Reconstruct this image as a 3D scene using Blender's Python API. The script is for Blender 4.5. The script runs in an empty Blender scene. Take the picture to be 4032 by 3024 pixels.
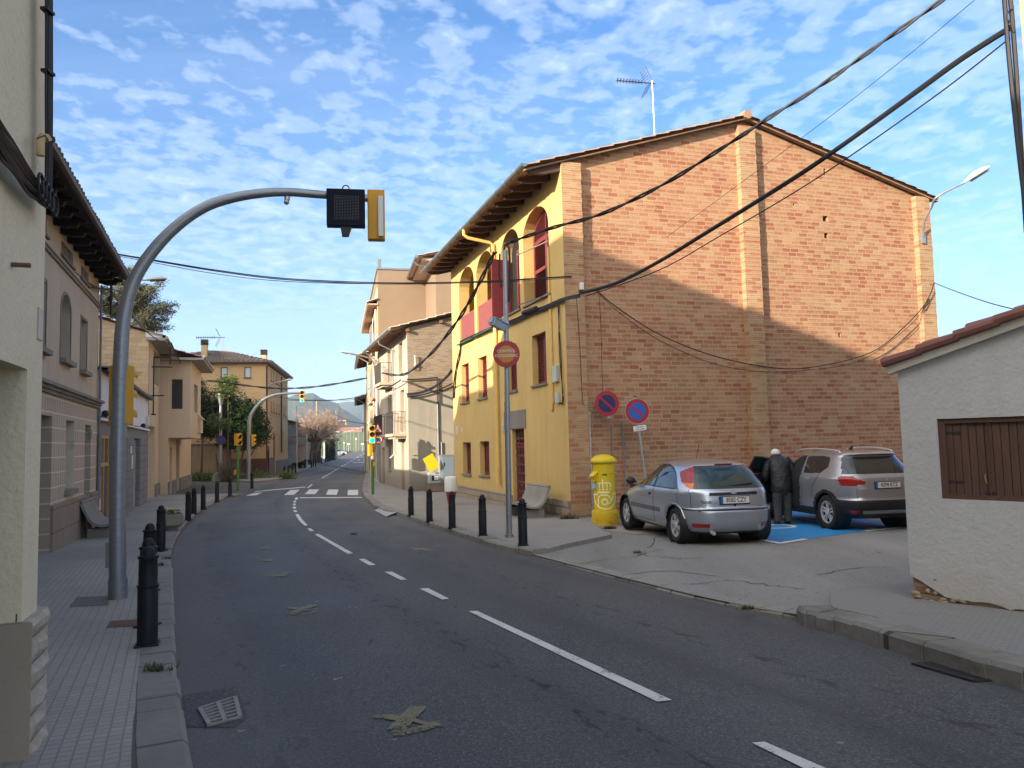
import bpy, bmesh, math, random
from mathutils import Vector, Matrix, noise
from mathutils.geometry import tessellate_polygon
SC = bpy.context.scene
COL = SC.collection
RND = random.Random(7)
R = math.radians
V = Vector

# ------------------------------------------------------------------ camera
FPX, CX, CY = 3030.0, 2016.0, 1512.0
_p, _r = R(4.3), .0235
_R0 = V((1, 0, 0)); FW = V((0, math.cos(_p), math.sin(_p))); _U0 = V((0, -math.sin(_p), math.cos(_p)))
RT = math.cos(_r)*_R0 - math.sin(_r)*_U0
UP = math.cos(_r)*_U0 + math.sin(_r)*_R0
EYE = V((0, 0, 1.44))
cam = bpy.data.cameras.new('camera'); camo = bpy.data.objects.new('camera', cam); COL.objects.link(camo)
cam.sensor_width = 36; cam.lens = 36*FPX/4032; cam.clip_start = .1; cam.clip_end = 12000
m3 = Matrix((RT, UP, -FW)).transposed()
camo.matrix_world = Matrix.Translation(EYE) @ m3.to_4x4()
SC.camera = camo
# ------------------------------------------------------------------ light
SUN_H = V((-.714, -.704)).normalized(); SUN_E = R(16.0)
sd = bpy.data.lights.new('sun', 'SUN'); sd.energy = 3.3; sd.angle = R(.55); sd.color = (1, .85, .68)
so = bpy.data.objects.new('sun', sd); COL.objects.link(so)
S3 = V((SUN_H.x*math.cos(SUN_E), SUN_H.y*math.cos(SUN_E), math.sin(SUN_E)))
so.rotation_euler = S3.to_track_quat('Z', 'Y').to_euler(); so.location = S3*60
SC.view_settings.view_transform = 'Standard'; SC.view_settings.look = 'None'; SC.view_settings.gamma = 1
SC.view_settings.use_curve_mapping = False
SC.view_settings.exposure = 1.74
try:
    SC.cycles.max_bounces = 6; SC.cycles.diffuse_bounces = 3; SC.cycles.glossy_bounces = 3; SC.cycles.transparent_max_bounces = 8
    SC.cycles.volume_bounces = 0; SC.cycles.caustics_reflective = False; SC.cycles.caustics_refractive = False
    SC.cycles.use_denoising = True
except Exception: pass

class NT:
    """small node helper"""
    def __init__(s, tree): s.t = tree; s.t.nodes.clear()
    def n(s, kind, ins=None, **kw):
        nd = s.t.nodes.new(kind)
        for k, v in kw.items(): setattr(nd, k, v)
        for k, v in (ins or {}).items():
            if isinstance(v, bpy.types.NodeSocket): s.t.links.new(v, nd.inputs[k])
            else: nd.inputs[k].default_value = v
        return nd
    def math(s, op, a, b=0.0, c=None, clamp=False):
        nd = s.t.nodes.new('ShaderNodeMath'); nd.operation = op; nd.use_clamp = clamp
        for i, v in enumerate((a, b, c)):
            if v is None: continue
            if isinstance(v, bpy.types.NodeSocket): s.t.links.new(v, nd.inputs[i])
            else: nd.inputs[i].default_value = v
        return nd.outputs[0]
    def mix(s, fac, a, b, mode='MIX'):
        nd = s.t.nodes.new('ShaderNodeMix'); nd.data_type = 'RGBA'; nd.blend_type = mode
        for i, v in ((0, fac), (6, a), (7, b)):
            if isinstance(v, bpy.types.NodeSocket): s.t.links.new(v, nd.inputs[i])
            else: nd.inputs[i].default_value = v if i == 0 else ((*v, 1) if len(v) == 3 else v)
        return nd.outputs[2]
    def ramp(s, fac, stops, interp='LINEAR'):
        nd = s.t.nodes.new('ShaderNodeValToRGB'); nd.color_ramp.interpolation = interp
        e = nd.color_ramp.elements
        while len(e) < len(stops): e.new(.5)
        for el, (p, c) in zip(e, stops):
            el.position = p; el.color = (c, c, c, 1) if isinstance(c, (int, float)) else (*c, 1)
        s.t.links.new(fac, nd.inputs[0]); return nd.outputs[0]
    def noise(s, vec, scale, detail=3, rough=.55, dist=0):
        return s.n('ShaderNodeTexNoise', {'Vector': vec, 'Scale': scale, 'Detail': detail, 'Roughness': rough, 'Distortion': dist}).outputs[0]
    def mapping(s, vec, loc=(0, 0, 0), rot=(0, 0, 0), scale=(1, 1, 1)):
        return s.n('ShaderNodeMapping', {'Vector': vec, 'Location': loc, 'Rotation': rot, 'Scale': scale}).outputs[0]

# ------------------------------------------------------------------ world: sky with a field of small altocumulus
w = bpy.data.worlds.new('World'); SC.world = w; w.use_nodes = True
nt = NT(w.node_tree)
sky = nt.n('ShaderNodeTexSky', sky_type='NISHITA', sun_disc=False, sun_elevation=SUN_E, sun_rotation=math.atan2(SUN_H.x, SUN_H.y), air_density=1.0, dust_density=.35, ozone_density=1.6)
tc = nt.n('ShaderNodeTexCoord').outputs['Generated']
sep = nt.n('ShaderNodeSeparateXYZ', {0: tc})
zz = nt.math('MAXIMUM', sep.outputs[2], .0)
zd = nt.math('ADD', zz, .055)
cv = nt.n('ShaderNodeCombineXYZ', {0: nt.math('DIVIDE', sep.outputs[0], zd), 1: nt.math('DIVIDE', sep.outputs[1], zd), 2: 0.0}).outputs[0]
cv2 = nt.mapping(cv, rot=(0, 0, R(-14)), scale=(1.0, .92, 1))
big = nt.noise(nt.mapping(cv, loc=(3.1, 1.7, 0)), .55, 3, .5)
mid = nt.noise(cv2, 9.5, 3, .55, .25)
fin = nt.noise(cv2, 26.0, 3, .6, .25)
dens = nt.math('ADD', nt.math('MULTIPLY', mid, .74), nt.math('MULTIPLY', fin, .26))
dens = nt.math('ADD', dens, nt.math('MULTIPLY', nt.math('SUBTRACT', big, .5), .55))
cl = nt.ramp(dens, [(0, 0), (.43, 0), (.57, .40), (.74, .82), (1, .97)], 'EASE')
wisp = nt.noise(nt.mapping(cv, rot=(0, 0, R(24)), scale=(.35, 1.6, 1)), 1.3, 4, .6, .6)
wl = nt.math('MULTIPLY', nt.ramp(wisp, [(0, 0), (.45, 0), (.75, .55), (1, .7)]), nt.ramp(zz, [(0, .9), (.25, .5), (.5, .25), (1, .2)]))
cl = nt.math('MAXIMUM', cl, wl)
cl = nt.math('MULTIPLY', cl, nt.ramp(zz, [(0, .0), (.07, .15), (.22, .72), (1, .92)]))
skc = nt.mix(1.0, sky.outputs[0], (.22, .415, .62), 'MULTIPLY')
hz = nt.ramp(zz, [(0, .85), (.07, .66), (.18, .34), (.34, .08), (.5, 0)])
skc = nt.mix(hz, skc, (1.75, 2.15, 2.7))
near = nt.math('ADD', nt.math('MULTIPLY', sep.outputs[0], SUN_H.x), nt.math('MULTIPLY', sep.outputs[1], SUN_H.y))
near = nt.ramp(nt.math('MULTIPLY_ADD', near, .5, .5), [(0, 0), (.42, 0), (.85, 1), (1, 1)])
clc = nt.mix(near, (2.05, 2.45, 3.0), (12.2, 11.5, 9.9))  # bright warm bank added to the unseen sunward sky as fill light
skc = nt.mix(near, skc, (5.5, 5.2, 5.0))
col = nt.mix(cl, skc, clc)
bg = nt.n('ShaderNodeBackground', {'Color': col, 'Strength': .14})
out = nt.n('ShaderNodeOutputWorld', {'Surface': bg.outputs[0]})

# ------------------------------------------------------------------ authoring helpers: where a sight line meets the ground or a wall
KN = [(-60, -.09), (0, -.09), (6.3, -.243), (13.05, -.423), (21.15, -.612), (33.3, -.702), (6000, -.702)]
def zr(y):
    for (a, za), (b, zb) in zip(KN, KN[1:]):
        if y <= b: return za + (zb-za)*max(0, (y-a))/(b-a)
    return KN[-1][1]
def ray(x, y): return FW + (x-CX)/FPX*RT - (y-CY)/FPX*UP
def G(x, y, dz=0.0):
    d = ray(x, y); z = -.4
    for _ in range(60):
        t = (z+dz-EYE.z)/d.z; q = EYE + t*d; z = zr(q.y)
    return q
s_ = 4032/2212
def D(x, y, dz=0.0): return G(x*s_, y*s_, dz)
def onplane(x, y, p0, n):
    d = ray(x, y); return EYE + d*((V(p0)-EYE).dot(n)/d.dot(n))
def atdist(x, y, Y):
    d = ray(x, y); return EYE + d*(Y/d.y)

# ------------------------------------------------------------------ mesh helpers
class MB:
    def __init__(s): s.v = []; s.f = []; s.m = []
    def add(s, vs, fs, mi=0):
        o = len(s.v); s.v += [tuple(p) for p in vs]; s.f += [tuple(i+o for i in f) for f in fs]; s.m += [mi]*len(fs); return s
    def hexa(s, p, mi=0):
        return s.add(p, [(0, 3, 2, 1), (4, 5, 6, 7), (0, 1, 5, 4), (1, 2, 6, 5), (2, 3, 7, 6), (3, 0, 4, 7)], mi)
    def box(s, x0, x1, y0, y1, z0, z1, mi=0, M=None):
        p = [V(q) for q in ((x0, y0, z0), (x1, y0, z0), (x1, y1, z0), (x0, y1, z0), (x0, y0, z1), (x1, y0, z1), (x1, y1, z1), (x0, y1, z1))]
        if M: p = [M @ q for q in p]
        return s.hexa(p, mi)
    def bar(s, a, b, wx, wz, mi=0, up=(0, 0, 1)):
        a = V(a); b = V(b); d = (b-a).normalized(); side = d.cross(V(up))
        if side.length < 1e-4: side = d.cross(V((1, 0, 0)))
        side.normalize(); u = side.cross(d); h = side*wx/2; k = u*wz/2
        return s.hexa([a-h-k, a+h-k, b+h-k, b-h-k, a-h+k, a+h+k, b+h+k, b-h+k], mi)
    def tube(s, pts, r, n=8, mi=0, cap=True):
        pts = [V(p) for p in pts]; rs = r if isinstance(r, (list, tuple)) else [r]*len(pts)
        vs = []; prev = None
        for i, p in enumerate(pts):
            d = (pts[min(i+1, len(pts)-1)]-pts[max(i-1, 0)])
            d = d.normalized() if d.length > 1e-9 else V((0, 0, 1))
            if prev is None:
                a = d.cross(V((0, 0, 1)));
                if a.length < .05: a = d.cross(V((1, 0, 0)))
            else:
                a = prev - d*prev.dot(d)
                if a.length < 1e-6: a = d.orthogonal()
            a.normalize(); prev = a; b = d.cross(a)
            vs += [p + (a*math.cos(2*math.pi*k/n) + b*math.sin(2*math.pi*k/n))*rs[i] for k in range(n)]
        fs = [(i*n+k, i*n+(k+1) % n, (i+1)*n+(k+1) % n, (i+1)*n+k) for i in range(len(pts)-1) for k in range(n)]
        if cap: fs += [tuple(range(n-1, -1, -1)), tuple((len(pts)-1)*n+k for k in range(n))]
        return s.add(vs, fs, mi)
    def lathe(s, prof, n=20, mi=0, o=(0, 0, 0), axis='Z', sx=1, sy=1):
        vs = []
        for (r, z) in prof:
            for k in range(n):
                a = 2*math.pi*k/n; c, d = r*math.cos(a)*sx, r*math.sin(a)*sy
                q = (c, d, z) if axis == 'Z' else ((c, z, d) if axis == 'Y' else (z, c, d))
                vs.append((q[0]+o[0], q[1]+o[1], q[2]+o[2]))
        L = len(prof)
        fs = [(i*n+k, i*n+(k+1) % n, (i+1)*n+(k+1) % n, (i+1)*n+k) for i in range(L-1) for k in range(n)]
        fs += [tuple(range(n-1, -1, -1)), tuple((L-1)*n+k for k in range(n))]
        return s.add(vs, fs, mi)
    def prism(s, poly, fn, d0, d1, mi=0):
        n = len(poly)
        vs = [fn(u, z, d0) for u, z in poly] + [fn(u, z, d1) for u, z in poly]
        tri = [t for t in tessellate_polygon([[V((u, z, 0)) for u, z in poly]])]
        fs = [tuple(t) for t in tri] + [tuple(i+n for i in t) for t in tri] + [(i, (i+1) % n, n+(i+1) % n, n+i) for i in range(n)]
        return s.add(vs, fs, mi)
    def wall(s, outer, holes, fn, depth, mi=0):
        """a wall face with openings and their reveals; fn(u, z, d) places a point d behind the face"""
        loops = [outer]+[h for h in holes]
        flat = [q for l in loops for q in l]
        tri = tessellate_polygon([[V((u, z, 0)) for u, z in l] for l in loops])
        s.add([fn(u, z, 0) for u, z in flat], [tuple(t) for t in tri], mi)
        for h in holes:
            n = len(h)
            s.add([fn(u, z, 0) for u, z in h]+[fn(u, z, depth) for u, z in h], [(i, (i+1) % n, n+(i+1) % n, n+i) for i in range(n)], mi)
        return s
    def ball(s, c, rx, ry=None, rz=None, n=10, m=7, mi=0):
        ry = ry or rx; rz = rz or rx
        pr = [(math.sin(math.pi*i/m), -math.cos(math.pi*i/m)) for i in range(m+1)]
        pr[0] = (.02, -1); pr[-1] = (.02, 1)
        vs = [(c[0]+rx*r*math.cos(2*math.pi*k/n), c[1]+ry*r*math.sin(2*math.pi*k/n), c[2]+rz*z) for r, z in pr for k in range(n)]
        fs = [(i*n+k, i*n+(k+1) % n, (i+1)*n+(k+1) % n, (i+1)*n+k) for i in range(m) for k in range(n)]
        return s.add(vs, fs, mi)
    def mesh(s, name, mats, smooth=False):
        me = bpy.data.meshes.new(name); me.from_pydata(s.v, [], s.f); me.validate()
        for m in (mats if isinstance(mats, (list, tuple)) else [mats]): me.materials.append(m)
        if len(me.polygons) == len(s.m): me.polygons.foreach_set('material_index', s.m)
        bm = bmesh.new(); bm.from_mesh(me); bmesh.ops.recalc_face_normals(bm, faces=bm.faces); bm.to_mesh(me); bm.free()
        if smooth:
            me.polygons.foreach_set('use_smooth', [True]*len(me.polygons))
            try: me.set_sharp_from_angle(angle=R(38))
            except Exception: pass
        me.update(); return me
    def build(s, name, mats, parent=None, smooth=False, bevel=0, loc=None):
        o = bpy.data.objects.new(name, s.mesh(name, mats, smooth)); COL.objects.link(o)
        if parent: o.parent = parent
        if loc is not None: o.location = loc
        if bevel:
            b = o.modifiers.new('bevel', 'BEVEL'); b.width = bevel; b.segments = 2; b.limit_method = 'ANGLE'; b.angle_limit = R(40)
        return o
def tag(o, label=None, cat=None, group=None, kind=None):
    if label: o['label'] = label
    if cat: o['category'] = cat
    if group: o['group'] = group
    if kind: o['kind'] = kind
    return o
def thing(name, label, cat, loc=(0, 0, 0), rz=0.0, group=None):
    o = bpy.data.objects.new(name, None); COL.objects.link(o); o.location = loc; o.rotation_euler = (0, 0, rz); o.empty_display_size = .2
    return tag(o, label, cat, group)
def struct(o): return tag(o, kind='structure')
def kids(o): return [c for c in COL.objects if c.parent == o]
def dup(root, loc, rz=0.0, label=None, scale=None):
    r = root.copy(); COL.objects.link(r); r.location = loc; r.rotation_euler = (0, 0, rz)
    if label: r['label'] = label
    if scale: r.scale = (scale,)*3
    for ch in kids(root):
        c = ch.copy(); COL.objects.link(c); c.parent = r
        for g in kids(ch):
            d = g.copy(); COL.objects.link(d); d.parent = c
    return r
def text_mb(txt, size, mat, name, parent=None, extrude=.002, align='CENTER', M=None, bold=0.0, sx=1.0):
    cu = bpy.data.curves.new(name, 'FONT'); cu.body = txt; cu.size = size; cu.align_x = align; cu.align_y = 'CENTER'; cu.extrude = extrude; cu.offset = bold; cu.resolution_u = 3
    tmp = bpy.data.objects.new('tmp_text', cu); COL.objects.link(tmp)
    dg = bpy.context.evaluated_depsgraph_get()
    me = bpy.data.meshes.new_from_object(tmp.evaluated_get(dg)); bpy.data.objects.remove(tmp); bpy.data.curves.remove(cu)
    me.transform(Matrix.Diagonal((sx, 1, 1, 1)))
    if M: me.transform(M)
    me.materials.clear(); me.materials.append(mat); me.name = name
    o = bpy.data.objects.new(name, me); COL.objects.link(o)
    if parent: o.parent = parent
    return o
def arc(cx, cz, r, a0, a1, n, rz=None): return [(cx+r*math.cos(R(a0+(a1-a0)*i/n)), cz+(rz or r)*math.sin(R(a0+(a1-a0)*i/n))) for i in range(n+1)]
def rect(u0, u1, z0, z1): return [(u0, z0), (u1, z0), (u1, z1), (u0, z1)]
def sag(a, b, drop, n=16):
    a = V(a); b = V(b); return [a.lerp(b, i/n) - V((0, 0, drop*4*(i/n)*(1-i/n))) for i in range(n+1)]

# ------------------------------------------------------------------ materials
MC = {}
def M_(name, fn):
    if name not in MC:
        m = bpy.data.materials.new(name); m.use_nodes = True; t = NT(m.node_tree); fn(t); MC[name] = m
    return MC[name]
def finish(t, color, rough=.8, metal=0.0, bump=None, bstr=.3, bdist=.01, spec=.4, extra=None):
    ins = {'Base Color': color if isinstance(color, bpy.types.NodeSocket) else (*color, 1), 'Roughness': rough, 'Metallic': metal, 'Specular IOR Level': spec}
    if bump is not None: ins['Normal'] = t.n('ShaderNodeBump', {'Strength': bstr, 'Distance': bdist, 'Height': bump}).outputs[0]
    ins.update(extra or {})
    b = t.n('ShaderNodeBsdfPrincipled', ins); t.n('ShaderNodeOutputMaterial', {'Surface': b.outputs[0]}); return b
def plain(name, c, rough=.5, metal=0.0, var=.12, scale=6.0, bump=0.0, spec=.4):
    def fn(t):
        co = t.n('ShaderNodeTexCoord').outputs['Object']; n = t.noise(co, scale, 4, .6)
        a = tuple(x*(1-var) for x in c); b = tuple(min(1, x*(1+var)) for x in c)
        finish(t, t.mix(n, a, b), rough, metal, t.noise(co, scale*12, 2) if bump else None, bump, .004, spec)
    return M_(name, fn)
def stucco(name, c, c2=None, dirt=(.25, .2, .15), dirtz=None, rough=.92, grain=55.0, bstr=.45, streak=.25, blot=.8):
    """rendered wall: large blotches, vertical rain streaks, splash dirt near the foot, fine grain"""
    def fn(t):
        co = t.n('ShaderNodeTexCoord').outputs['Object']
        n1 = t.noise(co, blot, 5, .62); st = t.noise(t.mapping(co, scale=(3.2, 3.2, .22)), 1.0, 4, .6); fine = t.noise(co, grain, 3, .6)
        c2_ = c2 or tuple(x*.8 for x in c)
        col = t.mix(t.ramp(n1, [(.3, 0), (.7, 1)]), c2_, c)
        col = t.mix(t.math('MULTIPLY', t.ramp(st, [(.5, 0), (.75, 1)]), streak), col, tuple(x*.6 for x in c2_))
        col = t.mix(t.math('MULTIPLY', t.ramp(fine, [(.35, 1), (.6, 0)]), .12), col, tuple(x*.5 for x in c))
        if dirtz is not None:
            z = t.n('ShaderNodeSeparateXYZ', {0: co}).outputs[2]
            f = t.math('ADD', t.math('MULTIPLY', t.math('SUBTRACT', dirtz, z), 1.4), t.math('MULTIPLY', t.math('SUBTRACT', n1, .5), 1.6), clamp=True)
            col = t.mix(t.math('MULTIPLY', f, .65), col, dirt)
        finish(t, col, rough, 0, t.math('ADD', t.math('MULTIPLY', fine, .5), t.math('MULTIPLY', t.noise(co, 9, 3), .6)), bstr, .012, .25)
    return M_(name, fn)
def brick(name, stops, mortar, bw=.31, bh=.115, ms=.011, axes='xz', groove=True, rough=.9, jit=1.0, bstr=.7, dark=(.12, .07, .05)):
    def fn(t):
        co = t.n('ShaderNodeTexCoord').outputs['Object']; sp = t.n('ShaderNodeSeparateXYZ', {0: co})
        ix = {'x': 0, 'y': 1, 'z': 2}
        u = sp.outputs[ix[axes[0]]]; z = sp.outputs[ix[axes[1]]]
        wob = t.math('MULTIPLY', t.math('SUBTRACT', t.noise(co, 3.0, 2), .5), .022*jit)
        zz = t.math('ADD', z, wob); row = t.math('FLOOR', t.math('DIVIDE', zz, bh))
        rn = t.n('ShaderNodeTexWhiteNoise', {'W': row}, noise_dimensions='1D').outputs[0]
        uu = t.math('ADD', t.math('ADD', u, t.math('MULTIPLY', rn, bw*.45*jit)), wob)
        vec = t.n('ShaderNodeCombineXYZ', {0: uu, 1: zz, 2: 0.0}).outputs[0]
        b = t.n('ShaderNodeTexBrick', {'Vector': vec, 'Color1': (0, 0, 0, 1), 'Color2': (1, 1, 1, 1), 'Mortar': (.5, .5, .5, 1), 'Scale': 1.0, 'Mortar Size': ms, 'Mortar Smooth': .25, 'Bias': 0.0, 'Brick Width': bw, 'Row Height': bh})
        b.offset = .5
        n1 = t.noise(co, 1.1, 4); n2 = t.noise(co, 42, 3)
        val = t.math('ADD', b.outputs['Color'], t.math('MULTIPLY', t.math('SUBTRACT', n1, .5), .45))
        col = t.ramp(val, stops)
        col = t.mix(t.math('MULTIPLY', t.ramp(n2, [(.38, 1), (.62, 0)]), .22), col, dark)
        h = t.math('MULTIPLY', n2, .25)
        if groove:
            fr = t.math('FRACT', t.math('DIVIDE', zz, bh))
            g = t.ramp(t.math('ABSOLUTE', t.math('SUBTRACT', fr, .5)), [(0, 0), (.055, 0), (.11, 1), (1, 1)])
            gn = t.math('MULTIPLY', t.math('SUBTRACT', 1.0, g), t.ramp(t.noise(vec, 1.9, 2), [(.35, .12), (.65, .5)]))
            col = t.mix(gn, col, tuple(x*.33 for x in stops[0][1])); h = t.math('SUBTRACT', h, t.math('MULTIPLY', gn, .7))
        fac = b.outputs['Fac']
        stn = t.noise(t.mapping(co, scale=(1.0, 1.0, .35)), .55, 5, .65)
        col = t.mix(t.math('MULTIPLY', t.ramp(stn, [(.48, 0), (.72, 1)]), .30), col, tuple(x*.45 for x in mortar))
        col = t.mix(t.math('MULTIPLY', t.ramp(t.noise(co, 1.9, 5, .7), [(.62, 0), (.68, 1)]), .35), col, mortar)
        col = t.mix(t.math('MULTIPLY', fac, .85), col, mortar)
        h = t.math('SUBTRACT', h, fac)
        finish(t, col, rough, 0, h, bstr, .015, .2)
    return M_(name, fn)
def blocks(name, c1, c2, mortar, bw, bh, ms=.012, axes='xz', rot=None, offset=.5, rough=.85, bstr=.6, var=.2, grain=20.0, bdist=.012, dirt=0.0, dirtc=(.1, .09, .08), mfac=.85):
    """coursed stone, paving tiles"""
    def fn(t):
        co = t.n('ShaderNodeTexCoord').outputs['Object']
        if rot: co = t.mapping(co, rot=(0, 0, rot))
        sp = t.n('ShaderNodeSeparateXYZ', {0: co}); ix = {'x': 0, 'y': 1, 'z': 2}
        wob = t.math('MULTIPLY', t.math('SUBTRACT', t.noise(co, 2.0, 2), .5), ms*1.6)
        vec = t.n('ShaderNodeCombineXYZ', {0: t.math('ADD', sp.outputs[ix[axes[0]]], wob), 1: t.math('ADD', sp.outputs[ix[axes[1]]], wob), 2: 0.0}).outputs[0]
        b = t.n('ShaderNodeTexBrick', {'Vector': vec, 'Color1': (0, 0, 0, 1), 'Color2': (1, 1, 1, 1), 'Mortar': (.5, .5, .5, 1), 'Scale': 1.0, 'Mortar Size': ms, 'Mortar Smooth': .4, 'Bias': 0.0, 'Brick Width': bw, 'Row Height': bh})
        b.offset = offset
        n1 = t.noise(co, .9, 4); n2 = t.noise(co, grain, 4, .6)
        col = t.mix(t.math('ADD', t.math('MULTIPLY', b.outputs['Color'], .5), t.math('MULTIPLY', n1, .5)), c1, c2)
        col = t.mix(t.math('MULTIPLY', n2, var), col, tuple(x*.45 for x in c1))
        if dirt: col = t.mix(t.math('MULTIPLY', t.ramp(t.noise(co, .45, 5, .65), [(.42, 0), (.68, 1)]), dirt), col, dirtc)
        col = t.mix(t.math('MULTIPLY', b.outputs['Fac'], mfac), col, mortar)
        finish(t, col, rough, 0, t.math('SUBTRACT', t.math('MULTIPLY', n2, .6), b.outputs['Fac']), bstr, bdist, .3)
    return M_(name, fn)
def glassy(name, c, rough=.05, spec=.6):
    def fn(t): finish(t, c, rough, 0, None, spec=spec)
    return M_(name, fn)
def emit(name, c, s):
    def fn(t):
        e = t.n('ShaderNodeEmission', {'Color': (*c, 1), 'Strength': s}); t.n('ShaderNodeOutputMaterial', {'Surface': e.outputs[0]})
    return M_(name, fn)
def foliage(name, c, c2, scale=2.5, rough=.6):
    def fn(t):
        co = t.n('ShaderNodeTexCoord').outputs['Object']; g = t.n('ShaderNodeNewGeometry')
        f = t.math('ADD', t.math('MULTIPLY', t.noise(co, scale, 3), .6), t.math('MULTIPLY', g.outputs['Random Per Island'], .55))
        b = finish(t, t.ramp(f, [(.25, c), (.85, c2)]), rough, 0, None, spec=.25)
    return M_(name, fn)
# ================================================================== GROUND, ROAD, PAVEMENTS
def sheet(name, poly, off, mats, zfn=zr, thick=None):
    """a flat polygon cut along the folds of the terrain and laid on it"""
    bm = bmesh.new(); vs = [bm.verts.new((p[0], p[1], 0)) for p in poly]
    bm.faces.new(vs); bmesh.ops.triangulate(bm, faces=bm.faces[:])
    for y, _ in KN[1:-1]:
        bmesh.ops.bisect_plane(bm, geom=bm.verts[:]+bm.edges[:]+bm.faces[:], plane_co=(0, y, 0), plane_no=(0, 1, 0))
    for v in bm.verts: v.co.z = zfn(v.co.y)+off
    if off > .1:
        eds = [e for e in bm.edges if e.is_boundary]; r = bmesh.ops.extrude_edge_only(bm, edges=eds)
        for v in [g for g in r['geom'] if isinstance(g, bmesh.types.BMVert)]: v.co.z -= .25
    bmesh.ops.recalc_face_normals(bm, faces=bm.faces)
    if sum(f.normal.z*f.calc_area() for f in bm.faces) < 0: bmesh.ops.reverse_faces(bm, faces=bm.faces[:])
    me = bpy.data.meshes.new(name); bm.to_mesh(me); bm.free(); me.materials.append(mats)
    o = bpy.data.objects.new(name, me); COL.objects.link(o); return struct(o)
def asphalt(t, base=(.041, .046, .052), light=(.080, .084, .085), rotz=R(-25), lanes=False):
    co = t.n('ShaderNodeTexCoord').outputs['Object']
    al = t.mapping(co, rot=(0, 0, rotz), scale=(1.0, .10, 1))
    band = t.noise(al, .9, 3, .5); patch = t.noise(co, .35, 4, .6); gr = t.noise(co, 62, 3, .75); gr2 = t.noise(co, 26, 4, .7)
    f = t.math('ADD', t.math('MULTIPLY', band, .6), t.math('MULTIPLY', patch, .4))
    col = t.mix(t.ramp(f, [(.36, 0), (.66, 1)]), base, light)
    col = t.mix(t.ramp(gr, [(.5, 0), (.70, .8)]), col, (.21, .207, .2))
    col = t.mix(t.ramp(gr2, [(.3, .6), (.48, 0)]), col, (.022, .022, .025))
    if lanes:
        # wear follows the lanes, which run on a circle of 145 m radius through the bend
        sp = t.n('ShaderNodeSeparateXYZ', {0: co}); dx = t.math('SUBTRACT', sp.outputs[0], 131.29); dy = t.math('SUBTRACT', sp.outputs[1], 68.96)
        u = t.math('SUBTRACT', t.math('SQRT', t.math('ADD', t.math('MULTIPLY', dx, dx), t.math('MULTIPLY', dy, dy))), 145.14)
        ar = t.math('MULTIPLY', t.math('ARCTAN2', dy, dx), 145.14)
        lv = t.n('ShaderNodeCombineXYZ', {0: t.math('MULTIPLY', u, 2.2), 1: t.math('MULTIPLY', ar, .16), 2: 0.0}).outputs[0]
        ln = t.noise(lv, 1.0, 4, .6); au = t.math('ADD', t.math('ABSOLUTE', u), t.math('MULTIPLY', t.math('SUBTRACT', ln, .5), .9))
        edge = t.ramp(t.math('DIVIDE', au, 4.0), [(.46, 0), (.64, .40), (.76, .65)])
        col = t.mix(edge, col, (.125, .115, .10))
        wheel = t.ramp(t.math('ABSOLUTE', t.math('SUBTRACT', t.math('ABSOLUTE', t.math('SUBTRACT', t.math('ABSOLUTE', u), 1.35)), .72)), [(0, .5), (.34, 0)])
        col = t.mix(t.math('MULTIPLY', wheel, t.ramp(ln, [(.35, .2), (.65, 1)])), col, (.034, .035, .038))
        pits = t.noise(t.n('ShaderNodeCombineXYZ', {0: t.math('MULTIPLY', u, 9.0), 1: t.math('MULTIPLY', ar, 3.2), 2: 0.0}).outputs[0], 1.0, 3, .65)
        for u0, k in ((.62, 1.0), (-1.15, .7), (2.3, .5)):
            seam_ = t.ramp(t.math('ABSOLUTE', t.math('SUBTRACT', u, u0)), [(0, 1), (.10, .7), (.22, 0)])
            col = t.mix(t.math('MULTIPLY', t.math('MULTIPLY', seam_, k), t.ramp(pits, [(.55, 0), (.62, .95)])), col, (.010, .010, .011))
        col = t.mix(t.ramp(t.noise(co, 7.5, 2, .4), [(.775, 0), (.785, .55)]), col, (.34, .33, .31))
    spots = t.ramp(t.noise(al, 14, 2, .5), [(.70, 0), (.76, .85)])
    col = t.mix(t.math('MULTIPLY', spots, t.ramp(t.noise(co, .8, 2), [(.5, 0), (.6, 1)])), col, (.015, .015, .017))
    finish(t, col, t.ramp(patch, [(.3, .62), (.7, .82)]), 0, t.math('ADD', gr, t.math('MULTIPLY', gr2, .5)), .5, .006, .35)
m_asph = M_('asphalt', lambda t: asphalt(t, lanes=True))
m_lot = M_('worn_lot', lambda t: asphalt(t, (.17, .168, .158), (.29, .283, .265), R(70)))
def earth(t):
    co = t.n('ShaderNodeTexCoord').outputs['Object']
    n = t.noise(co, .03, 5, .6); n2 = t.noise(co, 1.5, 5, .7)
    c = t.ramp(t.math('ADD', t.math('MULTIPLY', n, .7), t.math('MULTIPLY', n2, .3)), [(.38, (.10, .15, .035)), (.52, (.13, .16, .05)), (.62, (.2, .16, .09))])
    finish(t, c, .95, 0, n2, .4, .05)
m_earth = M_('field', earth)
m_pav = blocks('paving_tiles', (.34, .32, .285), (.42, .40, .355), (.23, .215, .19), .072, .072, .007, 'xy', R(-24), 0.0, .85, .5, .3, 30, .006, .5, (.17, .16, .145), .8)
m_pav2 = blocks('paving_tiles_right', (.25, .24, .225), (.31, .295, .27), (.16, .15, .14), .2, .2, .008, 'xy', R(-18), 0.0, .85, .3, .3, 30, .005, .6, (.19, .175, .155), .55)
m_pav3 = blocks('paving_tiles_shed', (.215, .21, .20), (.265, .26, .245), (.13, .125, .12), .1, .05, .006, 'xy', R(38), .5, .85, .3, .3, 30, .004, .5, (.2, .19, .17), .5)
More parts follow.
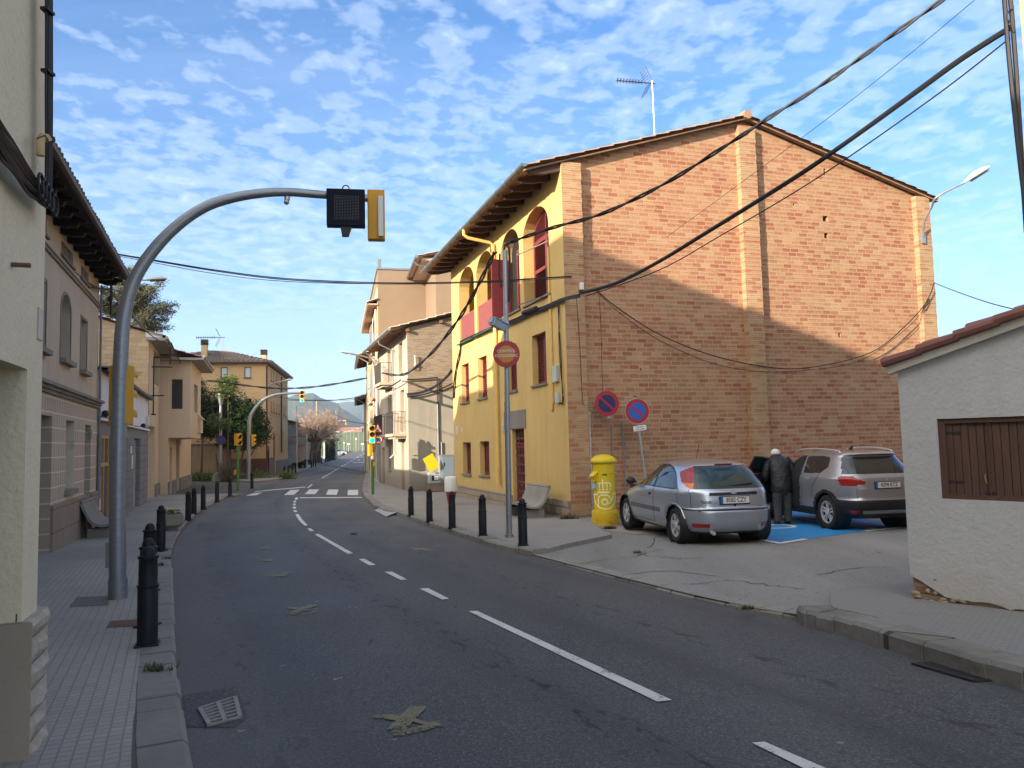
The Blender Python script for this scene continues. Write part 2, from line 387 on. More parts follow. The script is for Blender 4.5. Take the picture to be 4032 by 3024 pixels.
m_kerbd = blocks('dirty_kerb_stone', (.20, .19, .17), (.30, .285, .255), (.05, .045, .04), 1.1, 5, .02, 'yx', R(38), 0.0, .9, .8, .6, 9, .03, .95, (.055, .052, .046))
m_kerb = blocks('kerb_stone', (.24, .225, .2), (.32, .3, .265), (.09, .08, .07), .9, 5, .018, 'yx', R(-26), 0.0, .85, .5, .45, 14, .02, .7, (.12, .11, .1))
def _paint(t, c, worn):
    co = t.n('ShaderNodeTexCoord').outputs['Object']
    n = t.noise(co, 60, 4, .7); n2 = t.noise(co, 5, 4, .6)
    b = t.n('ShaderNodeBsdfPrincipled', {'Base Color': t.mix(n2, (*[x*.8 for x in c],), c), 'Roughness': .7})
    tr = t.n('ShaderNodeBsdfTransparent')
    f = t.ramp(t.math('ADD', t.math('MULTIPLY', n, .6), t.math('MULTIPLY', n2, .4)), [(worn-.06, 0), (worn+.01, .93)])
    mx = t.n('ShaderNodeMixShader', {0: f, 1: tr.outputs[0], 2: b.outputs[0]})
    t.n('ShaderNodeOutputMaterial', {'Surface': mx.outputs[0]})
m_white = M_('road_paint', lambda t: _paint(t, (.66, .65, .61), .425))
m_yel = M_('spray_paint', lambda t: _paint(t, (.20, .18, .095), .47))

sheet('ground', [(-4500, -60), (4500, -60), (4500, 5200), (-4500, 5200)], -.035, m_earth)
# kerb lines read off at road level
LK = [V((2.2, -5.0, 0)), V((.35, -.2, 0))] + [D(*q) for q in ((405, 1659), (395, 1560), (385, 1480), (375, 1350), (372, 1235), (374, 1190), (400, 1140), (440, 1105), (490, 1078), (523, 1072))]
SRC = lambda l: [G(*q) for q in l]
CK = SRC([(600, 1876), (761, 1889), (868, 1894), (935, 1898), (985, 1901), (1030, 1899), (1061, 1896), (1122, 1885), (1198, 1854), (1270, 1826), (1316, 1807), (1360, 1787)])
RK = SRC([(1441, 1862), (1437, 1880), (1431, 1902), (1427, 1926), (1432, 1955), (1468, 1994), (1520, 2019)]) + [D(*q) for q in ((870, 1117), (1000, 1162), (1080, 1187), (1150, 1204))]
SK = [D(*q) for q in ((1722, 1338), (1740, 1352), (1800, 1366), (1900, 1398), (2100, 1462), (2212, 1492))] 
e_ = (SK[-1]-SK[-3]).normalized(); SK += [SK[-1]+e_*2, SK[-1]+e_*9]
far_l = CK[-1]; far_r = RK[0]
road = [V((14, -8, 0)), V((14, 2, 0)), V((9, 16, 0)), V((4, 22, 0)), V((-3, 32, 0)), V((-4.5, 45, 0)), far_r + V((1.5, 0, 0)), G(1433, 1800), G(1440, 1771), G(1402, 1771), far_l, CK[-3], CK[-5]+V((-2, 0, 0)), V((-45, 52, 0)), V((-45, 38, 0)), V((-14, 30, 0)), V((-10, 14, 0)), V((-4, 2, 0)), V((-1, -8, 0))]
sheet('road', road, 0.0, m_asph)
def off2(pl, d):
    out = []
    for i, p in enumerate(pl):
        t = (pl[min(i+1, len(pl)-1)]-pl[max(0, i-1)]); n = V((-t.y, t.x)).normalized(); out.append(V((p.x+n.x*d, p.y+n.y*d, 0)))
    return out
def resample(pl, step):
    out = [V((pl[0].x, pl[0].y, 0))]
    for a, b in zip(pl, pl[1:]):
        a = V((a.x, a.y, 0)); b = V((b.x, b.y, 0)); n = max(1, int((b-a).length/step))
        out += [a.lerp(b, i/n) for i in range(1, n+1)]
    return out
def smooth_pl(pl):
    """Catmull-Rom through the points"""
    out = []
    for i in range(len(pl)-1):
        p0, p1, p2, p3 = pl[max(0, i-1)], pl[i], pl[i+1], pl[min(len(pl)-1, i+2)]
        for k in range(6):
            t = k/6; out.append(.5*((2*p1)+(-p0+p2)*t+(2*p0-5*p1+4*p2-p3)*t*t+(-p0+3*p1-3*p2+p3)*t**3))
    return out+[pl[-1]]
def kerb(name, pl, side, h=.12, wd=.26, mat=None):
    """stones laid end to end, each a little out of line"""
    pl = resample(smooth_pl(pl), .3); mb = MB(); rr = random.Random(3)
    inn = off2(pl, side*wd); acc = 0; jz = 0; jx = 0
    for i in range(len(pl)-1):
        if i % 3 == 0: jz = rr.uniform(-.012, .006); jx = rr.uniform(-.012, .012)
        a, b, c, d = pl[i], pl[i+1], inn[i+1], inn[i]
        if i % 3 == 2: b = b.lerp(a, .05); c = c.lerp(d, .05)
        o = (a-d).normalized()*jx
        ch = (d-a).normalized()*.03
        za, zb = zr(a.y)+h+jz, zr(b.y)+h+jz
        A0, B0 = V((*(a+o).xy, za-.35)), V((*(b+o).xy, zb-.35)); A1, B1 = V((*(a+o).xy, za-.03)), V((*(b+o).xy, zb-.03))
        A2, B2 = V((*(a+o+ch).xy, za)), V((*(b+o+ch).xy, zb)); D1, C1 = V((*d.xy, za)), V((*c.xy, zb)); D0, C0 = V((*d.xy, za-.3)), V((*c.xy, zb-.3))
        n = len(mb.v); mb.add([A0, A1, A2, D1, D0, B0, B1, B2, C1, C0], [(0, 5, 6, 1), (1, 6, 7, 2), (2, 7, 8, 3), (3, 8, 9, 4), (0, 1, 2, 3, 4), (9, 8, 7, 6, 5)])
    return struct(mb.build(name, mat or m_kerb)), inn
k1, inL = kerb('kerb', LK, 1)
sheet('pavement', inL + [V((-14.9, 35.3, 0)), V((-24, 35.3, 0)), V((-22, 18, 0)), V((-8, -5, 0))], .118, m_pav)
k2, inC = kerb('kerb', CK, 1)
sheet('pavement', inC + [V((-60, 190, 0)), V((-90, 120, 0)), V((-60, 58, 0)), CK[0]+V((-6, 1, 0))], .116, m_pav2)
k3, inR = kerb('kerb', RK, 1)
A_ = V((-.3155, .949, 0)); Gx = V((.949, .3155, 0)); C0 = V((1.36, 18.88, 0))     # yellow house: along the street, along its gable, corner
sheet('pavement', inR + [D(1230, 1188), D(1322, 1168), D(1292, 1151), C0+Gx*.3-A_*.5, C0+A_*.6+Gx*2, C0+A_*30+Gx*2, C0+A_*72+Gx*0], .117, m_pav2)
k4, inS = kerb('kerb', SK, 1, .14, .3, m_kerbd)
sheet('pavement', inS + [V((11, -4, 0)), V((11, 9.6, 0)), D(1960, 1288), D(1800, 1300)], .138, m_pav3)
# car park beside the gable
lot = [RK[-1], D(1330, 1252), D(1500, 1294), D(1640, 1325), SK[0], V((12, 7, 0)), V((30, 12, 0)), V((26, 30, 0)), C0+Gx*11+A_*.5, C0+Gx*.3+A_*.3, V((1.0, 17.2, 0))]
sheet('parking_area', lot, .045, m_lot)
k5, _ = kerb('kerb', [RK[-1], D(1330, 1252), D(1500, 1294), D(1640, 1325), SK[0]], 1, .05, .22)
# ---- markings
def quads(name, lst, mat, off=.008, fn=G):
    mb = MB()
    for q in lst:
        P = [fn(*p) for p in q]
        mb.add([(p.x, p.y, zr(p.y)+off) for p in P], [tuple(range(len(P)))])
    return struct(mb.build(name, mat))
c2 = lambda x, y: (1000+x/1.62, 2000+y/1.62)
c4 = lambda x, y: (1100+x/3.687, 1750+y/3.687)
dash = [[(1844, 2409), (1878, 2408), (2646, 2761), (2588, 2767)], [(2960, 2930), (3010, 2926), (3440, 3112), (3330, 3112)]]
for q in ([(1058, 519), (1110, 515), (1245, 583), (1200, 588)], [(833, 411), (880, 409), (977, 460), (935, 463)], [(668, 330), (705, 327), (777, 366), (735, 369)], [(388, 172), (412, 167), (500, 217), (632, 291), (600, 296), (474, 222)], [(340, 133), (362, 131), (384, 149), (357, 151)], [(263, 42), (284, 40), (310, 78), (343, 111), (322, 115), (286, 80)]):
    dash.append([c2(*p) for p in q])
for q in ([(222, 803), (262, 803), (273, 772), (236, 772)], [(204, 845), (240, 845), (247, 820), (210, 820)], [(195, 886), (235, 886), (238, 862), (198, 862)], [(197, 935), (243, 935), (240, 908), (195, 908)], [(212, 985), (260, 985), (252, 958), (207, 958)], [(295, 783), (1200, 776), (1200, 766), (298, 770)], [(-350, 690), (383, 625), (375, 615), (-350, 680)], [(397, 633), (425, 633), (487, 581), (462, 581)],
          [(1130, 224), (1180, 226), (1160, 236)], [(1212, 226), (1265, 228), (1240, 238)], [(1060, 265), (1290, 265), (1290, 259), (1062, 259)]):
    dash.append([c4(*p) for p in q])
a, b = V((1270, 1882)), V((1452, 1774))
for i in range(15):
    f0 = (i/15)**1.0; f1 = f0+.045
    p, q = a.lerp(b, f0), a.lerp(b, f1); wx = 7*(1-f0)+1.2
    dash.append([(p.x-wx/2, p.y), (p.x+wx/2, p.y), (q.x+wx/2, q.y), (q.x-wx/2, q.y)])
quads('road_marking', dash, m_white)
zeb = [[c4(*p) for p in q] for q in ([(65, 737), (210, 732), (298, 659), (160, 664)], [(367, 724), (520, 724), (578, 654), (435, 654)], [(677, 730), (832, 732), (860, 657), (712, 655)], [(988, 738), (1145, 738), (1145, 662), (997, 662)])]
zeb.append([(968, 1953), (1008, 1951), (1034, 1940), (1000, 1941)])
quads('crosswalk', zeb, m_white)
def ribbon(mb, pts, wd, off=.009, fn=G, jag=.07, rr=random.Random(5)):
    P = [fn(*p) for p in pts]; Q = resample(P, .05)
    for i in range(len(Q)-1):
        t = (Q[i+1]-Q[i]).normalized(); n = V((-t.y, t.x, 0))
        for k in (0, 1): pass
        w0 = wd*(1+rr.uniform(-jag, jag))/2; w1 = w0
        mb.add([(*(Q[i]+n*w0).xy, zr(Q[i].y)+off), (*(Q[i]-n*w0).xy, zr(Q[i].y)+off), (*(Q[i+1]-n*w1).xy, zr(Q[i+1].y)+off), (*(Q[i+1]+n*w1).xy, zr(Q[i+1].y)+off)], [(0, 1, 2, 3)])
mb = MB()
for st, wd in (([(770, 1332), (850, 1338), (925, 1352)], .085), ([(1052, 1272), (985, 1340), (905, 1425)], .125), ([(878, 1448), (960, 1440), (1080, 1412), (1180, 1382)], .10), ([(1000, 1350), (1060, 1375), (1110, 1385)], .05),
               ([(205, 640), (270, 645), (345, 662)], .10), ([(235, 682), (300, 655), (382, 622)], .13), ([(240, 684), (350, 680), (400, 662)], .05), ([(80, 430), (150, 433), (220, 438)], .10), ([(118, 445), (165, 432), (215, 415)], .11),
               ([(20, 333), (70, 333), (118, 343)], .09), ([(40, 345), (118, 325)], .08), ([(5, 256), (60, 258), (120, 264)], .10), ([(40, 264), (105, 250)], .09), ([(1000, 258), (1060, 264), (1140, 273)], .13), ([(1020, 275), (1080, 257)], .12)):
    ribbon(mb, [c2(*p) for p in st], wd*.85)
struct(mb.build('spray_marks', m_yel))
# ---- blue parking bays
def bluep(t):
    co = t.n('ShaderNodeTexCoord').outputs['Object']; n = t.noise(co, 1.3, 5, .65); n2 = t.noise(co, 30, 3, .6)
    c = t.mix(n, (.018, .20, .50), (.03, .28, .62)); c = t.mix(t.ramp(n2, [(.3, .5), (.5, 0)]), c, (.03, .10, .2))
    c = t.mix(t.ramp(t.noise(co, .9, 6, .7), [(.66, 0), (.72, .9)]), c, (.07, .07, .07))
    finish(t, c, .6, 0, n2, .3, .005)
m_blue = M_('blue_bay_paint', bluep)
P1 = G(3070, 2152); P2 = G(3226, 2126); P3 = G(3456, 2096); P4 = G(3620, 2080)
vb = (G(2900, 2116)-P1); vb.z = 0; vb.normalize()
sheet('parking_bay_paint', [P1, P2, P3, P4, P4+vb*5.0, P1+vb*5.0], .050, m_blue)
mb = MB()
def wline(a, b, wd=.10, off=.056):
    a = V((a.x, a.y, 0)); b = V((b.x, b.y, 0)); t = (b-a).normalized(); n = V((-t.y, t.x, 0))*wd/2
    Q = resample([a, b], 1.0)
    for p, q in zip(Q, Q[1:]): mb.add([(*(p+n).xy, zr(p.y)+off), (*(p-n).xy, zr(p.y)+off), (*(q-n).xy, zr(q.y)+off), (*(q+n).xy, zr(q.y)+off)], [(0, 1, 2, 3)])
wline(P1-vb*.05, P1+vb*5.0, .12); wline(P1, P2.lerp(P1, .35), .12); wline(P3.lerp(P2, .22), P3.lerp(P4, .55), .12); wline(P3+vb*.06, P3+vb*5.0, .12); wline(P1+vb*5.06, P4+vb*5.06, .12)
ce = P1.lerp(P3, .5)+vb*2.4; n_ = V((-vb.y, vb.x, 0))
pt = lambda x, y: ce+vb*y+n_*x
Q = [pt(.42*math.cos(R(a)), .42*math.sin(R(a))-.25) for a in range(60, 345, 15)]
for p, q in zip(Q, Q[1:]): wline(p, q, .1)
wline(pt(-.1, .75), pt(-.1, .0), .13); wline(pt(-.1, .02), pt(.42, .0), .12); wline(pt(.42, .0), pt(.62, -.55), .12); wline(pt(-.1, .4), pt(.28, .38), .1)
for k in range(10): wline(pt(-.1+.09*math.cos(k*.63), .95+.09*math.sin(k*.63)), pt(-.1+.09*math.cos((k+1)*.63), .95+.09*math.sin((k+1)*.63)), .12)
struct(mb.build('parking_bay_lines', M_('bay_line_paint', lambda t: _paint(t, (.72, .72, .70), .37))))
# worn concrete apron and cracks at the car park mouth
m_crack = plain('crack', (.055, .05, .045), .95)
mb = MB(); rr = random.Random(11)
def crack(pts, wd):
    P = [D(*p) for p in pts]; Q = []
    for a, b in zip(P, P[1:]):
        for i in range(6): Q.append(a.lerp(b, i/6)+V((rr.uniform(-.05, .05), rr.uniform(-.06, .06), 0)))
    for a, b in zip(Q, Q[1:]):
        t = (b-a); t.z = 0; n = V((-t.y, t.x, 0)).normalized()*wd*rr.uniform(.3, 1)
        mb.add([(*(a+n).xy, zr(a.y)+.051), (*(a-n).xy, zr(a.y)+.051), (*(b-n).xy, zr(b.y)+.051), (*(b+n).xy, zr(b.y)+.051)], [(0, 1, 2, 3)])
for c_ in ([(1250, 1226), (1320, 1215), (1380, 1208), (1440, 1190)], [(1390, 1206), (1470, 1214), (1520, 1212)], [(1480, 1272), (1580, 1262), (1680, 1276), (1760, 1285)], [(1350, 1250), (1440, 1240), (1560, 1255)], [(1400, 1190), (1425, 1160), (1490, 1148)], [(1760, 1250), (1850, 1235), (1950, 1232)]): crack(c_, .011)
struct(mb.build('cracks', m_crack))
m_conc = stucco('old_concrete', (.34, .32, .28), (.22, .2, .17), grain=40)
sheet('concrete_patch', [D(*q) for q in ((1302, 1150), (1350, 1142), (1420, 1150), (1440, 1158), (1370, 1160))], .053, m_conc)
m_ramp = plain('light_ramp', (.30, .315, .33), .8)
ps = [G(*c4(*q), .13) for q in ((1380, 905), (1590, 852), (1810, 935), (1548, 992))]
mb = MB(); mb.add([(p.x, p.y, zr(p.y)+h) for p, h in zip(ps, (.02, .122, .122, .02))], [(0, 1, 2, 3)]); struct(mb.build('ramp', m_ramp))
m_patch = M_('asphalt_patch', lambda t: asphalt(t, (.036, .037, .039), (.062, .062, .060), R(25)))
c1 = lambda x, y: (x/1.62, 2000+y/1.62)
quads('asphalt_patch', [[c1(*p) for p in ((1165, 1200), (1510, 1140), (1580, 1340), (1500, 1400), (1190, 1400))]], m_patch, .004)
quads('asphalt_patch', [[c1(*p) for p in ((1270, 95), (1500, 82), (1530, 140), (1240, 150))]], m_patch, .004)
# grass verge beyond, then fields and hills
m_verge = M_('verge_grass', lambda t: finish(t, t.ramp(t.noise(t.n('ShaderNodeTexCoord').outputs['Object'], .6, 5, .7), [(.35, (.05, .10, .02)), (.65, (.13, .15, .05))]), .95, 0, t.noise(t.n('ShaderNodeTexCoord').outputs['Object'], 3, 5, .8), .8, .2))
mb = MB(); a = G(1330, 1796); b = G(1405, 1767); n = 24; m_ = 6; g = []
for i in range(n+1):
    base = V((a.x, a.y, 0)).lerp(V((b.x, b.y, 0)), i/n)
    for j in range(m_+1):
        h = (1.0+1.1*max(0, math.sin(math.pi*min(1, max(0, (i/n-.35)/.6)))))*math.sin(math.pi*min(1, j/m_*1.0)*.5)*(.4+.6*min(1, (n-i)/3))*min(1, i/2+.3) + .12*noise.noise(V((i*.9, j*.7, 3)))
        g.append((base.x-.9-j*1.6, base.y+j*.4, zr(base.y)+max(0, h)*(1 if j else .05)))
for i in range(n):
    for j in range(m_): k = i*(m_+1)+j; mb.add([g[k], g[k+1], g[k+m_+2], g[k+m_+1]], [(0, 1, 2, 3)])
struct(mb.build('grass_verge', m_verge, smooth=True))
def forest(t):
    co = t.n('ShaderNodeTexCoord').outputs['Object']
    n = t.noise(co, .012, 6, .65); n2 = t.noise(co, .06, 4, .7); z = t.n('ShaderNodeSeparateXYZ', {0: co}).outputs[2]
    low = t.ramp(n, [(.4, (.13, .20, .06)), (.5, (.20, .18, .09)), (.62, (.06, .09, .03))])
    hi = t.ramp(n2, [(.35, (.018, .032, .014)), (.6, (.05, .07, .03)), (.75, (.09, .085, .05))])
    f = t.math('ADD', t.math('DIVIDE', z, 46.0), t.math('SUBTRACT', n, .75), clamp=True)
    finish(t, t.mix(t.ramp(f, [(.3, 0), (.5, 1)]), low, hi), .95, 0, n2, 1.0, 8.0)
m_for = M_('forest', forest)
def hill(name, dist, prof, depth, seed, rough):
    """prof: sight-line heights of the ridge; the slope rises from the plain towards it"""
    mb = MB(); rows = 22; g = []
    xs = []
    for (x0, y0), (x1, y1) in zip(prof, prof[1:]):
        k = max(1, int(abs(x1-x0)/10)); xs += [(x0+(x1-x0)*i/k, y0+(y1-y0)*i/k) for i in range(k)]
    xs.append(prof[-1])
    for (x, y) in xs:
        P = atdist(x, y, dist)
        for j in range(rows+1):
            f = j/rows; e = f*f*(3-2*f)*.62+.38*f**1.6
            q = EYE.lerp(P, 1); px = P.x*(1-(1-f)*depth/dist); py = dist-(1-f)*depth
            z = -.7+(P.z+.7)*e + rough*(1-abs(2*f-1)**3)*noise.noise(V((px*.012, py*.006, seed))) + rough*.35*noise.noise(V((px*.05, py*.03, seed+4)))*(.3 if j == rows else 1)
            if j == rows: z += rough*.12*abs(noise.noise(V((px*.11, 0, seed))))+rough*.1*abs(noise.noise(V((px*.4, 1, seed))))
            g.append((px, py, z))
        g.append((P.x*1.1, dist*1.12, -2))
    n = rows+2
    for i in range(len(xs)-1):
        for j in range(n-1): k = i*n+j; mb.add([g[k], g[k+1], g[k+n+1], g[k+n]], [(0, 1, 2, 3)])
    return struct(mb.build(name, m_for, smooth=True))
mb = MB(); g = []
for i in range(13):
    for j in range(9):
        y = 300+20*j; x = -150+i*10; f = min(1, j/6); g.append((x, y, -.72+9.6*f*f*(3-2*f)+.3*noise.noise(V((x*.05, y*.05, 2)))))
for i in range(12):
    for j in range(8): k = i*9+j; mb.add([g[k], g[k+1], g[k+10], g[k+9]], [(0, 1, 2, 3)])
struct(mb.build('field', m_earth, smooth=True))
hill('hill', 1900, [(300, 1760), (600, 1700), (850, 1640), (1000, 1600), (1130, 1566), (1165, 1553), (1200, 1551), (1234, 1548), (1262, 1566), (1300, 1580), (1330, 1590), (1345, 1608), (1400, 1640), (1480, 1690), (1600, 1740), (1800, 1775)], 1100, 1.3, 7)
hill('hill', 3000, [(900, 1700), (1200, 1620), (1325, 1588), (1369, 1581), (1400, 1582), (1450, 1600), (1520, 1622), (1700, 1650), (2100, 1700), (2600, 1740)], 900, 5.1, 8)
# ================================================================== BUILDINGS
def bframe(name, label, cat, org, h, group=None):
    zb = zr(org.y)+.1
    o = thing(name, label, cat, (org.x, org.y, zb), -R(h), group); o['zb'] = zb; return o
def part(mb, name, mat, root, smooth=False, bevel=0, label=None, sub=None):
    o = mb.build(name, mat, sub or root, smooth, bevel)
    if sub is None: o.location = (0, 0, -root['zb'])
    if label: o['label'] = label
    return o
fR = lambda u, z, d: (d, u, z)
fL = lambda u, z, d: (-d, u, z)
def tiles(mb, e0, e1, r0, r1, pitch=.21, amp=.045, step=.4, drop=.03):
    """a slope of curved roof tiles between an eave line and a ridge line"""
    e0, e1, r0, r1 = map(V, (e0, e1, r0, r1)); L = (e1-e0).length; n = max(2, int(L/pitch)); S = (r0-e0).length; m = max(1, int(S/step))
    nrm = (e1-e0).cross(r0-e0).normalized()
    if nrm.z < 0: nrm = -nrm
    q = 6; vs = []; rr = random.Random(int(L*100)); W_ = n*q+1
    jit = [[rr.uniform(-.012, .012) for _ in range(n+1)] for _ in range(m+1)]
    for j in range(m):
        for k in (0, 1):
            f = (j+k)/m
            for i in range(W_):
                a = i/(n*q); p = e0.lerp(e1, a).lerp(r0.lerp(r1, a), f)
                vs.append(p + nrm*(amp*abs(math.sin(math.pi*i/q))**.8*(1 if True else 0) + (drop if k == 0 else 0) + jit[j][i//q]))
    fs = []
    for j in range(2*m-1):
        for i in range(W_-1): fs.append((j*W_+i, j*W_+i+1, (j+1)*W_+i+1, (j+1)*W_+i))
    # closing underside and lower edge
    o = len(vs); vs += [e0-nrm*.03, e1-nrm*.03, r1-nrm*.03, r0-nrm*.03]
    fs += [(o, o+1, o+2, o+3)]
    mb.add(vs, fs)
    for i in range(W_-1): mb.add([vs[i], vs[i+1], e0.lerp(e1, (i+1)/(n*q))-nrm*.03, e0.lerp(e1, i/(n*q))-nrm*.03], [(0, 1, 2, 3)])
    return mb
def louvre(mb, fn, u0, u1, z0, z1, d, fw=.06, pitch=.066, mids=(), top=None):
    """slatted shutter leaf: stiles, rails and tilted slats; fn places (u, z, depth)"""
    def bx(a, b, c, e, d0, d1): mb.hexa([V(fn(*q)) for q in ((a, c, d0), (b, c, d0), (b, c, d1), (a, c, d1), (a, e, d0), (b, e, d0), (b, e, d1), (a, e, d1))])
    bx(u0, u0+fw, z0, z1, d-.02, d+.02); bx(u1-fw, u1, z0, z1, d-.02, d+.02)
    cuts = [z0]+list(mids)+[z1]
    for i, zc in enumerate(cuts):
        h = fw*1.2; a, b = (zc, zc+h) if i == 0 else ((zc-h, zc) if i == len(cuts)-1 else (zc-h/2, zc+h/2)); bx(u0+fw, u1-fw, a, b, d-.018, d+.018)
    for za, zb_ in zip(cuts, cuts[1:]):
        z = za+fw*1.3
        while z < zb_-fw*1.2:
            mb.add([fn(u0+fw, z, d-.016), fn(u1-fw, z, d-.016), fn(u1-fw, z+pitch*.62, d+.016), fn(u0+fw, z+pitch*.62, d+.016)], [(0, 1, 2, 3)]); z += pitch
def sill(root, fn, u0, u1, z, mat, proj=.06, h=.05, sub=None):
    mb = MB(); mb.hexa([V(fn(*q)) for q in ((u0-.06, z-h, -proj), (u1+.06, z-h, -proj), (u1+.06, z-h, .3), (u0-.06, z-h, .3), (u0-.06, z, -proj), (u1+.06, z, -proj), (u1+.06, z+.01, .3), (u0-.06, z+.01, .3))])
    o = mb.build('sill', mat, sub or root); 
    if sub is None: o.location = (0, 0, -root['zb'])
    return o

m_yellow = stucco('yellow_render', (.62, .43, .165), (.53, .365, .14), (.35, .27, .14), -.0, grain=70, bstr=.3, streak=.26)
STP = [(.0, (.335, .125, .075)), (.15, (.375, .165, .096)), (.4, (.41, .21, .12)), (.7, (.44, .25, .142)), (1, (.475, .305, .178))]
m_brick = brick('gable_brick', STP, (.43, .30, .19), .28, .115, .011)
m_brickp = brick('pilaster_brick', [(0, (.43, .18, .10)), (.25, (.46, .24, .13)), (.5, (.49, .29, .155)), (1, (.53, .35, .19))], (.36, .28, .19), .29, .115, .014, groove=False, jit=.5)
m_red = plain('red_paint', (.15, .026, .030), .5, 0, .25, 8)
m_redl = plain('red_panel', (.23, .062, .058), .55, 0, .2, 4)
m_stone = blocks('rough_stone', (.36, .29, .21), (.50, .42, .31), (.22, .18, .13), .34, .2, .022, 'yz', None, .5, .95, 1.0, .6, 9, .06, .3, (.16, .13, .1))
m_tile = plain('roof_tile', (.33, .20, .125), .9, 0, .5, 1.7, .6)
m_tileg = plain('grey_roof_tile', (.20, .165, .14), .9, 0, .5, 2.3, .6)
m_tilel = plain('pale_roof_tile', (.46, .34, .26), .9, 0, .35, 3, .6)
m_wood = plain('dark_eave_wood', (.075, .042, .028), .8, 0, .4, 9)
m_gut = plain('zinc', (.20, .22, .23), .4, .6, .15, 4)
m_pipey = plain('yellow_pipe', (.62, .42, .12), .5)
m_lint = stucco('lintel_stone', (.24, .215, .185), (.19, .17, .14), grain=30)
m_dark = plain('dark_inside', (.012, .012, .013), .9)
m_green = plain('green_edge', (.02, .10, .045), .6)
m_galv = plain('galvanised', (.42, .44, .45), .42, .75, .18, 5)
m_black = plain('black_rubber', (.012, .012, .014), .55)
m_glass = glassy('window_glass', (.03, .035, .04), .06, .7)

# ------------------------------------------------ yellow house with brick gable
H = bframe('corner_house', 'three storey yellow house with tall bare brick gable, red shutters and arched loggia', 'house', C0, -18.39)
UE = 11.6
def archloop(a, b, z0, zs, zt, n=12):
    c = (a+b)/2; r = (b-a)/2
    return [(a, z0), (b, z0)] + [(c+r*math.cos(math.pi*i/n), zs+(zt-zs)*math.sin(math.pi*i/n)) for i in range(n+1)]
ar = [(.98, 3.02, 5.29), (3.36, 5.14, 5.29), (5.98, 8.0, 5.15), (8.30, 10.42, 5.15)]
arl = [archloop(a, b, z0, 7.15, 7.84) for a, b, z0 in ar]
win = [(1.40, 2.48, 2.97, 4.35), (3.82, 4.86, 2.95, 4.34), (6.92, 7.99, 2.94, 4.34), (9.2, 10.28, 2.92, 4.33), (6.84, 7.98, .34, 1.48), (9.14, 10.28, .31, 1.46)]
door = (3.32, 4.42, -.62, 1.81)
mb = MB()
mb.wall(rect(0, UE, -1.2, 8.5), arl[:2]+[rect(*w_) for w_ in win]+[rect(*door)], fR, .42) if False else None
mb.wall(rect(0.0, UE, -1.2, 8.62), arl+[rect(*w_) for w_ in win]+[rect(*door)], fR, .40)
mb.add([(0, UE, -1.2), (11.9, UE, -1.2), (11.9, UE, 8.6), (5.55, UE, 10.2), (0, UE, 8.62)], [(0, 1, 2, 3, 4)])
mb.add([(11.9, .17, -1.2), (11.9, UE, -1.2), (11.9, UE, 8.6), (11.9, .17, 8.6)], [(0, 1, 2, 3)])
part(mb, 'facade_wall', m_yellow, H)
mb = MB(); mb.box(2.3, 2.35, 5.3, UE-.02, 4.9, 8.3); mb.box(.41, 2.3, 5.28, 5.3, 4.9, 8.3); mb.box(.41, 2.3, 5.3, UE-.02, 5.08, 5.14); mb.box(.41, 2.3, 5.3, UE-.02, 8.2, 8.25)
part(mb, 'loggia_room', m_yellow, H)
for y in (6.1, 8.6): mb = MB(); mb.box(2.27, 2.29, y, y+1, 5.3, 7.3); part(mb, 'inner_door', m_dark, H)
# gable
hl = [rect(8.22, 8.30, 8.88, 9.08), rect(8.10, 8.28, 7.52, 7.68), rect(8.12, 8.26, 7.03, 7.18), rect(8.42, 8.50, 4.18, 4.30), rect(8.22, 8.26, 6.2, 6.27), rect(7.1, 7.16, 7.9, 7.96), rect(2.1, 2.14, 3.2, 3.25)]
mb = MB(); mb.wall([(0, -1.2), (11.9, -1.2), (11.9, 8.45), (5.55, 10.16), (0, 8.45)], hl, lambda u, z, d: (u, .17+d, z), .2)
part(mb, 'gable_wall', m_brick, H)
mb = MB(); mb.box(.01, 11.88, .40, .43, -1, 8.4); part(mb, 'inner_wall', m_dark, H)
for a, b, zt in ((0.0, .54, 8.45), (5.29, 5.82, 9.98), (11.38, 11.9, 8.47)):
    mb = MB()
    # stacked courses, slightly out of line
    rr = random.Random(int(a*10)+1); z = -1.2
    while z < zt-.01:
        h = min(.115, zt-z); j0, j1, j2 = (rr.uniform(-.009, .009) for _ in range(3)); x0 = a+(j0 if a > .1 else 0)
        mb.box(x0+(.002 if a < .1 else 0), b+j1, -.0+j2*.6, .172, z+.004, z+h-.004); z += .115
    mb.box(a+.012, b-.012, .014, .171, -1.2, zt); part(mb, 'pilaster', m_brickp, H)
# stone footing
mb = MB(); mb.box(-.07, .0, .0, door[0]-.03, -1.2, -.02); mb.box(-.06, .0, door[1]+.03, UE, -1.2, -.13); mb.box(-.07, .56, -.06, -.002, -1.2, -.38)
part(mb, 'stone_footing', m_stone, H, bevel=.015)
# shutters
for i, (a, b, z0, z1) in enumerate(win):
    mb = MB(); mid = (a+b)/2; louvre(mb, fR, a, mid-.004, z0+.02, z1, .19); louvre(mb, fR, mid+.004, b, z0+.02, z1, .19)
    o = part(mb, 'shutter', m_red, H); sill(H, fR, a, b, z0, m_lint)
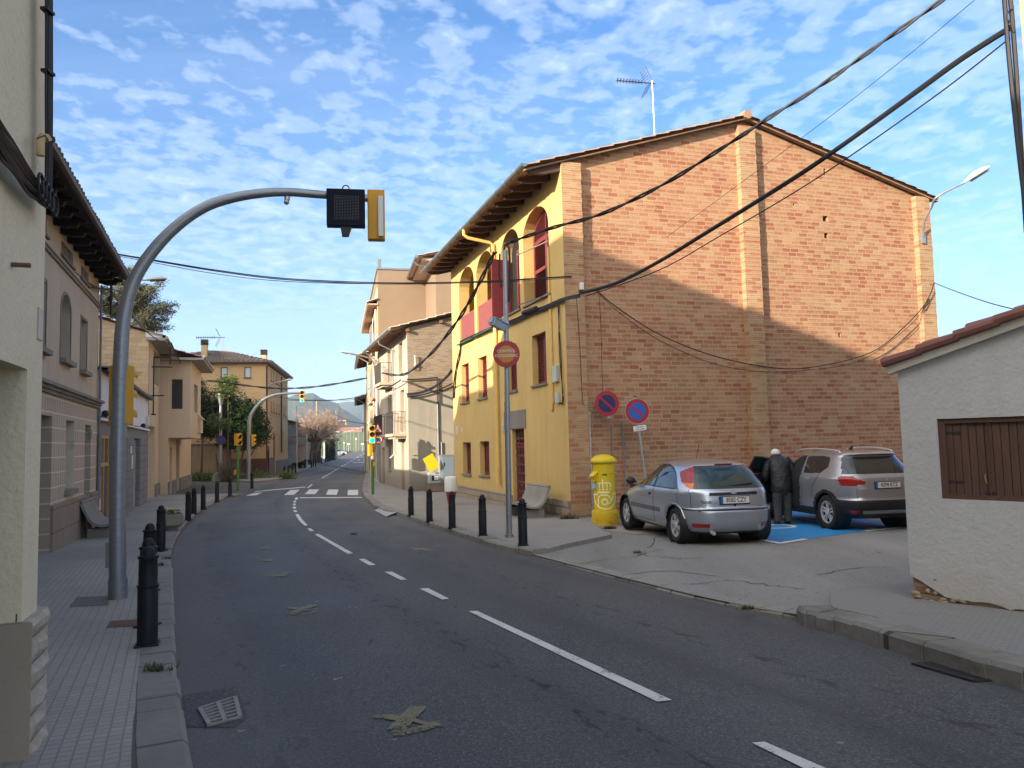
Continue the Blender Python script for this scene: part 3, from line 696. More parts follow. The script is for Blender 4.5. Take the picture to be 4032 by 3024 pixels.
# arched shutters of the near bay, half-open leaves of the next
def archshutter(a, b, z0, zs, zt, d):
    mb = MB(); mid = (a+b)/2; louvre(mb, fR, a, mid-.004, z0, zs-.02, d, .09, .05, (z0+.95,)); louvre(mb, fR, mid+.004, b, z0, zs-.02, d, .09, .05, (z0+.95,))
    lp = archloop(a, b, zs-.02, zs, zt, 14)[2:]; c = (a+b)/2
    for p, q in zip(lp, lp[1:]):
        k = .9; pi, qi = (c+(p[0]-c)*k, zs+(p[1]-zs)*k-.02), (c+(q[0]-c)*k, zs+(q[1]-zs)*k-.02); mb.add([fR(*p, d-.02), fR(*q, d-.02), fR(*qi, d-.02), fR(*pi, d-.02)], [(0, 1, 2, 3)])
    mb.add([fR(*p, d+.02) for p in lp], [tuple(range(len(lp)))])
    z = zs+.04
    while z < zt-.08:
        w_ = (b-a)/2*.9*math.sqrt(max(0, 1-((z-zs)/(zt-zs))**2))
        if w_ > .1: mb.add([fR(c-w_, z, d-.012), fR(c+w_, z, d-.012), fR(c+w_, z+.035, d+.012), fR(c-w_, z+.035, d+.012)], [(0, 1, 2, 3)])
        z += .05
    mb.box(d-.024, d-.015, mid-.03, mid+.03, z0, zt-.05)
    return mb
part(archshutter(*ar[0][:2], 5.30, 7.15, 7.82, .34), 'shutter', m_red, H)
sill(H, fR, ar[0][0], ar[0][1], 5.29, m_lint); sill(H, fR, ar[1][0], ar[1][1], 5.29, m_lint)
mb = MB(); louvre(mb, fR, 3.40, 4.2, 5.3, 7.2, .22, .09, .05, (6.2,)); part(mb, 'shutter', m_red, H)
mb = MB(); fo = lambda u, z, d: (-.42+u*.78, 4.95+u*.0+d+.0, z)
fo = lambda u, z, d: V((.30, 5.08, 0))+V((-.72*u, -.16*u, z))+V((.2*d, -.95*d, 0))
louvre(mb, fo, 0, .95, 5.25, 7.1, 0, .09, .05, (6.2,)); mb.hexa([V(fo(*q)) for q in ((.05, 5.3, .03), (.9, 5.3, .03), (.9, 7.05, .03), (.05, 7.05, .03), (.05, 5.3, .036), (.9, 5.3, .036), (.9, 7.05, .036), (.05, 7.05, .036))]); part(mb, 'shutter', m_red, H, label='red slatted shutter leaf standing open')
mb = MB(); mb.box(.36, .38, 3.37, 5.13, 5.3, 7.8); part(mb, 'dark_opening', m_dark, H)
for a, b, z0 in ar[2:]:
    mb = MB(); u = a
    while u < b-.02: mb.box(.06, .085, u+.008, min(b, u+.098), z0+.04, z0+.97); u += .105
    mb.box(.055, .10, a, b, z0+.93, z0+1.0); mb.box(.085, .12, a, b, z0+.1, z0+.16)
    part(mb, 'railing', m_redl, H)
    mb = MB(); mb.bar((-.09, a+.05, z0-.06), (-.09, b-.0, z0-.04), .12, .03); part(mb, 'ledge', m_green, H)
# door
mb = MB(); d = .13; a, b, z0, z1 = door
mb.box(d, d+.05, a, b, z0, z1-.45)
for i in range(3):
    for j in range(6):
        pass
part(mb, 'door', m_red, H)
mb = MB()
for i in range(4):
    for j in range(6):
        u0 = a+.12+i*.225; zz0 = z0+.42+j*.255; mb.box(d-.006, d+.0, u0, u0+.17, zz0, zz0+.2)
mb.box(d+.01, d+.04, a, b, z1-.40, z1)
dr = [o for o in COL.objects if o.parent == H and o.name.startswith('door')][-1]
mb.build('door_pane', m_glass, dr)
mb = MB()
for i in range(5): mb.box(d-.025, d-.006, a+.075+i*.2375-.02*(i > 0), a+.095+i*.2375, z0+.36, z1-.46)
for j in range(8): mb.box(d-.022, d-.006, a, b, z0+.38+j*.255-.04, z0+.40+j*.255)
for i in range(5): mb.box(d-.02, d+.005, a+i*.26, a+.02+i*.26, z1-.42, z1)
mb.box(d-.03, d-.004, a, b, z1-.45, z1-.40); mb.ball((d-.05, a+.12, z0+1.05), .03)
mb.build('door_bars', m_red, dr)
mb = MB(); mb.box(-.03, .06, 3.12, 5.12, 1.82, 2.36); part(mb, 'door_lintel', m_lint, H, bevel=.01)
# roof
sl = (10.28-8.24)/(5.55+.92)
mb = MB(); tiles(mb, (-1.0, -.07, 8.22), (-1.0, UE+.45, 8.22), (5.55, -.07, 10.25), (5.55, UE+.45, 10.28), .22, .05, .42, .025)
tiles(mb, (12.2, -.07, 8.44), (12.2, UE+.45, 8.44), (5.55, -.07, 10.25), (5.55, UE+.45, 10.28), .22, .05, .42, .035)
mb.tube([(5.55, -.1, 10.27), (5.55, UE+.4, 10.30)], .13, 8)
part(mb, 'roof', m_tile, H)
mb = MB(); mb.bar((-.98, .03, 8.14), (5.5, .03, 10.165), .13, .04); mb.bar((12.2, .03, 8.36), (5.6, .03, 10.165), .13, .04)
mb.add([(-.96, -.1, 8.205), (-.96, UE+.4, 8.205), (.4, UE+.4, 8.63), (.4, -.1, 8.63)], [(0, 1, 2, 3)])
part(mb, 'roof_edge', plain('eave_plank', (.26, .16, .10), .85, 0, .5, 6), H)
for k in range(18):
    y = .06+k*.69; mb = MB()
    mb.prism([(-.80, 8.08), (-.88, 8.18), (.1, 8.5), (.1, 8.24), (-.45, 8.10)], lambda u, z, dd: (u, y+dd, z), 0, .11)
    part(mb, 'eave_bracket', m_wood, H)
mb = MB(); pts = [(.085*math.cos(R(180+i*22.5)), .085*math.sin(R(180+i*22.5))) for i in range(9)]; y0, y1 = -.12, UE+.75
pr = [(x-1.02, z+8.26) for x, z in pts]; pi_ = [(x*.9-1.02, z*.9+8.26) for x, z in pts]
vs = [(x, y0, z) for x, z in pr]+[(x, y1, z) for x, z in pr]; mb.add(vs, [(i, i+1, 10+i, 9+i) for i in range(8)])
vs = [(x, y0, z) for x, z in pi_]+[(x, y1, z) for x, z in pi_]; mb.add(vs, [(i, i+1, 10+i, 9+i) for i in range(8)])
mb.add([(x, y0, z) for x, z in pr], [tuple(range(9))]); mb.add([(x, y1, z) for x, z in pr], [tuple(range(9))])
for k in range(13): mb.tube([(x*1.12-1.02, .4+k*.9, z*1.12+8.26) for x, z in pts], .012, 4)
part(mb, 'gutter', m_gut, H, True)
mb = MB(); mb.tube([(-1.02, 5.72, 8.2), (-1.02, 5.72, 8.02), (-.9, 5.70, 7.93), (-.2, 5.62, 7.80), (-.09, 5.6, 7.7), (-.09, 5.6, .12)], .055, 10)
for z in (7.6, 6.4, 5.0, 3.6, 2.5, .6): mb.tube([(-.09, 5.6, z-.03), (-.09, 5.6, z+.03)], .068, 10)
part(mb, 'downpipe', m_pipey, H, True)
mb = MB(); mb.tube([(-.03, .98, 6.5), (-.03, .98, 2.6), (-.03, .95, 2.3), (-.03, 1.02, 2.2)], .03, 8); mb.tube([(-.03, .90, 5.2), (-.03, .90, 2.4)], .02, 6); part(mb, 'conduit', m_pipey, H, True)
mb = MB()
for z in (6.66, 5.25): mb.bar((-.02, 1.0, z), (-.35, 2.55, z-.02), .025, .03)
part(mb, 'cable_bracket', plain('old_bracket', (.16, .13, .11), .7), H)
# white conduits on the gable
mb = MB(); mb.tube([(.62, .12, 2.15), (.62, .12, -.62)], .02, 6)
for z in (2.1, 1.3, .55, -.1): mb.box(.59, .65, .09, .17, z, z+.02)
part(mb, 'conduit', plain('white_pipe', (.6, .6, .58), .5), H)
mb = MB(); mb.tube([(1.22, .14, 1.75), (1.24, .14, -.55)], .018, 6); mb.tube([(1.52, .14, 1.9), (1.56, .14, -.6)], .02, 6)
part(mb, 'conduit', plain('grey_pipe', (.2, .2, .21), .5), H)
# wall boxes on the facade
mb = MB(); mb.box(-.09, 0, .52, .78, 2.93, 3.35); mb.box(-.08, 0, .50, .66, 2.38, 2.66); mb.box(-.06, 0, 5.1, 5.2, 1.75, 1.95)
part(mb, 'meter_box', plain('meter_grey', (.42, .46, .45), .5), H, bevel=.008)
mb = MB(); mb.box(-.012, 0, 10.95, 11.25, 1.75, 2.1); mb.box(-.012, 0, 10.3, 10.42, 1.85, 2.05); part(mb, 'wall_plaque', plain('plaque', (.55, .53, .5), .5), H)

# ------------------------------------------------ grey plastered house beyond the yellow one
m_greyp = stucco('grey_plaster', (.36, .33, .27), (.28, .26, .215), (.14, .12, .1), .2, grain=30, streak=.3, blot=.6)
m_paleP = stucco('pale_plaster', (.50, .44, .34), (.40, .34, .26), (.2, .16, .12), .4, grain=40, streak=.5, blot=.7)
m_brick2 = brick('upper_brick', [(0, (.22, .165, .115)), (.5, (.28, .215, .15)), (1, (.35, .275, .2))], (.30, .25, .19), .3, .075, .012, groove=False)
m_iron = plain('dark_iron', (.025, .022, .02), .6)
m_brown = plain('old_wood', (.16, .085, .045), .8, 0, .4, 7)
g3 = bframe('plastered_house', 'old grey plastered house with brick upper gable and small iron balconies', 'house', C0+A_*15.75-Gx*1.0, -18.39)
mb = MB(); mb.wall([(0, -1.2), (9, -1.2), (9, 4.1), (0, 3.62)], [], lambda u, z, d: (u, d, z), 0); part(mb, 'plaster_wall', m_greyp, g3)
mb = MB(); mb.add([(0, .0, 3.62), (9, .0, 4.1), (9, .0, 9.0), (0, .0, 6.55)], [(0, 1, 2, 3)]); part(mb, 'brick_wall', m_brick2, g3)
op = [(1.0, 1.75, -.6, 1.55, 'm'), (4.6, 5.4, .2, 1.35, 'w'), (.9, 1.9, 2.0, 3.9, 'd'), (4.3, 5.4, 2.0, 3.9, 'd'), (1.2, 2.2, 4.7, 6.1, 'w'), (4.4, 5.4, 4.55, 6.1, 'd'), (6.6, 7.4, -.6, 1.3, 'm')]
mb = MB(); mb.wall(rect(0, 8.2, -1.2, 6.5), [rect(*o[:4]) for o in op], fR, .25); mb.add([(0, 8.2, -1), (9, 8.2, -1), (9, 8.2, 9), (0, 8.2, 6.5)], [(0, 1, 2, 3)]); part(mb, 'facade_wall', m_paleP, g3)
for a, b, z0, z1, k in op:
    mb = MB(); mb.box(.22, .26, a, b, z0, z1)
    o = part(mb, 'door' if k != 'w' else 'window', m_brown if k != 'w' else m_dark, g3)
    if k == 'w': sill(g3, fR, a, b, z0, m_greyp)
for z0, a, b in ((1.92, .4, 2.4), (1.92, 3.6, 6.2), (4.45, 3.8, 6.0)):
    mb = MB(); mb.box(-.62, .0, a, b, z0-.12, z0); mb.box(-.5, 0, a+.1, b-.1, z0-.22, z0-.12); bl = part(mb, 'balcony', m_paleP, g3)
    mb = MB(); n = int((b-a)/.11)
    for i in range(n+1): y = a+.04+i*(b-a-.08)/n; mb.tube([(-.58, y, z0), (-.58, y, z0+.95)], .010, 4)
    for i in range(5):
        for y in (a+.04, b-.04): mb.tube([(-.58+.13*i, y, z0), (-.58+.13*i, y, z0+.95)], .010, 4)
    mb.bar((-.58, a, z0+.96), (-.58, b, z0+.96), .04, .02)
    for y in (a+.04, b-.04): mb.bar((-.58, y, z0+.96), (0, y, z0+.96), .04, .02)
    mb.build('railing', m_iron, bl)
mb = MB(); tiles(mb, (-.75, -.25, 6.48), (-.75, 8.3, 6.48), (9, -.25, 9.15), (9, 8.3, 9.15), .22, .05, .42, .035); part(mb, 'roof', m_tilel, g3)
mb = MB()
for k in range(6): mb.tube([(.0+k*1.5, -.22, 6.42+.275*1.5*k), (.0+k*1.5, .3, 6.42+.275*1.5*k)], .075, 8)
for k in range(12): mb.tube([(-.68, .15+k*.7, 6.34), (.2, .15+k*.7, 6.56)], .06, 6)
part(mb, 'rafter', plain('log_wood', (.20, .115, .06), .85, 0, .3, 8), g3)
mb = MB(); mb.tube([(-.82, -.2, 6.44), (-.82, 8.4, 6.44)], .07, 8); mb.tube([(-.8, 3.1, 6.4), (-.75, 3.1, 6.2), (-.12, 3.1, 5.9), (-.1, 3.1, 1.0), (-.3, 3.1, .8)], .045, 8); mb.tube([(-.8, 7.9, 6.4), (-.12, 7.9, 5.9), (-.1, 7.9, -.5)], .045, 8)
part(mb, 'gutter', m_galv, g3, True)
mb = MB(); mb.tube([(1.3, -.05, 3.2), (1.32, -.05, -.5)], .035, 8); mb.tube([(1.46, -.05, 1.5), (1.48, -.05, -.5)], .035, 8); part(mb, 'conduit', m_galv, g3, True)
mb = MB(); mb.box(.0, 1.05, -.35, 0, -.9, .25); part(mb, 'wall_buttress', m_greyp, g3, bevel=.02)
mb = MB(); mb.tube([(.32, -.02, 4.7), (.32, -.12, 4.72), (.32, -.12, 5.25)], .025, 6); mb.ball((.32, -.12, 5.28), .05); mb.ball((.32, -.12, 4.9), .06); part(mb, 'insulator', plain('porcelain', (.6, .6, .58), .4), g3)
mb = MB(); mb.tube(sag((-.05, -.1, 3.5), (2.0, -.1, 4.1), .12), .035, 6); mb.tube(sag((-.05, -.1, 4.25), (1.3, -.1, 4.35), .02), .03, 6); mb.tube([(1.3, -.08, 4.35), (1.32, -.08, 3.2)], .04, 6); mb.tube(sag((-.3, 0, 4.25), (-.3, 6, 4.3), .1), .03, 6); part(mb, 'cable', m_black, g3)

# ------------------------------------------------ tall beige block
m_beige = stucco('beige_render', (.25, .185, .125), (.225, .165, .11), grain=60, bstr=.15, streak=.06)
m_yell2 = stucco('pale_yellow_render', (.66, .52, .28), (.6, .47, .25), grain=60, bstr=.15)
m_brick3 = brick('red_brick', [(0, (.36, .19, .12)), (.5, (.42, .23, .145)), (1, (.46, .28, .18))], (.36, .28, .21), .25, .07, .01, 'yz', groove=False)
g4 = bframe('apartment_block', 'tall beige block with plain blind side wall rising behind the plastered house', 'apartment block', C0+A_*24.1-Gx*1.0, -12.8)
mb = MB(); mb.box(0, 11, 0, 11, -1.2, 11.0); part(mb, 'wall', m_beige, g4)
mb = MB(); mb.box(-.06, 11.06, -.06, 11.06, 11.003, 11.1); mb.box(.02, .2, .05, .25, 11.1, 11.6); part(mb, 'parapet', m_gut, g4)
mb = MB(); mb.box(-.04, -.003, .05, 10.95, -.6, 10.0); part(mb, 'facade_render', m_yell2, g4)
for z in (1.9, 4.55, 7.2):
    for y in (1.2, 6.2):
        mb = MB(); mb.box(-.13, -.043, y-.25, y+2.6, z-.5, z+1.75); part(mb, 'brick_panel', m_brick3, g4)
        mb = MB(); mb.box(-.15, -.132, y+.4, y+1.9, z, z+1.3); w_ = part(mb, 'window', m_glass, g4)
        sill(g4, lambda u, z_, d: (d-.14, u, z_), y-.2, y+2.5, z-.5, m_lint, .1)
mb = MB(); tiles(mb, (-.6, -.1, 9.15), (-.6, 11, 9.15), (.0, -.1, 9.4), (0, 11, 9.4), .22, .05, .4); mb.box(-.55, 0, -.05, 11, 9.04, 9.11); part(mb, 'canopy_roof', m_tilel, g4)
mb = MB(); mb.tube([(-.1, .6, 8.9), (-.1, .6, -.5)], .05, 8); mb.tube([(-.1, 3.9, 8.9), (-.1, 3.9, -.5)], .05, 8); part(mb, 'downpipe', m_galv, g4, True)
mb = MB(); mb.box(2.6, 11, -4.5, -.02, 6, 10.6); part(mb, 'stair_tower', m_beige, g4)
mb = MB(); tiles(mb, (1.7, -4.9, 10.6), (1.7, .3, 10.6), (6.6, -4.9, 11.9), (6.6, .3, 11.9)); mb.box(1.9, 2.7, -4.7, .0, 10.45, 10.58); part(mb, 'roof', m_tilel, g4)
mb = MB(); mb.tube([(1.62, -5, 10.56), (1.62, .4, 10.56)], .08, 8); mb.tube([(1.62, -4.2, 10.5), (1.7, -4.2, 10.35), (2.5, -4.2, 10.2)], .06, 8); part(mb, 'gutter', m_gut, g4, True)
# ------------------------------------------------ yellow houses further along
def small_house(org, h, L, z, dp, label, wallm, rows, name='terraced_house', roofm=m_tilel):
    g = bframe(name, label, 'house', org, h)
    op = [(y, y+.9, z0, z0+1.35) for z0 in rows for y in [1.2+2.4*i for i in range(int((L-1.6)/2.4))]]
    mb = MB(); mb.wall(rect(0, L, -1.2, z), [rect(*o) for o in op], fR, .2); mb.add([(0, 0, -1.2), (8, 0, -1.2), (8, 0, z+2.4), (0, 0, z)], [(0, 1, 2, 3)]); mb.add([(0, L, -1.2), (8, L, -1.2), (8, L, z+2.4), (0, L, z)], [(0, 1, 2, 3)]); part(mb, 'wall', wallm, g)
    for o in op:
        mb = MB(); mb.box(.17, .2, *o); part(mb, 'window', m_brown, g); sill(g, fR, o[0], o[1], o[2], m_lint)
    mb = MB(); tiles(mb, (-.8, -.1, z-.02), (-.8, L+.1, z-.02), (8, -.1, z+2.5), (8, L+.1, z+2.5)); part(mb, 'roof', roofm, g)
    mb = MB()
    for k in range(int(L/.7)): mb.bar((-.7, .1+k*.7, z-.08), (.1, .1+k*.7, z+.1), .1, .12)
    part(mb, 'rafter', m_wood, g)
    mb = MB(); mb.tube([(-.86, -.2, z-.04), (-.86, L+.2, z-.04)], .07, 8); mb.tube([(-.84, .3, z-.1), (-.15, .3, z-.5), (-.1, .3, -.5)], .05, 8); part(mb, 'gutter', m_galv, g, True)
    return g
small_house(V((-9.64, 52.15, 0)), -12.4, 9.5, 7.6, 8, 'pale yellow house with overhanging eave next to the tall beige block', m_yell2, (.6, 3.0, 5.4))
small_house(V((-11.70, 61.5, 0)), -11.6, 12, 5.3, 8, 'lowest pale yellow house at the far end of the right row', m_yell2, (.6, 3.0))
# ------------------------------------------------ white roadside shed
m_white_r = stucco('white_rough_render', (.47, .472, .475), (.42, .42, .42), (.36, .28, .17), .20, grain=26, bstr=1.0, streak=.12, blot=1.2)
m_bbase = brick('bare_base', [(0, (.20, .10, .06)), (.5, (.27, .15, .09)), (1, (.33, .22, .14))], (.25, .2, .15), .3, .1, .02, 'yz', groove=False, bstr=1.0)
SH = bframe('shed', 'low white rough-rendered shed with sloping tile roof and brown plank shutter', 'shed', V((6.53, 3.93, 0)), -38)
prof = [(0, 1.7), (1.9, 2.72), (4.5, 2.07)]
mb = MB(); outer = [(0, -.5), (4.5, -.5), (4.5, 2.06), (1.9, 2.75), (0, 2.2)]
# the render has fallen off near the foot: a ragged lower edge with bare masonry behind it
rr = random.Random(4); low = []
for i in range(60):
    u = 4.5*i/59; low.append((u, -.13+.07*abs(noise.noise(V((u*3, 0, 2))))+.05*abs(noise.noise(V((u*11, 0, 5))))+(.19*max(0, (u-4.15)/.35)**.8 if u > 4.15 else 0)+.02*rr.random()))
mb.wall(low+[(4.5, 2.06), (1.9, 2.75), (0, 2.2)], [rect(2.9, 4.17, .82, 1.56)], lambda u, z, d: (d, u, z), .1)
mb.add([(0, 4.5, .12), (5, 4.5, .12), (5, 4.5, 2.06), (0, 4.5, 2.06)], [(0, 1, 2, 3)])
mb.add([(5, 0, -.4), (5, 4.5, -.4), (5, 4.5, 2.06), (5, 1.9, 2.7), (5, 0, 2.2)], [(0, 1, 2, 3, 4)]); mb.add([(0, 0, -.4), (5, 0, -.4), (5, 0, 2.2), (0, 0, 2.2)], [(0, 1, 2, 3)])
part(mb, 'wall', m_white_r, SH)
mb = MB(); mb.box(.022, .2, .02, 4.485, -.5, .35); part(mb, 'wall_core', m_bbase, SH)
for i in range(16):
    mb = MB(); u = 4.47-rr.random()**1.5*1.6; mb.ball((.02, u, -.15+rr.random()*.22*(1 if u > 4.2 else .25)), .03, rr.uniform(.02, .05), rr.uniform(.012, .03), 7, 5)
    part(mb, 'stone', plain('rubble', (.30, .23, .16), .95, 0, .5, 9, .8), SH, True)
m_plank = M_('brown_plank', lambda t: finish(t, t.mix(t.noise(t.mapping(t.n('ShaderNodeTexCoord').outputs['Object'], scale=(9, 9, .8)), 3, 4, .6), (.055, .03, .022), (.12, .06, .042)), .75, 0, t.noise(t.mapping(t.n('ShaderNodeTexCoord').outputs['Object'], scale=(20, 20, 1)), 3, 3), .4, .006))
sh = MB(); u = 2.93
rr = random.Random(9)
while u < 4.10:
    w_ = .066; sh.box(.045+rr.uniform(-.003, .003), .075, u+.002, min(4.11, u+w_-.003), .86, 1.52); u += w_
so_ = part(sh, 'shutter', m_plank, SH, bevel=.003)
mb = MB(); mb.box(.02, .07, 2.9, 4.17, 1.515, 1.575); mb.box(.02, .07, 2.9, 4.17, .81, .862); mb.box(.02, .07, 4.11, 4.17, .862, 1.515); mb.box(.035, .06, 3.755, 3.765, .862, 1.515)
mb.build('shutter_frame', m_plank, so_)
mb = MB(); mb.tube([(.03, 3.79, 1.05), (.01, 3.79, 1.04), (.005, 3.785, 1.0), (.02, 3.78, .97)], .007, 6); mb.build('handle', plain('brass', (.5, .36, .14), .35, .8), so_)
mb = MB()
for z in (.97, 1.42): mb.box(.036, .044, 3.98, 4.12, z, z+.02)
mb.box(.036, .046, 3.73, 3.8, .875, .9); mb.build('hinge', m_iron, so_)
mb = MB(); mb.bar((-.01, 4.58, 2.06), (-.01, 1.9, 2.79), .09, .10); mb.bar((-.05, -.2, 2.15), (-.05, 1.9, 2.79), .14, .13); part(mb, 'verge_board', stucco('verge_conc', (.46, .43, .37), grain=30), SH)
m_redtile = plain('red_shed_tile', (.20, .085, .07), .8, 0, .3, 5, .4)
mb = MB(); tiles(mb, (-.06, 4.61, 2.12), (5.1, 4.61, 2.12), (-.06, 1.9, 2.87), (5.1, 1.9, 2.87), .22, .05, .38, .04); tiles(mb, (-.14, -.3, 2.2), (5.1, -.3, 2.2), (-.14, 1.9, 2.87), (5.1, 1.9, 2.87), .22, .05, .38, .04)
n = 8
for i in range(n):
    p, q = V((-.06, 4.61, 2.125)).lerp(V((-.06, 1.9, 2.865)), i/n), V((-.06, 4.61, 2.125)).lerp(V((-.06, 1.9, 2.865)), (i+1.08)/n); mb.tube([p+V((0, 0, .004)), q+V((0, 0, -.016))], [.05, .042], 8)
part(mb, 'roof', m_redtile, SH)

# tall house at the right edge
m_beig2 = stucco('warm_grey_render', (.36, .30, .23), (.30, .25, .19), grain=40, streak=.3)
R0 = bframe('roadside_house', 'tall house of which only one cable-hung wall corner shows at the right edge', 'house', V((6.98, 10.0, 0)), 36)
mb = MB(); mb.box(0, 5, 0, 7, -.6, 13.2); part(mb, 'wall', m_beig2, R0)
mb = MB(); mb.box(-.1, 5.1, -.1, 7.1, 13.2, 13.35); part(mb, 'parapet', m_gut, R0)

# ------------------------------------------------ LEFT SIDE: near house with rough render
m_crm = stucco('cream_render', (.82, .70, .49), (.74, .625, .43), (.25, .21, .16), None, grain=34, bstr=1.0, streak=.42)
m_crm_s = stucco('cream_jamb', (.58, .49, .34), (.5, .42, .29), grain=80, bstr=.5)
L0 = bframe('cream_house', 'near cream rough-rendered house with deep doorway and stone-faced corner, hung with cables', 'house', V((-2.53, 4.22, 0)), -18.9)
mb = MB(); mb.wall(rect(-13.0, 0, -.5, 8.6), [rect(-1.75, -.30, -.4, 1.87), rect(-5.2, -4.2, 1.0, 2.3), rect(-5.2, -4.2, 4.2, 5.8), rect(-9.2, -8.2, 4.2, 5.8)], lambda u, z, d: (-.05-d, u, z), .9)
mb.add([(-.05, 0, -.5), (-9, 0, -.5), (-9, 0, 8.6), (-4.5, 0, 10.1), (-.05, 0, 8.6)], [(0, 1, 2, 3, 4)])
mb.add([(-.05, -13, -.5), (-9, -13, -.5), (-9, -13, 8.6), (-4.5, -13, 10.1), (-.05, -13, 8.6)], [(0, 1, 2, 3, 4)]); mb.add([(-9, 0, -.5), (-9, -13, -.5), (-9, -13, 8.6), (-9, 0, 8.6)], [(0, 1, 2, 3)])
part(mb, 'wall', m_crm, L0)
mb = MB(); mb.box(-.94, -.9, -1.75, -.3, -.4, 1.87); part(mb, 'door', m_brown, L0)
for z0, a in ((1.0, -5.2), (4.2, -5.2), (4.2, -9.2)):
    mb = MB(); mb.box(-.5, -.46, a, a+1, z0, z0+1.6); part(mb, 'window', m_glass, L0)
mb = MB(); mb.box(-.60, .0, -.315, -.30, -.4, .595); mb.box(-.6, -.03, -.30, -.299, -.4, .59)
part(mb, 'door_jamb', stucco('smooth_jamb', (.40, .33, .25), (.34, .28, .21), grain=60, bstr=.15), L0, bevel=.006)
m_rock = plain('rock_faced', (.42, .37, .29), .95, 0, .45, 14, 1.0)
mb = MB(); z = -.4; rr = random.Random(2)
while z < .58:
    h = .125; 
    # rock-faced corner blocks
    nx, ny = 5, 3; g = []
    zt_ = min(.6, z+h-.006)
    for i in range(nx+1):
        for j in range(ny+1):
            bul = .035*math.sin(math.pi*i/nx)**.5*math.sin(math.pi*j/ny)**.5*rr.uniform(.4, 1.3)
            g.append((-.02+bul, -.30+.40*i/nx, z+(zt_-z)*j/ny))
    for i in range(nx):
        for j in range(ny): k = i*(ny+1)+j; mb.add([g[k], g[k+ny+1], g[k+ny+2], g[k+1]], [(0, 1, 2, 3)])
    mb.box(-.3, -.018, -.30, .10, z, zt_); z += .13
mb.box(-.25, -.03, -.295, .09, -.4, .595)
part(mb, 'stone_facing', m_rock, L0)
mb = MB(); tiles(mb, (.6, -13.4, 8.5), (.6, .3, 8.5), (-4.5, -13.4, 10.2), (-4.5, .3, 10.2)); tiles(mb, (-9.6, -13.4, 8.5), (-9.6, .3, 8.5), (-4.5, -13.4, 10.2), (-4.5, .3, 10.2)); part(mb, 'roof', m_tile, L0)
mb = MB(); mb.box(-.05, -.042, -.13, -.035, 2.05, 2.22); part(mb, 'number_plaque', plain('tile_plaque', (.42, .38, .36), .4), L0)
mb = MB(); mb.tube([(-.05, -.62, 2.34), (.03, -.62, 2.34)], .012, 6); part(mb, 'wall_peg', plain('rust', (.14, .07, .05), .8), L0)
mb = MB(); mb.tube([(-.048, -.40, .62), (-.047, -.40, .66)], .003, 4); pts = [(-.0505, -.325, .605), (-.0505, -.34, .68), (-.0505, -.33, .72)]
mb.tube([(-.30, -.301, .6), (-.26, -.301, .68), (-.28, -.301, .74), (-.24, -.301, .8), (-.26, -.301, .86), (-.22, -.301, .92)], .004, 4); part(mb, 'crack', m_dark, L0)

# grey house with arched window and block-pattern ground floor
m_tau = stucco('taupe_render', (.62, .50, .365), (.54, .435, .315), (.2, .16, .13), None, grain=60, bstr=.2, streak=.35)
m_tauD = stucco('taupe_trim', (.29, .26, .22), (.25, .22, .185), grain=50, bstr=.2, streak=.3)
m_blk = blocks('sgraffito_blocks', (.48, .385, .28), (.55, .45, .335), (.76, .65, .50), .21, .27, .016, 'yz', None, .0, .9, .1, .25, 40, .003, .3, (.2, .17, .14))
m_plin = blocks('plinth_blocks', (.29, .235, .175), (.35, .285, .215), (.14, .115, .09), .7, .42, .012, 'yz', None, .5, .9, .4, .3, 30, .006)
L1 = bframe('arched_house', 'two storey taupe house with arched window, dark bracketed eave and block-pattern ground floor', 'house', V((-10.08, 18.65, 0)), -20.4)
aw = archloop(-4.53, -3.58, 3.22, 4.12, 4.5); ups = [aw, rect(-2.42, -1.66, 3.2, 4.33), rect(-6.7, -5.84, 3.2, 4.38)]
at_ = [rect(-4.62, -3.42, 5.19, 5.46), rect(-2.52, -1.55, 5.19, 5.46), rect(-6.9, -5.9, 5.19, 5.46)]
gd = [rect(-6.4, -5.17, -.6, 2.09), rect(-3.84, -2.95, .70, 2.07), rect(-1.70, -.90, -.6, 2.04)]
mb = MB(); mb.wall(rect(-15.2, 0, 2.5, 6.0), ups+at_, fL, .24); mb.add([(0, 0, -.6), (-7, 0, -.6), (-7, 0, 7.8), (-3.8, 0, 7.7), (0, 0, 6.0)], [(0, 1, 2, 3, 4)]); mb.add([(-2.4, -15.2, -.6), (-2.4, -6.5, -.6), (-2.4, -6.5, 6.8), (-2.4, -15.2, 6.8)], [(0, 1, 2, 3)]); mb.add([(-7, 0, -.6), (-7, -6.5, -.6), (-7, -6.5, 6.2), (-7, 0, 6.2)], [(0, 1, 2, 3)])
part(mb, 'upper_wall', m_tau, L1)
mb = MB(); mb.wall(rect(-15.2, -.01, -.7, 2.5), gd, lambda u, z, d: (.01-d, u, z), .28); part(mb, 'block_wall', m_blk, L1)
for a, b in ((-15.2, -6.42), (-5.16, -1.72), (-.89, .005)):
    mb = MB(); mb.box(.0, .06, a, b, -.7, .5); part(mb, 'plinth', m_plin, L1, bevel=.01)
mb = MB(); mb.box(.0, .10, -15.2, .02, 2.54, 2.60); mb.box(.0, .16, -15.2, .06, 2.60, 2.66); mb.box(0, .06, -15.2, .0, 2.48, 2.54); part(mb, 'cornice', m_tauD, L1)
mb = MB(); mb.box(.0, .04, -15.2, .02, 4.93, 4.99); mb.box(0, .06, -15.2, .03, 4.99, 5.02); part(mb, 'string_course', m_tauD, L1)
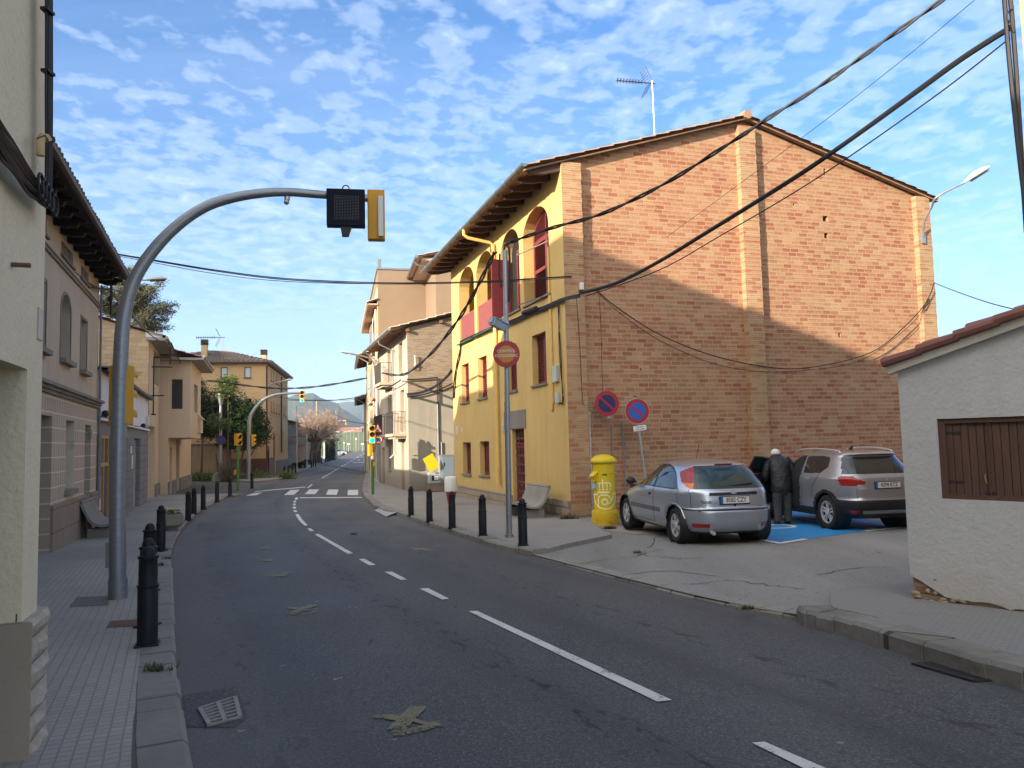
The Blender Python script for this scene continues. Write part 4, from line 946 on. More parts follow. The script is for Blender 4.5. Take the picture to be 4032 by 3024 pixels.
for i, l in enumerate(ups):
    us = [p[0] for p in l]; zs = [p[1] for p in l]; a, b = min(us), max(us); z0, z1 = min(zs), max(zs)
    mb = MB(); mb.box(-.30, -.235, a-.02, b+.02, z0, z1+.02); wn = part(mb, 'window', plain('grey_blind', (.16, .15, .135), .7), L1)
    sill(L1, lambda u, z, d: (-d, u, z), a, b, z0, m_tauD, .12, .09)
    mb = MB(); c = (a+b)/2; k = 1.14
    ol = [(c+(p[0]-c)*k, p[1] if p[1] < z0+.01 else p[1]+.06) for p in l]; m = len(l)
    mb.add([(.012, *p) for p in l]+[(.012, *p) for p in ol]+[(0, *p) for p in ol], [(i_, (i_+1) % m, m+(i_+1) % m, m+i_) for i_ in range(m) if i_ != 0]+[(m+i_, m+(i_+1) % m, 2*m+(i_+1) % m, 2*m+i_) for i_ in range(m)])
    part(mb, 'window_frame', m_tauD, L1)
for l in at_:
    us = [p[0] for p in l]; mb = MB(); mb.box(-.10, -.04, min(us), max(us), 5.19, 5.46); part(mb, 'attic_window', plain('grey_lattice', (.13, .13, .13), .7), L1); sill(L1, fL, min(us), max(us), 5.19, m_tauD, .05)
for l, nm in zip(gd, ('door', 'window', 'door')):
    us = [p[0] for p in l]; zs = [p[1] for p in l]; mb = MB(); mb.box(-.32, -.262, min(us), max(us), min(zs), max(zs)); part(mb, nm, plain('grey_brown_blind', (.12, .10, .09), .7), L1)
sill(L1, fL, -3.84, -2.95, .70, m_tauD, .1, .09)
for k in range(22):
    u = .0-.66*k; mb = MB(); mb.prism([(-.05, 5.57), (-.05, 5.84), (.52, 5.66), (.52, 5.60), (.42, 5.60), (.38, 5.52), (.26, 5.52), (.2, 5.5)], lambda a, z, dd: (a, u-dd, z), 0, .13); part(mb, 'eave_bracket', plain('dark_eave', (.03, .024, .022), .8), L1)
mb = MB(); mb.add([(.62, .15, 5.70), (.62, -15.3, 5.70), (-.1, -15.3, 5.95), (-.1, .15, 5.95)], [(0, 1, 2, 3)]); part(mb, 'soffit', plain('soffit_grey', (.10, .09, .085), .9), L1)
mb = MB(); tiles(mb, (.68, -15.3, 5.70), (.68, .25, 5.70), (-2.4, -15.3, 6.75), (-2.4, .25, 6.75), .2, .05, .4, .03); tiles(mb, (-2.4, -6.5, 6.75), (-2.4, .25, 6.75), (-3.8, -6.5, 7.9), (-3.8, .25, 7.9)); tiles(mb, (-7.3, -6.5, 6.2), (-7.3, .25, 6.2), (-3.8, -6.5, 7.9), (-3.8, .25, 7.9)); part(mb, 'roof', plain('dark_roof_tile', (.10, .07, .06), .9, 0, .5, 3, .5), L1)
mb = MB(); mb.tube([(.66, -15.3, 5.68), (.66, .2, 5.68)], .05, 8); part(mb, 'gutter', plain('brown_gutter', (.09, .07, .065), .5), L1, True)
mb = MB(); mb.tube([(.06, -.05, 5.5), (.06, -.05, -.4)], .028, 6); mb.box(.0, .08, .06, .3, .3, .85); part(mb, 'downpipe', plain('grey_pipe', (.2, .2, .21), .5), L1)
mb = MB(); mb.box(.0, .05, -.98, -.86, 1.75, 1.95); part(mb, 'meter_box', plain('meter_grey', (.42, .46, .45), .5), L1)

# unseen tall house added behind, so its roof shades the brick gable
OH = bframe('added_shade_house', 'unseen tall house added behind the left row to shade the brick gable', 'house', V((-10.08, 18.65, 0)), -20.4)
OU0, OU1, OX0, OX1, OZE, OZR, OHIP = -6.6, -24.0, -2.6, -9.2, 10.2, 11.85, -10.4
mb = MB(); mb.box(OX1, OX0, OU1, OU0, -.5, OZE); part(mb, 'wall', m_crm, OH)
mb = MB(); xm = (OX0+OX1)/2; e = .25
mb.add([(OX0+e, OU1-e, OZE), (OX0+e, OU0+e, OZE), (OX1-e, OU0+e, OZE), (OX1-e, OU1-e, OZE), (xm, OHIP, OZR), (xm, OU1+3, OZR)], [(0, 1, 4, 5), (2, 3, 5, 4), (1, 2, 4), (3, 0, 5), (0, 3, 2, 1)]); part(mb, 'roof', m_tile, OH)

for nm, lab, cx, cy, rz_, hx, hy, hz in (('added_shade_garden_house', 'unseen house added behind the low white house to shade the yellow brick end wall', -21.6, 26.2, -20.4, 4.3, 1.8, 8.3), ('added_shade_flats', 'unseen block added off the side street to shade the ochre house', -33.2, 44.7, 45.0, 4.0, 4.5, 12.6)):  # two unseen buildings added to shade the left row and the ochre house
    zb = zr(cy); g_ = thing(nm, lab, 'house', (cx, cy, zb), -R(rz_)); g_['zb'] = zb
    mb = MB(); mb.box(-hx, hx, -hy, hy, zb-.3, hz); part(mb, 'wall', m_crm, g_)
    mb = MB(); mb.add([(-hx-.3, -hy-.3, hz), (hx+.3, -hy-.3, hz), (hx+.3, hy+.3, hz), (-hx-.3, hy+.3, hz), (-hx*.5, 0, hz+.8), (hx*.5, 0, hz+.8)], [(0, 1, 5, 4), (2, 3, 4, 5), (1, 2, 5), (3, 0, 4), (0, 3, 2, 1)]); part(mb, 'roof', m_tile, g_)

# white low house
m_whw = stucco('white_paint_wall', (.76, .77, .80), (.72, .73, .76), (.2, .19, .17), None, grain=30, bstr=.25, streak=.3)
m_gls = stucco('grey_lintel_render', (.27, .265, .255), (.23, .225, .215), grain=50, bstr=.2, streak=.35)
m_gst = blocks('grey_ashlar', (.20, .205, .205), (.28, .28, .275), (.12, .12, .12), .45, .27, .014, 'yz', None, .5, .85, .7, .4, 12, .015)
L2 = bframe('low_house', 'low house with white painted upper wall and dark stone shopfront', 'house', V((-10.08, 18.65, 0)), -20.4)
mb = MB(); mb.box(-8, .02, .03, 12.75, 2.27, 3.45); part(mb, 'upper_wall', m_whw, L2)
mb = MB(); mb.box(-.02, .10, .03, 12.8, 2.2, 2.27); part(mb, 'ledge', m_whw, L2)
mb = MB(); mb.box(-8, .0, .03, 12.75, 1.87, 2.2); part(mb, 'lintel', m_gls, L2)
for a, b in ((.05, .5), (2.35, 2.8), (5.9, 7.75), (9.75, 12.75)):
    mb = MB(); mb.box(-.5, .04, a, b, -.9, 1.87); part(mb, 'stone_pier', m_gst, L2, bevel=.012)
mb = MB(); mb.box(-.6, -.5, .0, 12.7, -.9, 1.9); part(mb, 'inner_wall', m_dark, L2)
m_pine = plain('varnished_pine', (.46, .25, .09), .45, 0, .25, 4)
mb = MB()
for a, b in ((.5, .62), (1.38, 1.48), (2.23, 2.35)): mb.box(-.09, -.02, a, b, -.6, 1.86)
for z in (-.55, 1.05, 1.78): mb.box(-.085, -.022, .5, 2.35, z, z+.1)
dd_ = part(mb, 'door', m_pine, L2)
mb = MB(); mb.box(-.06, -.05, .6, 2.25, -.5, 1.8); mb.build('door_pane', glassy('door_glass', (.10, .12, .13), .1, .6), dd_)
mb = MB(); z = -.55
while z < 1.85: mb.prism([(-.12, z), (-.08, z+.04), (-.12, z+.08)], lambda a, zz_, d: (a, d, zz_), 7.75, 9.75); z += .08
part(mb, 'roller_shutter', plain('grey_shutter', (.36, .38, .39), .45, .4), L2)
mb = MB(); mb.box(.045, .06, 6.6, 6.95, 1.35, 1.6); mb.box(.045, .06, 6.9, 7.3, .85, 1.3); part(mb, 'notice', plain('notice_white', (.62, .62, .6), .6), L2)
mb = MB(); mb.box(.0, .05, .25, .5, .0, .75); part(mb, 'notice', plain('notice_white', (.62, .62, .6), .6), L2)
mb = MB(); tiles(mb, (.22, .0, 3.45), (.22, 12.9, 3.45), (-8, .0, 4.4), (-8, 12.9, 4.4), .22, .05, .4); part(mb, 'roof', plain('slate_dark_tile', (.11, .10, .095), .9, 0, .5, 3, .6), L2)
mb = MB(); mb.tube(sag((.08, .1, 2.3), (.08, 12.7, 2.33), .06), .025, 6); mb.tube(sag((.08, 2.6, 2.25), (.08, 12.7, 2.27), .05), .018, 6); mb.ball((.1, .6, 2.38), .09); mb.ball((.1, 10, 2.35), .08); part(mb, 'cable', m_black, L2)
mb = MB(); mb.box(.02, .12, 11.7, 12.2, 2.4, 2.75); part(mb, 'junction_box', plain('box_white', (.6, .6, .6), .5), L2)

# beige house with brick end wall
m_sand = stucco('sand_render', (.66, .53, .375), (.61, .49, .345), (.4, .32, .2), None, grain=60, bstr=.15, streak=.08)
m_yb = brick('yellow_brick', [(0, (.50, .36, .20)), (.3, (.56, .42, .25)), (.7, (.60, .47, .29)), (.93, (.62, .49, .31)), (1, (.45, .22, .12))], (.42, .33, .21), .42, .17, .012, groove=False, jit=.8)
m_greyst = blocks('grey_plinth', (.2, .2, .19), (.28, .27, .26), (.14, .14, .13), .4, .3, .012, 'yz', None, .5, .85, .5, .3, 15, .01)
L3 = bframe('brick_sided_house', 'sand coloured house with bare yellow brick end wall above the white low house', 'house', V((-10.08, 18.65, 0))+V((-.3486, .9373, 0))*12.95, -20.4)
mb = MB(); mb.add([(0, 0, -1), (-9.2, 0, -1), (-9.2, 0, 6.0), (-4.6, 0, 7.55), (0, 0, 6.15)], [(0, 1, 2, 3, 4)]); mb.add([(0, 5.3, -1), (-9.2, 5.3, -1), (-9.2, 5.3, 6.0), (-4.6, 5.3, 7.55), (0, 5.3, 6.15)], [(0, 1, 2, 3, 4)]); part(mb, 'brick_wall', m_yb, L3)
mb = MB(); mb.wall(rect(.02, 5.3, -1, 6.15), [rect(.25, 3.0, -.75, 2.45), rect(2.0, 4.6, 4.3, 5.75)], lambda u, z, d: (.02-d, u, z), .55); part(mb, 'facade_wall', m_sand, L3)
mb = MB(); mb.box(-.5, -.42, .25, 3.0, -.75, 2.45)
for i in range(5): mb.box(-.425, -.41, .25, 3.0, -.72+i*.63, -.70+i*.63)
part(mb, 'garage_door', plain('white_garage', (.56, .57, .57), .5), L3)
mb = MB(); mb.box(-.5, -.45, 2.0, 4.6, 4.3, 5.75); part(mb, 'window_recess', plain('taupe_recess', (.30, .25, .19), .8), L3)
mb = MB(); mb.box(.02, .08, 3.05, 5.3, -1, -.05); part(mb, 'plinth', m_greyst, L3)
mb = MB(); tiles(mb, (.6, -.12, 6.02), (.6, 5.4, 6.02), (-4.6, -.12, 7.65), (-4.6, 5.4, 7.65)); tiles(mb, (-9.6, -.12, 6.0), (-9.6, 5.4, 6.0), (-4.6, -.12, 7.65), (-4.6, 5.4, 7.65)); part(mb, 'roof', m_redtile, L3)
mb = MB(); mb.box(-.1, .62, -.1, 5.35, 5.86, 5.97); mb.tube([(.66, -.1, 5.98), (.66, 5.4, 5.98)], .06, 8); part(mb, 'eave', plain('eave_grey', (.30, .28, .25), .8), L3)
mb = MB(); mb.box(-.12, .5, -.08, -.02, 5.98, 6.2); part(mb, 'verge', plain('white_paint', (.6, .6, .6), .6), L3)
mb = MB(); mb.bar((.1, 1.1, 2.9), (.1, 1.1, 5.3), .05, .05); mb.bar((.1, 1.1, 5.3), (.75, 1.1, 5.3), .05, .05); mb.bar((.0, 1.1, 2.92), (.2, 1.1, 2.92), .05, .05); mb.bar((0, 1.1, 3.7), (.5, 1.1, 3.7), .05, .05); mb.bar((.72, 1.1, 5.0), (.72, 1.1, 5.8), .05, .05); mb.bar((0, 1.1, 4.9), (.8, 1.1, 4.9), .05, .05); part(mb, 'cable_bracket', m_iron, L3)

# sand coloured house with projecting bay
L4 = bframe('bay_house', 'sand coloured house with projecting upper bay and tall dark side window', 'house', V((-10.08, 18.65, 0))+V((-.3486, .9373, 0))*18.3, -17.8)
mb = MB(); mb.wall(rect(0, 11.6, -1, 5.9), [rect(.6, 1.6, -.8, 1.55), rect(3.4, 5.0, -.8, 1.95)], lambda u, z, d: (.4-d, u, z), .35)
mb.wall(rect(-9, .4, -1, 5.9), [], lambda u, z, d: (u, d, z), 0); mb.add([(.4, 11.6, -1), (-9, 11.6, -1), (-9, 11.6, 5.9), (.4, 11.6, 5.9)], [(0, 1, 2, 3)]); part(mb, 'wall', m_sand, L4)
mb = MB(); mb.wall(rect(.4, 1.35, 2.0, 5.75), [rect(.52, 1.0, 3.35, 4.75)], lambda u, z, d: (u, .05+d, z), .2); mb.wall(rect(.05, 6.0, 2.0, 5.75), [rect(2.0, 4.0, 3.3, 4.7)], lambda u, z, d: (1.35-d, u, z), .2); mb.add([(.4, .05, 2.0), (1.35, .05, 2.0), (1.35, 6, 2.0), (.4, 6, 2.0)], [(0, 1, 2, 3)]); mb.add([(.4, 6, 2.0), (1.35, 6, 2.0), (1.35, 6, 5.75), (.4, 6, 5.75)], [(0, 1, 2, 3)])
bay = part(mb, 'bay', m_sand, L4)
mb = MB(); mb.box(.52, 1.0, .2, .24, 3.35, 4.75); mb.build('window', m_glass, bay)
mb = MB(); mb.box(1.1, 1.14, 2.0, 4.0, 3.3, 4.7); mb.build('window', m_glass, bay)
mb = MB(); mb.box(1.35, 1.5, 4.2, 5.6, 2.3, 3.0); mb.prism([(1.35, 3.0), (1.62, 3.0), (1.35, 3.3)], lambda a, z, d: (a, d, z), 4.1, 5.7); part(mb, 'balcony_box', m_sand, L4)
mb = MB(); mb.box(.1, .14, .6, 1.6, -.8, 1.55); part(mb, 'door', m_brown, L4)
mb = MB(); mb.box(.1, .14, 3.4, 5.0, -.8, 1.95); part(mb, 'door', plain('grey_metal_door', (.2, .22, .24), .45), L4)
mb = MB(); pass
for a, b in ((0, .55), (1.65, 3.35), (5.05, 11.6)): mb = MB(); mb.box(.4, .46, a, b, -1, -.05); part(mb, 'plinth', m_greyst, L4)
mb = MB(); tiles(mb, (1.9, -.4, 5.75), (1.9, 6.3, 5.75), (-4, -.4, 7.3), (-4, 6.3, 7.3)); tiles(mb, (1.1, 6.3, 5.6), (1.1, 12, 5.6), (-4, 6.3, 7.0), (-4, 12, 7.0)); part(mb, 'roof', m_redtile, L4)
mb = MB(); mb.box(-.1, 1.95, -.45, 6.35, 5.62, 5.73); mb.box(-.1, 1.15, 6.35, 12, 5.46, 5.58); mb.box(1.9, 2.0, -.45, 6.35, 5.74, 5.84); part(mb, 'eave', plain('eave_grey', (.30, .28, .25), .8), L4)
mb = MB(); mb.box(.48, .62, 11.65, 11.95, 4.0, 4.6); mb.bar((.45, 11.5, 3.95), (1.6, 11.5, 3.95), .05, .05); mb.bar((.45, 11.5, 3.3), (1.6, 11.5, 3.45), .05, .05); mb.bar((1.6, 11.5, 3.1), (1.6, 11.5, 4.2), .06, .06); part(mb, 'cable_bracket', m_iron, L4)

# ------------------------------------------------ ochre corner house beyond the side street
m_och = stucco('ochre_render', (.56, .40, .22), (.51, .36, .195), (.3, .2, .12), None, grain=60, bstr=.12, streak=.08)
m_brn = plain('brown_paint', (.10, .05, .04), .6)
L5 = bframe('ochre_house', 'three storey ochre corner house with grey tiled hip roof and brown base, behind the evergreen', 'house', V((-18.14, 56.53, 0)), -10)
fw_ = [(-3.18, -2.70, 6.6, 7.38), (-1.52, -1.04, 6.58, 7.38), (-1.45, -1.0, 4.3, 5.06), (-6.2, -5.7, 6.6, 7.38), (-3.2, -2.7, 4.3, 5.06)]
mb = MB(); mb.wall(rect(-9, 0, -1, 7.6), [rect(*q) for q in fw_], lambda u, z, d: (u, d, z), .15)
sw = [(u, u+.55, z0, z0+.8) for z0 in (6.6, 4.2) for u in (2.6, 4.1, 5.8, 7.4, 10.5, 12.2)]+[(4.05, 5.8, -.7, 2.45), (7.3, 8.0, .4, 2.45), (10.2, 11.0, .8, 2.8), (12.6, 13.1, .8, 2.0)]
mb.wall(rect(0, 14.1, -1, 7.6), [rect(*q) for q in sw], fL, .15); mb.add([(0, 14.1, -1), (-9, 14.1, -1), (-9, 14.1, 7.6), (0, 14.1, 7.6)], [(0, 1, 2, 3)]); part(mb, 'wall', m_och, L5)
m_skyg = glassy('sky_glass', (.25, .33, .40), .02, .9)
for i, q in enumerate(fw_):
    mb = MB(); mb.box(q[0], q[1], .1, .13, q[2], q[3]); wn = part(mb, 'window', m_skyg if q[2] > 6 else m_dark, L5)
    mb = MB(); a, b, c, d = q
    for r_ in ((a, a+.05, c, d), (b-.05, b, c, d), (a, b, c, c+.05), (a, b, d-.05, d)): mb.box(r_[0], r_[1], .06, .099, r_[2], r_[3])
    mb.build('window_frame', m_dark, wn); sill(L5, lambda u, z, d: (u, d, z), a, b, c, m_brown)
for q in sw:
    mb = MB(); mb.box(-.14, -.11, *q); part(mb, 'door' if q[2] < 0 else 'window', m_brn if q[2] < 0 else plain('dim_glass', (.06, .05, .04), .2), L5)
    if q[2] > 1: sill(L5, fL, q[0], q[1], q[2], m_brown, .1)
mb = MB(); mb.box(.0, .04, .0, 4.03, -1, .66); mb.box(.0, .04, 5.82, 14.1, -1, .38); mb.box(-9, 0, -.04, -.001, -1, .66); part(mb, 'base_band', m_brn, L5)
mb = MB(); mb.box(.0, .05, 0, 14.1, 4.02, 4.10); part(mb, 'string_course', m_och, L5)
mb = MB(); mb.tube([(.06, .1, 7.5), (.06, .1, -.6)], .07, 6); mb.tube([(.06, 8.9, 7.4), (.06, 8.9, 1.0)], .07, 6); part(mb, 'downpipe', m_brn, L5)
mb = MB(); mb.box(-9.3, .32, -.32, 14.4, 7.6, 7.72); part(mb, 'eave', m_brn, L5)
mb = MB(); e0, e1 = (-9.4, -.45, 7.72), (.42, -.45, 7.72)
tiles(mb, e0, e1, (-4.6, 3.6, 8.95), (-3.6, 3.6, 8.95), .34, .10, .55, .06); tiles(mb, (.42, -.45, 7.72), (.42, 14.5, 7.72), (-3.6, 3.6, 8.95), (-3.6, 11, 8.95), .34, .10, .55, .06)
mb.add([(-9.4, -.45, 7.72), (-9.4, 14.5, 7.72), (-4.6, 11, 8.95), (-4.6, 3.6, 8.95), (-3.6, 3.6, 8.96), (-3.6, 11, 8.96), (.42, 14.5, 7.72)], [(0, 1, 2, 3), (3, 2, 5, 4), (1, 6, 5, 2)])
part(mb, 'roof', m_tileg, L5)
for x, y, z0, z1 in ((-4.55, 1.2, 8.0, 9.15), (-.55, 3.0, 8.0, 8.6)):
    mb = MB(); mb.box(x-.2, x+.2, y-.2, y+.2, z0, z1); ch = part(mb, 'chimney', m_och, L5)
    mb = MB()
    for k in range(4): mb.box(x-.24, x+.24, y-.24, y+.24, z1+.02+k*.11, z1+.09+k*.11)
    mb.box(x-.15, x+.15, y-.15, y+.15, z1, z1+.4); mb.build('chimney_cap', m_iron, ch)
# stone shed and brick barn along the far street
m_rub = blocks('rubble_wall', (.22, .17, .12), (.36, .29, .21), (.17, .14, .11), .4, .22, .03, 'yz', None, .5, .95, .8, .6, 6, .04)
m_barn = brick('barn_brick', [(0, (.36, .13, .07)), (.5, (.45, .19, .1)), (1, (.52, .28, .16))], (.35, .24, .17), .3, .1, .014, 'yz', groove=False)
g6 = bframe('stone_shed', 'narrow rubble stone building joined to the ochre house', 'shed', V((-18.14, 56.53, 0))+V((-.1736, .985, 0))*14.2, -10)
mb = MB(); mb.box(-6, 0, 0, 9, -1, 3.9); part(mb, 'wall', m_rub, g6)
mb = MB(); tiles(mb, (.4, -.1, 3.8), (.4, 9.1, 3.8), (-6, -.1, 5.1), (-6, 9.1, 5.1)); part(mb, 'roof', m_tile, g6)
g7 = bframe('brick_barn', 'red brick barn with low tiled roof behind the bare trees', 'barn', V((-18.14, 56.53, 0))+V((-.1736, .985, 0))*23.3-V((1.6, 0, 0)), -9)
mb = MB(); mb.box(-9, 0, 0, 42, -1, 3.3); mb.add([(-9, 0, 3.3), (0, 0, 3.3), (-4.5, 0, 5.6), (-9, 42, 3.3), (0, 42, 3.3), (-4.5, 42, 5.6)], [(0, 1, 2), (3, 4, 5)]); part(mb, 'wall', m_barn, g7)
mb = MB(); tiles(mb, (.4, -.2, 3.25), (.4, 42.2, 3.25), (-4.5, -.2, 5.75), (-4.5, 42.2, 5.75), .5, .06, .8); tiles(mb, (-9.4, -.2, 3.25), (-9.4, 42.2, 3.25), (-4.5, -.2, 5.75), (-4.5, 42.2, 5.75), .5, .06, .8); part(mb, 'roof', m_tilel, g7)
g8 = bframe('garden_wall', 'stained ochre garden wall beside the side street', 'wall', V((-23.6, 55.2, 0)), -10)
mb = MB(); mb.box(-4.5, 3.0, 0, .3, -1, 1.75); part(mb, 'wall', stucco('stained_wall', (.36, .26, .17), (.28, .2, .13), (.1, .08, .06), .0, grain=30, streak=.7), g8)
mb = MB(); mb.box(-4.6, 3.05, -.05, .35, 1.752, 1.83); part(mb, 'coping', m_tileg, g8)
# distant factory hall below the hill
P = atdist(1340, 1700, 420); g9 = bframe('factory_hall', 'distant long reddish factory hall below the wooded hill', 'hall', V((P.x, P.y, 0)), 0)
mb = MB(); a_ = atdist(1290, 1692, 420)-V((P.x, P.y, 0)); b_ = atdist(1425, 1686, 420)-V((P.x, P.y, 0)); mb.box(a_.x, b_.x, 0, 40, 8.4, a_.z); part(mb, 'wall', plain('pale_red_wall', (.30, .17, .13), .8), g9)
mb = MB(); mb.box(a_.x-.5, b_.x+.5, -.5, 41, a_.z+.01, a_.z+.9); part(mb, 'roof', plain('hall_roof', (.34, .15, .10), .8), g9)
mb = MB(); mb.box(a_.x+4, a_.x+8, -6, -1, 8.0, a_.z-1.2); part(mb, 'annex', plain('white_paint', (.6, .6, .6), .6), g9)
# ================================================================== STREET FURNITURE
m_bol = plain('bollard_iron', (.012, .014, .018), .5, .0, .25, 9, .3, .22)
m_conc2 = stucco('bench_concrete', (.28, .265, .235), (.22, .21, .185), (.14, .13, .11), None, grain=45, bstr=.4, streak=.3, blot=2.2)
m_sig = plain('signal_yellow', (.58, .30, .02), .5, 0, .12, 4)
m_siggreen = plain('pole_green', (.06, .17, .045), .5)
m_sigdark = plain('signal_dark', (.02, .014, .012), .5)
m_greenlit = emit('lit_green', (.01, .95, .55), 1.0)
m_sred = plain('sign_red', (.33, .016, .03), .45, 0, .06, 3)
m_sblue = plain('sign_blue', (.018, .10, .42), .45, 0, .1, 3)
m_sblued = plain('sign_blue_faded', (.012, .02, .10), .45, 0, .15, 3)
m_swhite = plain('sign_white', (.68, .68, .66), .45, 0, .05, 3)
m_sback = plain('sign_back', (.22, .24, .26), .5, .4, .12, 3)
m_blackp = plain('black_paint', (.012, .012, .014), .45)
m_pole = M_('pole_zinc', lambda t: finish(t, t.mix(t.noise(t.mapping(t.n('ShaderNodeTexCoord').outputs['Object'], scale=(6, 6, 22)), 1.6, 4, .65), (.20, .22, .24), (.36, .38, .40)), .45, .75, t.noise(t.n('ShaderNodeTexCoord').outputs['Object'], 40, 3), .15, .004))
def make_bollard(lab, loc):
    t = thing('bollard', lab, 'bollard', loc, 0, 'cast iron bollards')
    mb = MB(); mb.lathe([(.078, .012), (.078, .46), (.072, .475), (.072, .60), (.069, .69), (.072, .70)], 20); mb.build('post', m_bol, t, True)
    mb = MB(); mb.lathe([(.079, .455), (.083, .46), (.083, .475), (.079, .48)], 20); mb.build('ring', m_bol, t, True)
    mb = MB(); mb.lathe([(.072, .685), (.080, .69), (.080, .708), (.056, .713), (.054, .735), (.044, .765), (.025, .782), (.003, .788)], 20); mb.build('cap', m_bol, t, True)
    mb = MB(); mb.box(-.09, .09, -.09, .09, -.02, .014); mb.build('base_plate', m_bol, t, False, .004)
    return t
bol = None
def put_bollard(p, label, sc=1.0, rz=0):
    global bol
    loc = (p.x, p.y, zr(p.y)+.122)
    if bol is None: bol = make_bollard(label, loc); bol.rotation_euler = (0, 0, rz); bol.scale = (sc,)*3; return bol
    return dup(bol, loc, rz, label, sc)
put_bollard(G(580, 2540, .12), 'nearest and largest black bollard on the left pavement by the kerb', 1.0, R(20))
for p, l in ((G(585, 2126, .89), 'black bollard on the left kerb directly behind the nearest one'), (G(591, 2066, .89), 'third black bollard from the camera on the left kerb'), (G(633, 2168, .12), 'black bollard standing just left of the concrete flower planter'),
             (G(741, 2048, .12), 'first black bollard past the concrete planter on the left kerb'), (G(763.6, 2023, .12), 'second black bollard past the concrete planter on the left kerb'), (G(800, 2005, .12), 'black bollard in the middle of the left kerb row past the planter'),
             (G(854.4, 1976, .12), 'black bollard second from the left end of the crosswalk'), (G(905.5, 1953, .12), 'black bollard beside the green signal post at the left end of the crosswalk'), (G(992, 1922, .12), 'lone black bollard in front of the second signal mast'),
             (D(1130, 1178, .12), 'nearest black bollard on the right pavement beside the sign pole'), (D(1043, 1157, .12), 'black bollard left of the photo control sign pole, in front of the yellow house'), (D(977, 1140, .12), 'third black bollard on the right pavement, in front of the stone footing'),
             (D(928, 1126, .12), 'black bollard in front of the grey electrical cabinet'), (D(888, 1113, .12), 'farthest black bollard of the right row, next to the ramp')):
    put_bollard(p, l)
for i, q in enumerate(((567, 1555), (645, 1530), (715, 1500), (778, 1475), (1072, 1378), (1110, 1362), (1150, 1350), (1262, 1308), (1338, 1280), (1365, 1273), (1390, 1265), (1412, 1258), (1435, 1248), (1490, 1228))):
    nm = ['first', 'second', 'third', 'fourth', 'fifth', 'sixth', 'seventh', 'eighth', 'ninth', 'tenth', 'eleventh', 'twelfth', 'thirteenth', 'last'][i]
    put_bollard(G(1000+q[0]/4.74, 1550+q[1]/4.74, .12), f'{nm} bollard from the near end of the far kerb row along the ochre house', .95)
# short white and red post by the yellow house
p = G(1777, 1987, .12); t = thing('bollard', 'stubby white and red post at the far corner of the yellow house', 'bollard', (p.x, p.y, zr(p.y)+.12))
mb = MB(); mb.lathe([(.20, .42), (.21, .45), (.21, .80), (.19, .87), (.14, .90), (.01, .91)], 18); mb.build('cap', m_swhite, t, True)
mb = MB(); mb.lathe([(.10, 0), (.12, .1), (.17, .42)], 18); mb.build('base', plain('post_red', (.30, .03, .03), .6), t, True)

# ---- signs and signals
def disc(mb, c, r0, r1, n=36, th=.0, fn=None):
    vs = []
    for k in range(n):
        a = 2*math.pi*k/n
        for r in (r0, r1): vs.append(fn(c[0]+r*math.cos(a), c[1]+r*math.sin(a)))
    for k in range(n): j = (k+1) % n; mb.add([vs[2*k], vs[2*k+1], vs[2*j+1], vs[2*j]], [(0, 1, 2, 3)])
    return mb
def face(yo): return lambda x, z: (x, yo, z)
def sign_disc(root, name, r, ring, inner, rf, bar=None, back=m_sback, z=0.0):
    """round plate facing local -Y with a coloured border and field"""
    mb = MB(); mb.lathe([(.001, -.012), (r*.985, -.012), (r, -.004), (r, .006), (r*.98, .012), (.001, .012)], 36, 0, (0, 0, z), 'Y'); pl = mb.build('plate', back, root, True)
    mb = MB(); disc(mb, (0, z), r*rf, r*.99, 40, fn=face(-.0145)); mb.build('border', ring, pl)
    mb = MB(); disc(mb, (0, z), .0005, r*rf+.002, 40, fn=face(-.0135)); mb.build('field', inner, pl)
    if bar:
        mb = MB(); a = R(-42); L_ = r*rf; wv = r*.085; ca, sa = math.cos(a), math.sin(a)
        P = [(-L_, -wv), (L_, -wv), (L_, wv), (-L_, wv)]; mb.add([(x*ca-y*sa, -.0155, z+x*sa+y*ca) for x, y in P], [(0, 1, 2, 3)]); mb.build('diagonal_bar', bar, pl)
    return pl
def look(px, py, Y, dz=0): return atdist(px, py, Y)
# photo control sign on its pole
pb = D(1100, 1160, .12); Yp = pb.y
top = atdist(1988, 965, Yp); zb = zr(pb.y)+.12
t = thing('sign_pole', 'tall galvanised pole carrying a camera housing, in front of the yellow house', 'pole', (pb.x, pb.y, zb))
lean = V((top.x-pb.x, 0, top.z-zb))
mb = MB(); mb.tube([(0, 0, 0), lean*.45], .055, 12); mb.tube([lean*.45, lean*.98], .048, 12); mb.tube([(0, 0, 0), (0, 0, .05)], .085, 12); mb.tube([lean*.445, lean*.455], .06, 12); mb.build('pole', m_pole, t, True)
cz = atdist(1962, 1275, Yp)-V((pb.x, pb.y, zb))
mb = MB(); M = Matrix.Translation(cz) @ Matrix.Rotation(R(28), 4, 'Y') @ Matrix.Rotation(R(20), 4, 'Z'); mb.box(-.13, .13, -.16, .16, -.085, .055, M=M); mb.box(-.15, .15, -.18, .18, .055, .075, M=M); mb.box(-.17, -.13, -.1, .1, -.06, .04, M=M); mb.bar(cz+V((.02, 0, -.08)), (cz.x+.17, 0, cz.z-.16), .06, .05); mb.bar(cz+V((.08, 0, .0)), (cz.x+.2, 0, cz.z+.02), .08, .2); mb.build('camera_box', plain('camera_grey', (.22, .28, .36), .5), t, False, .006)
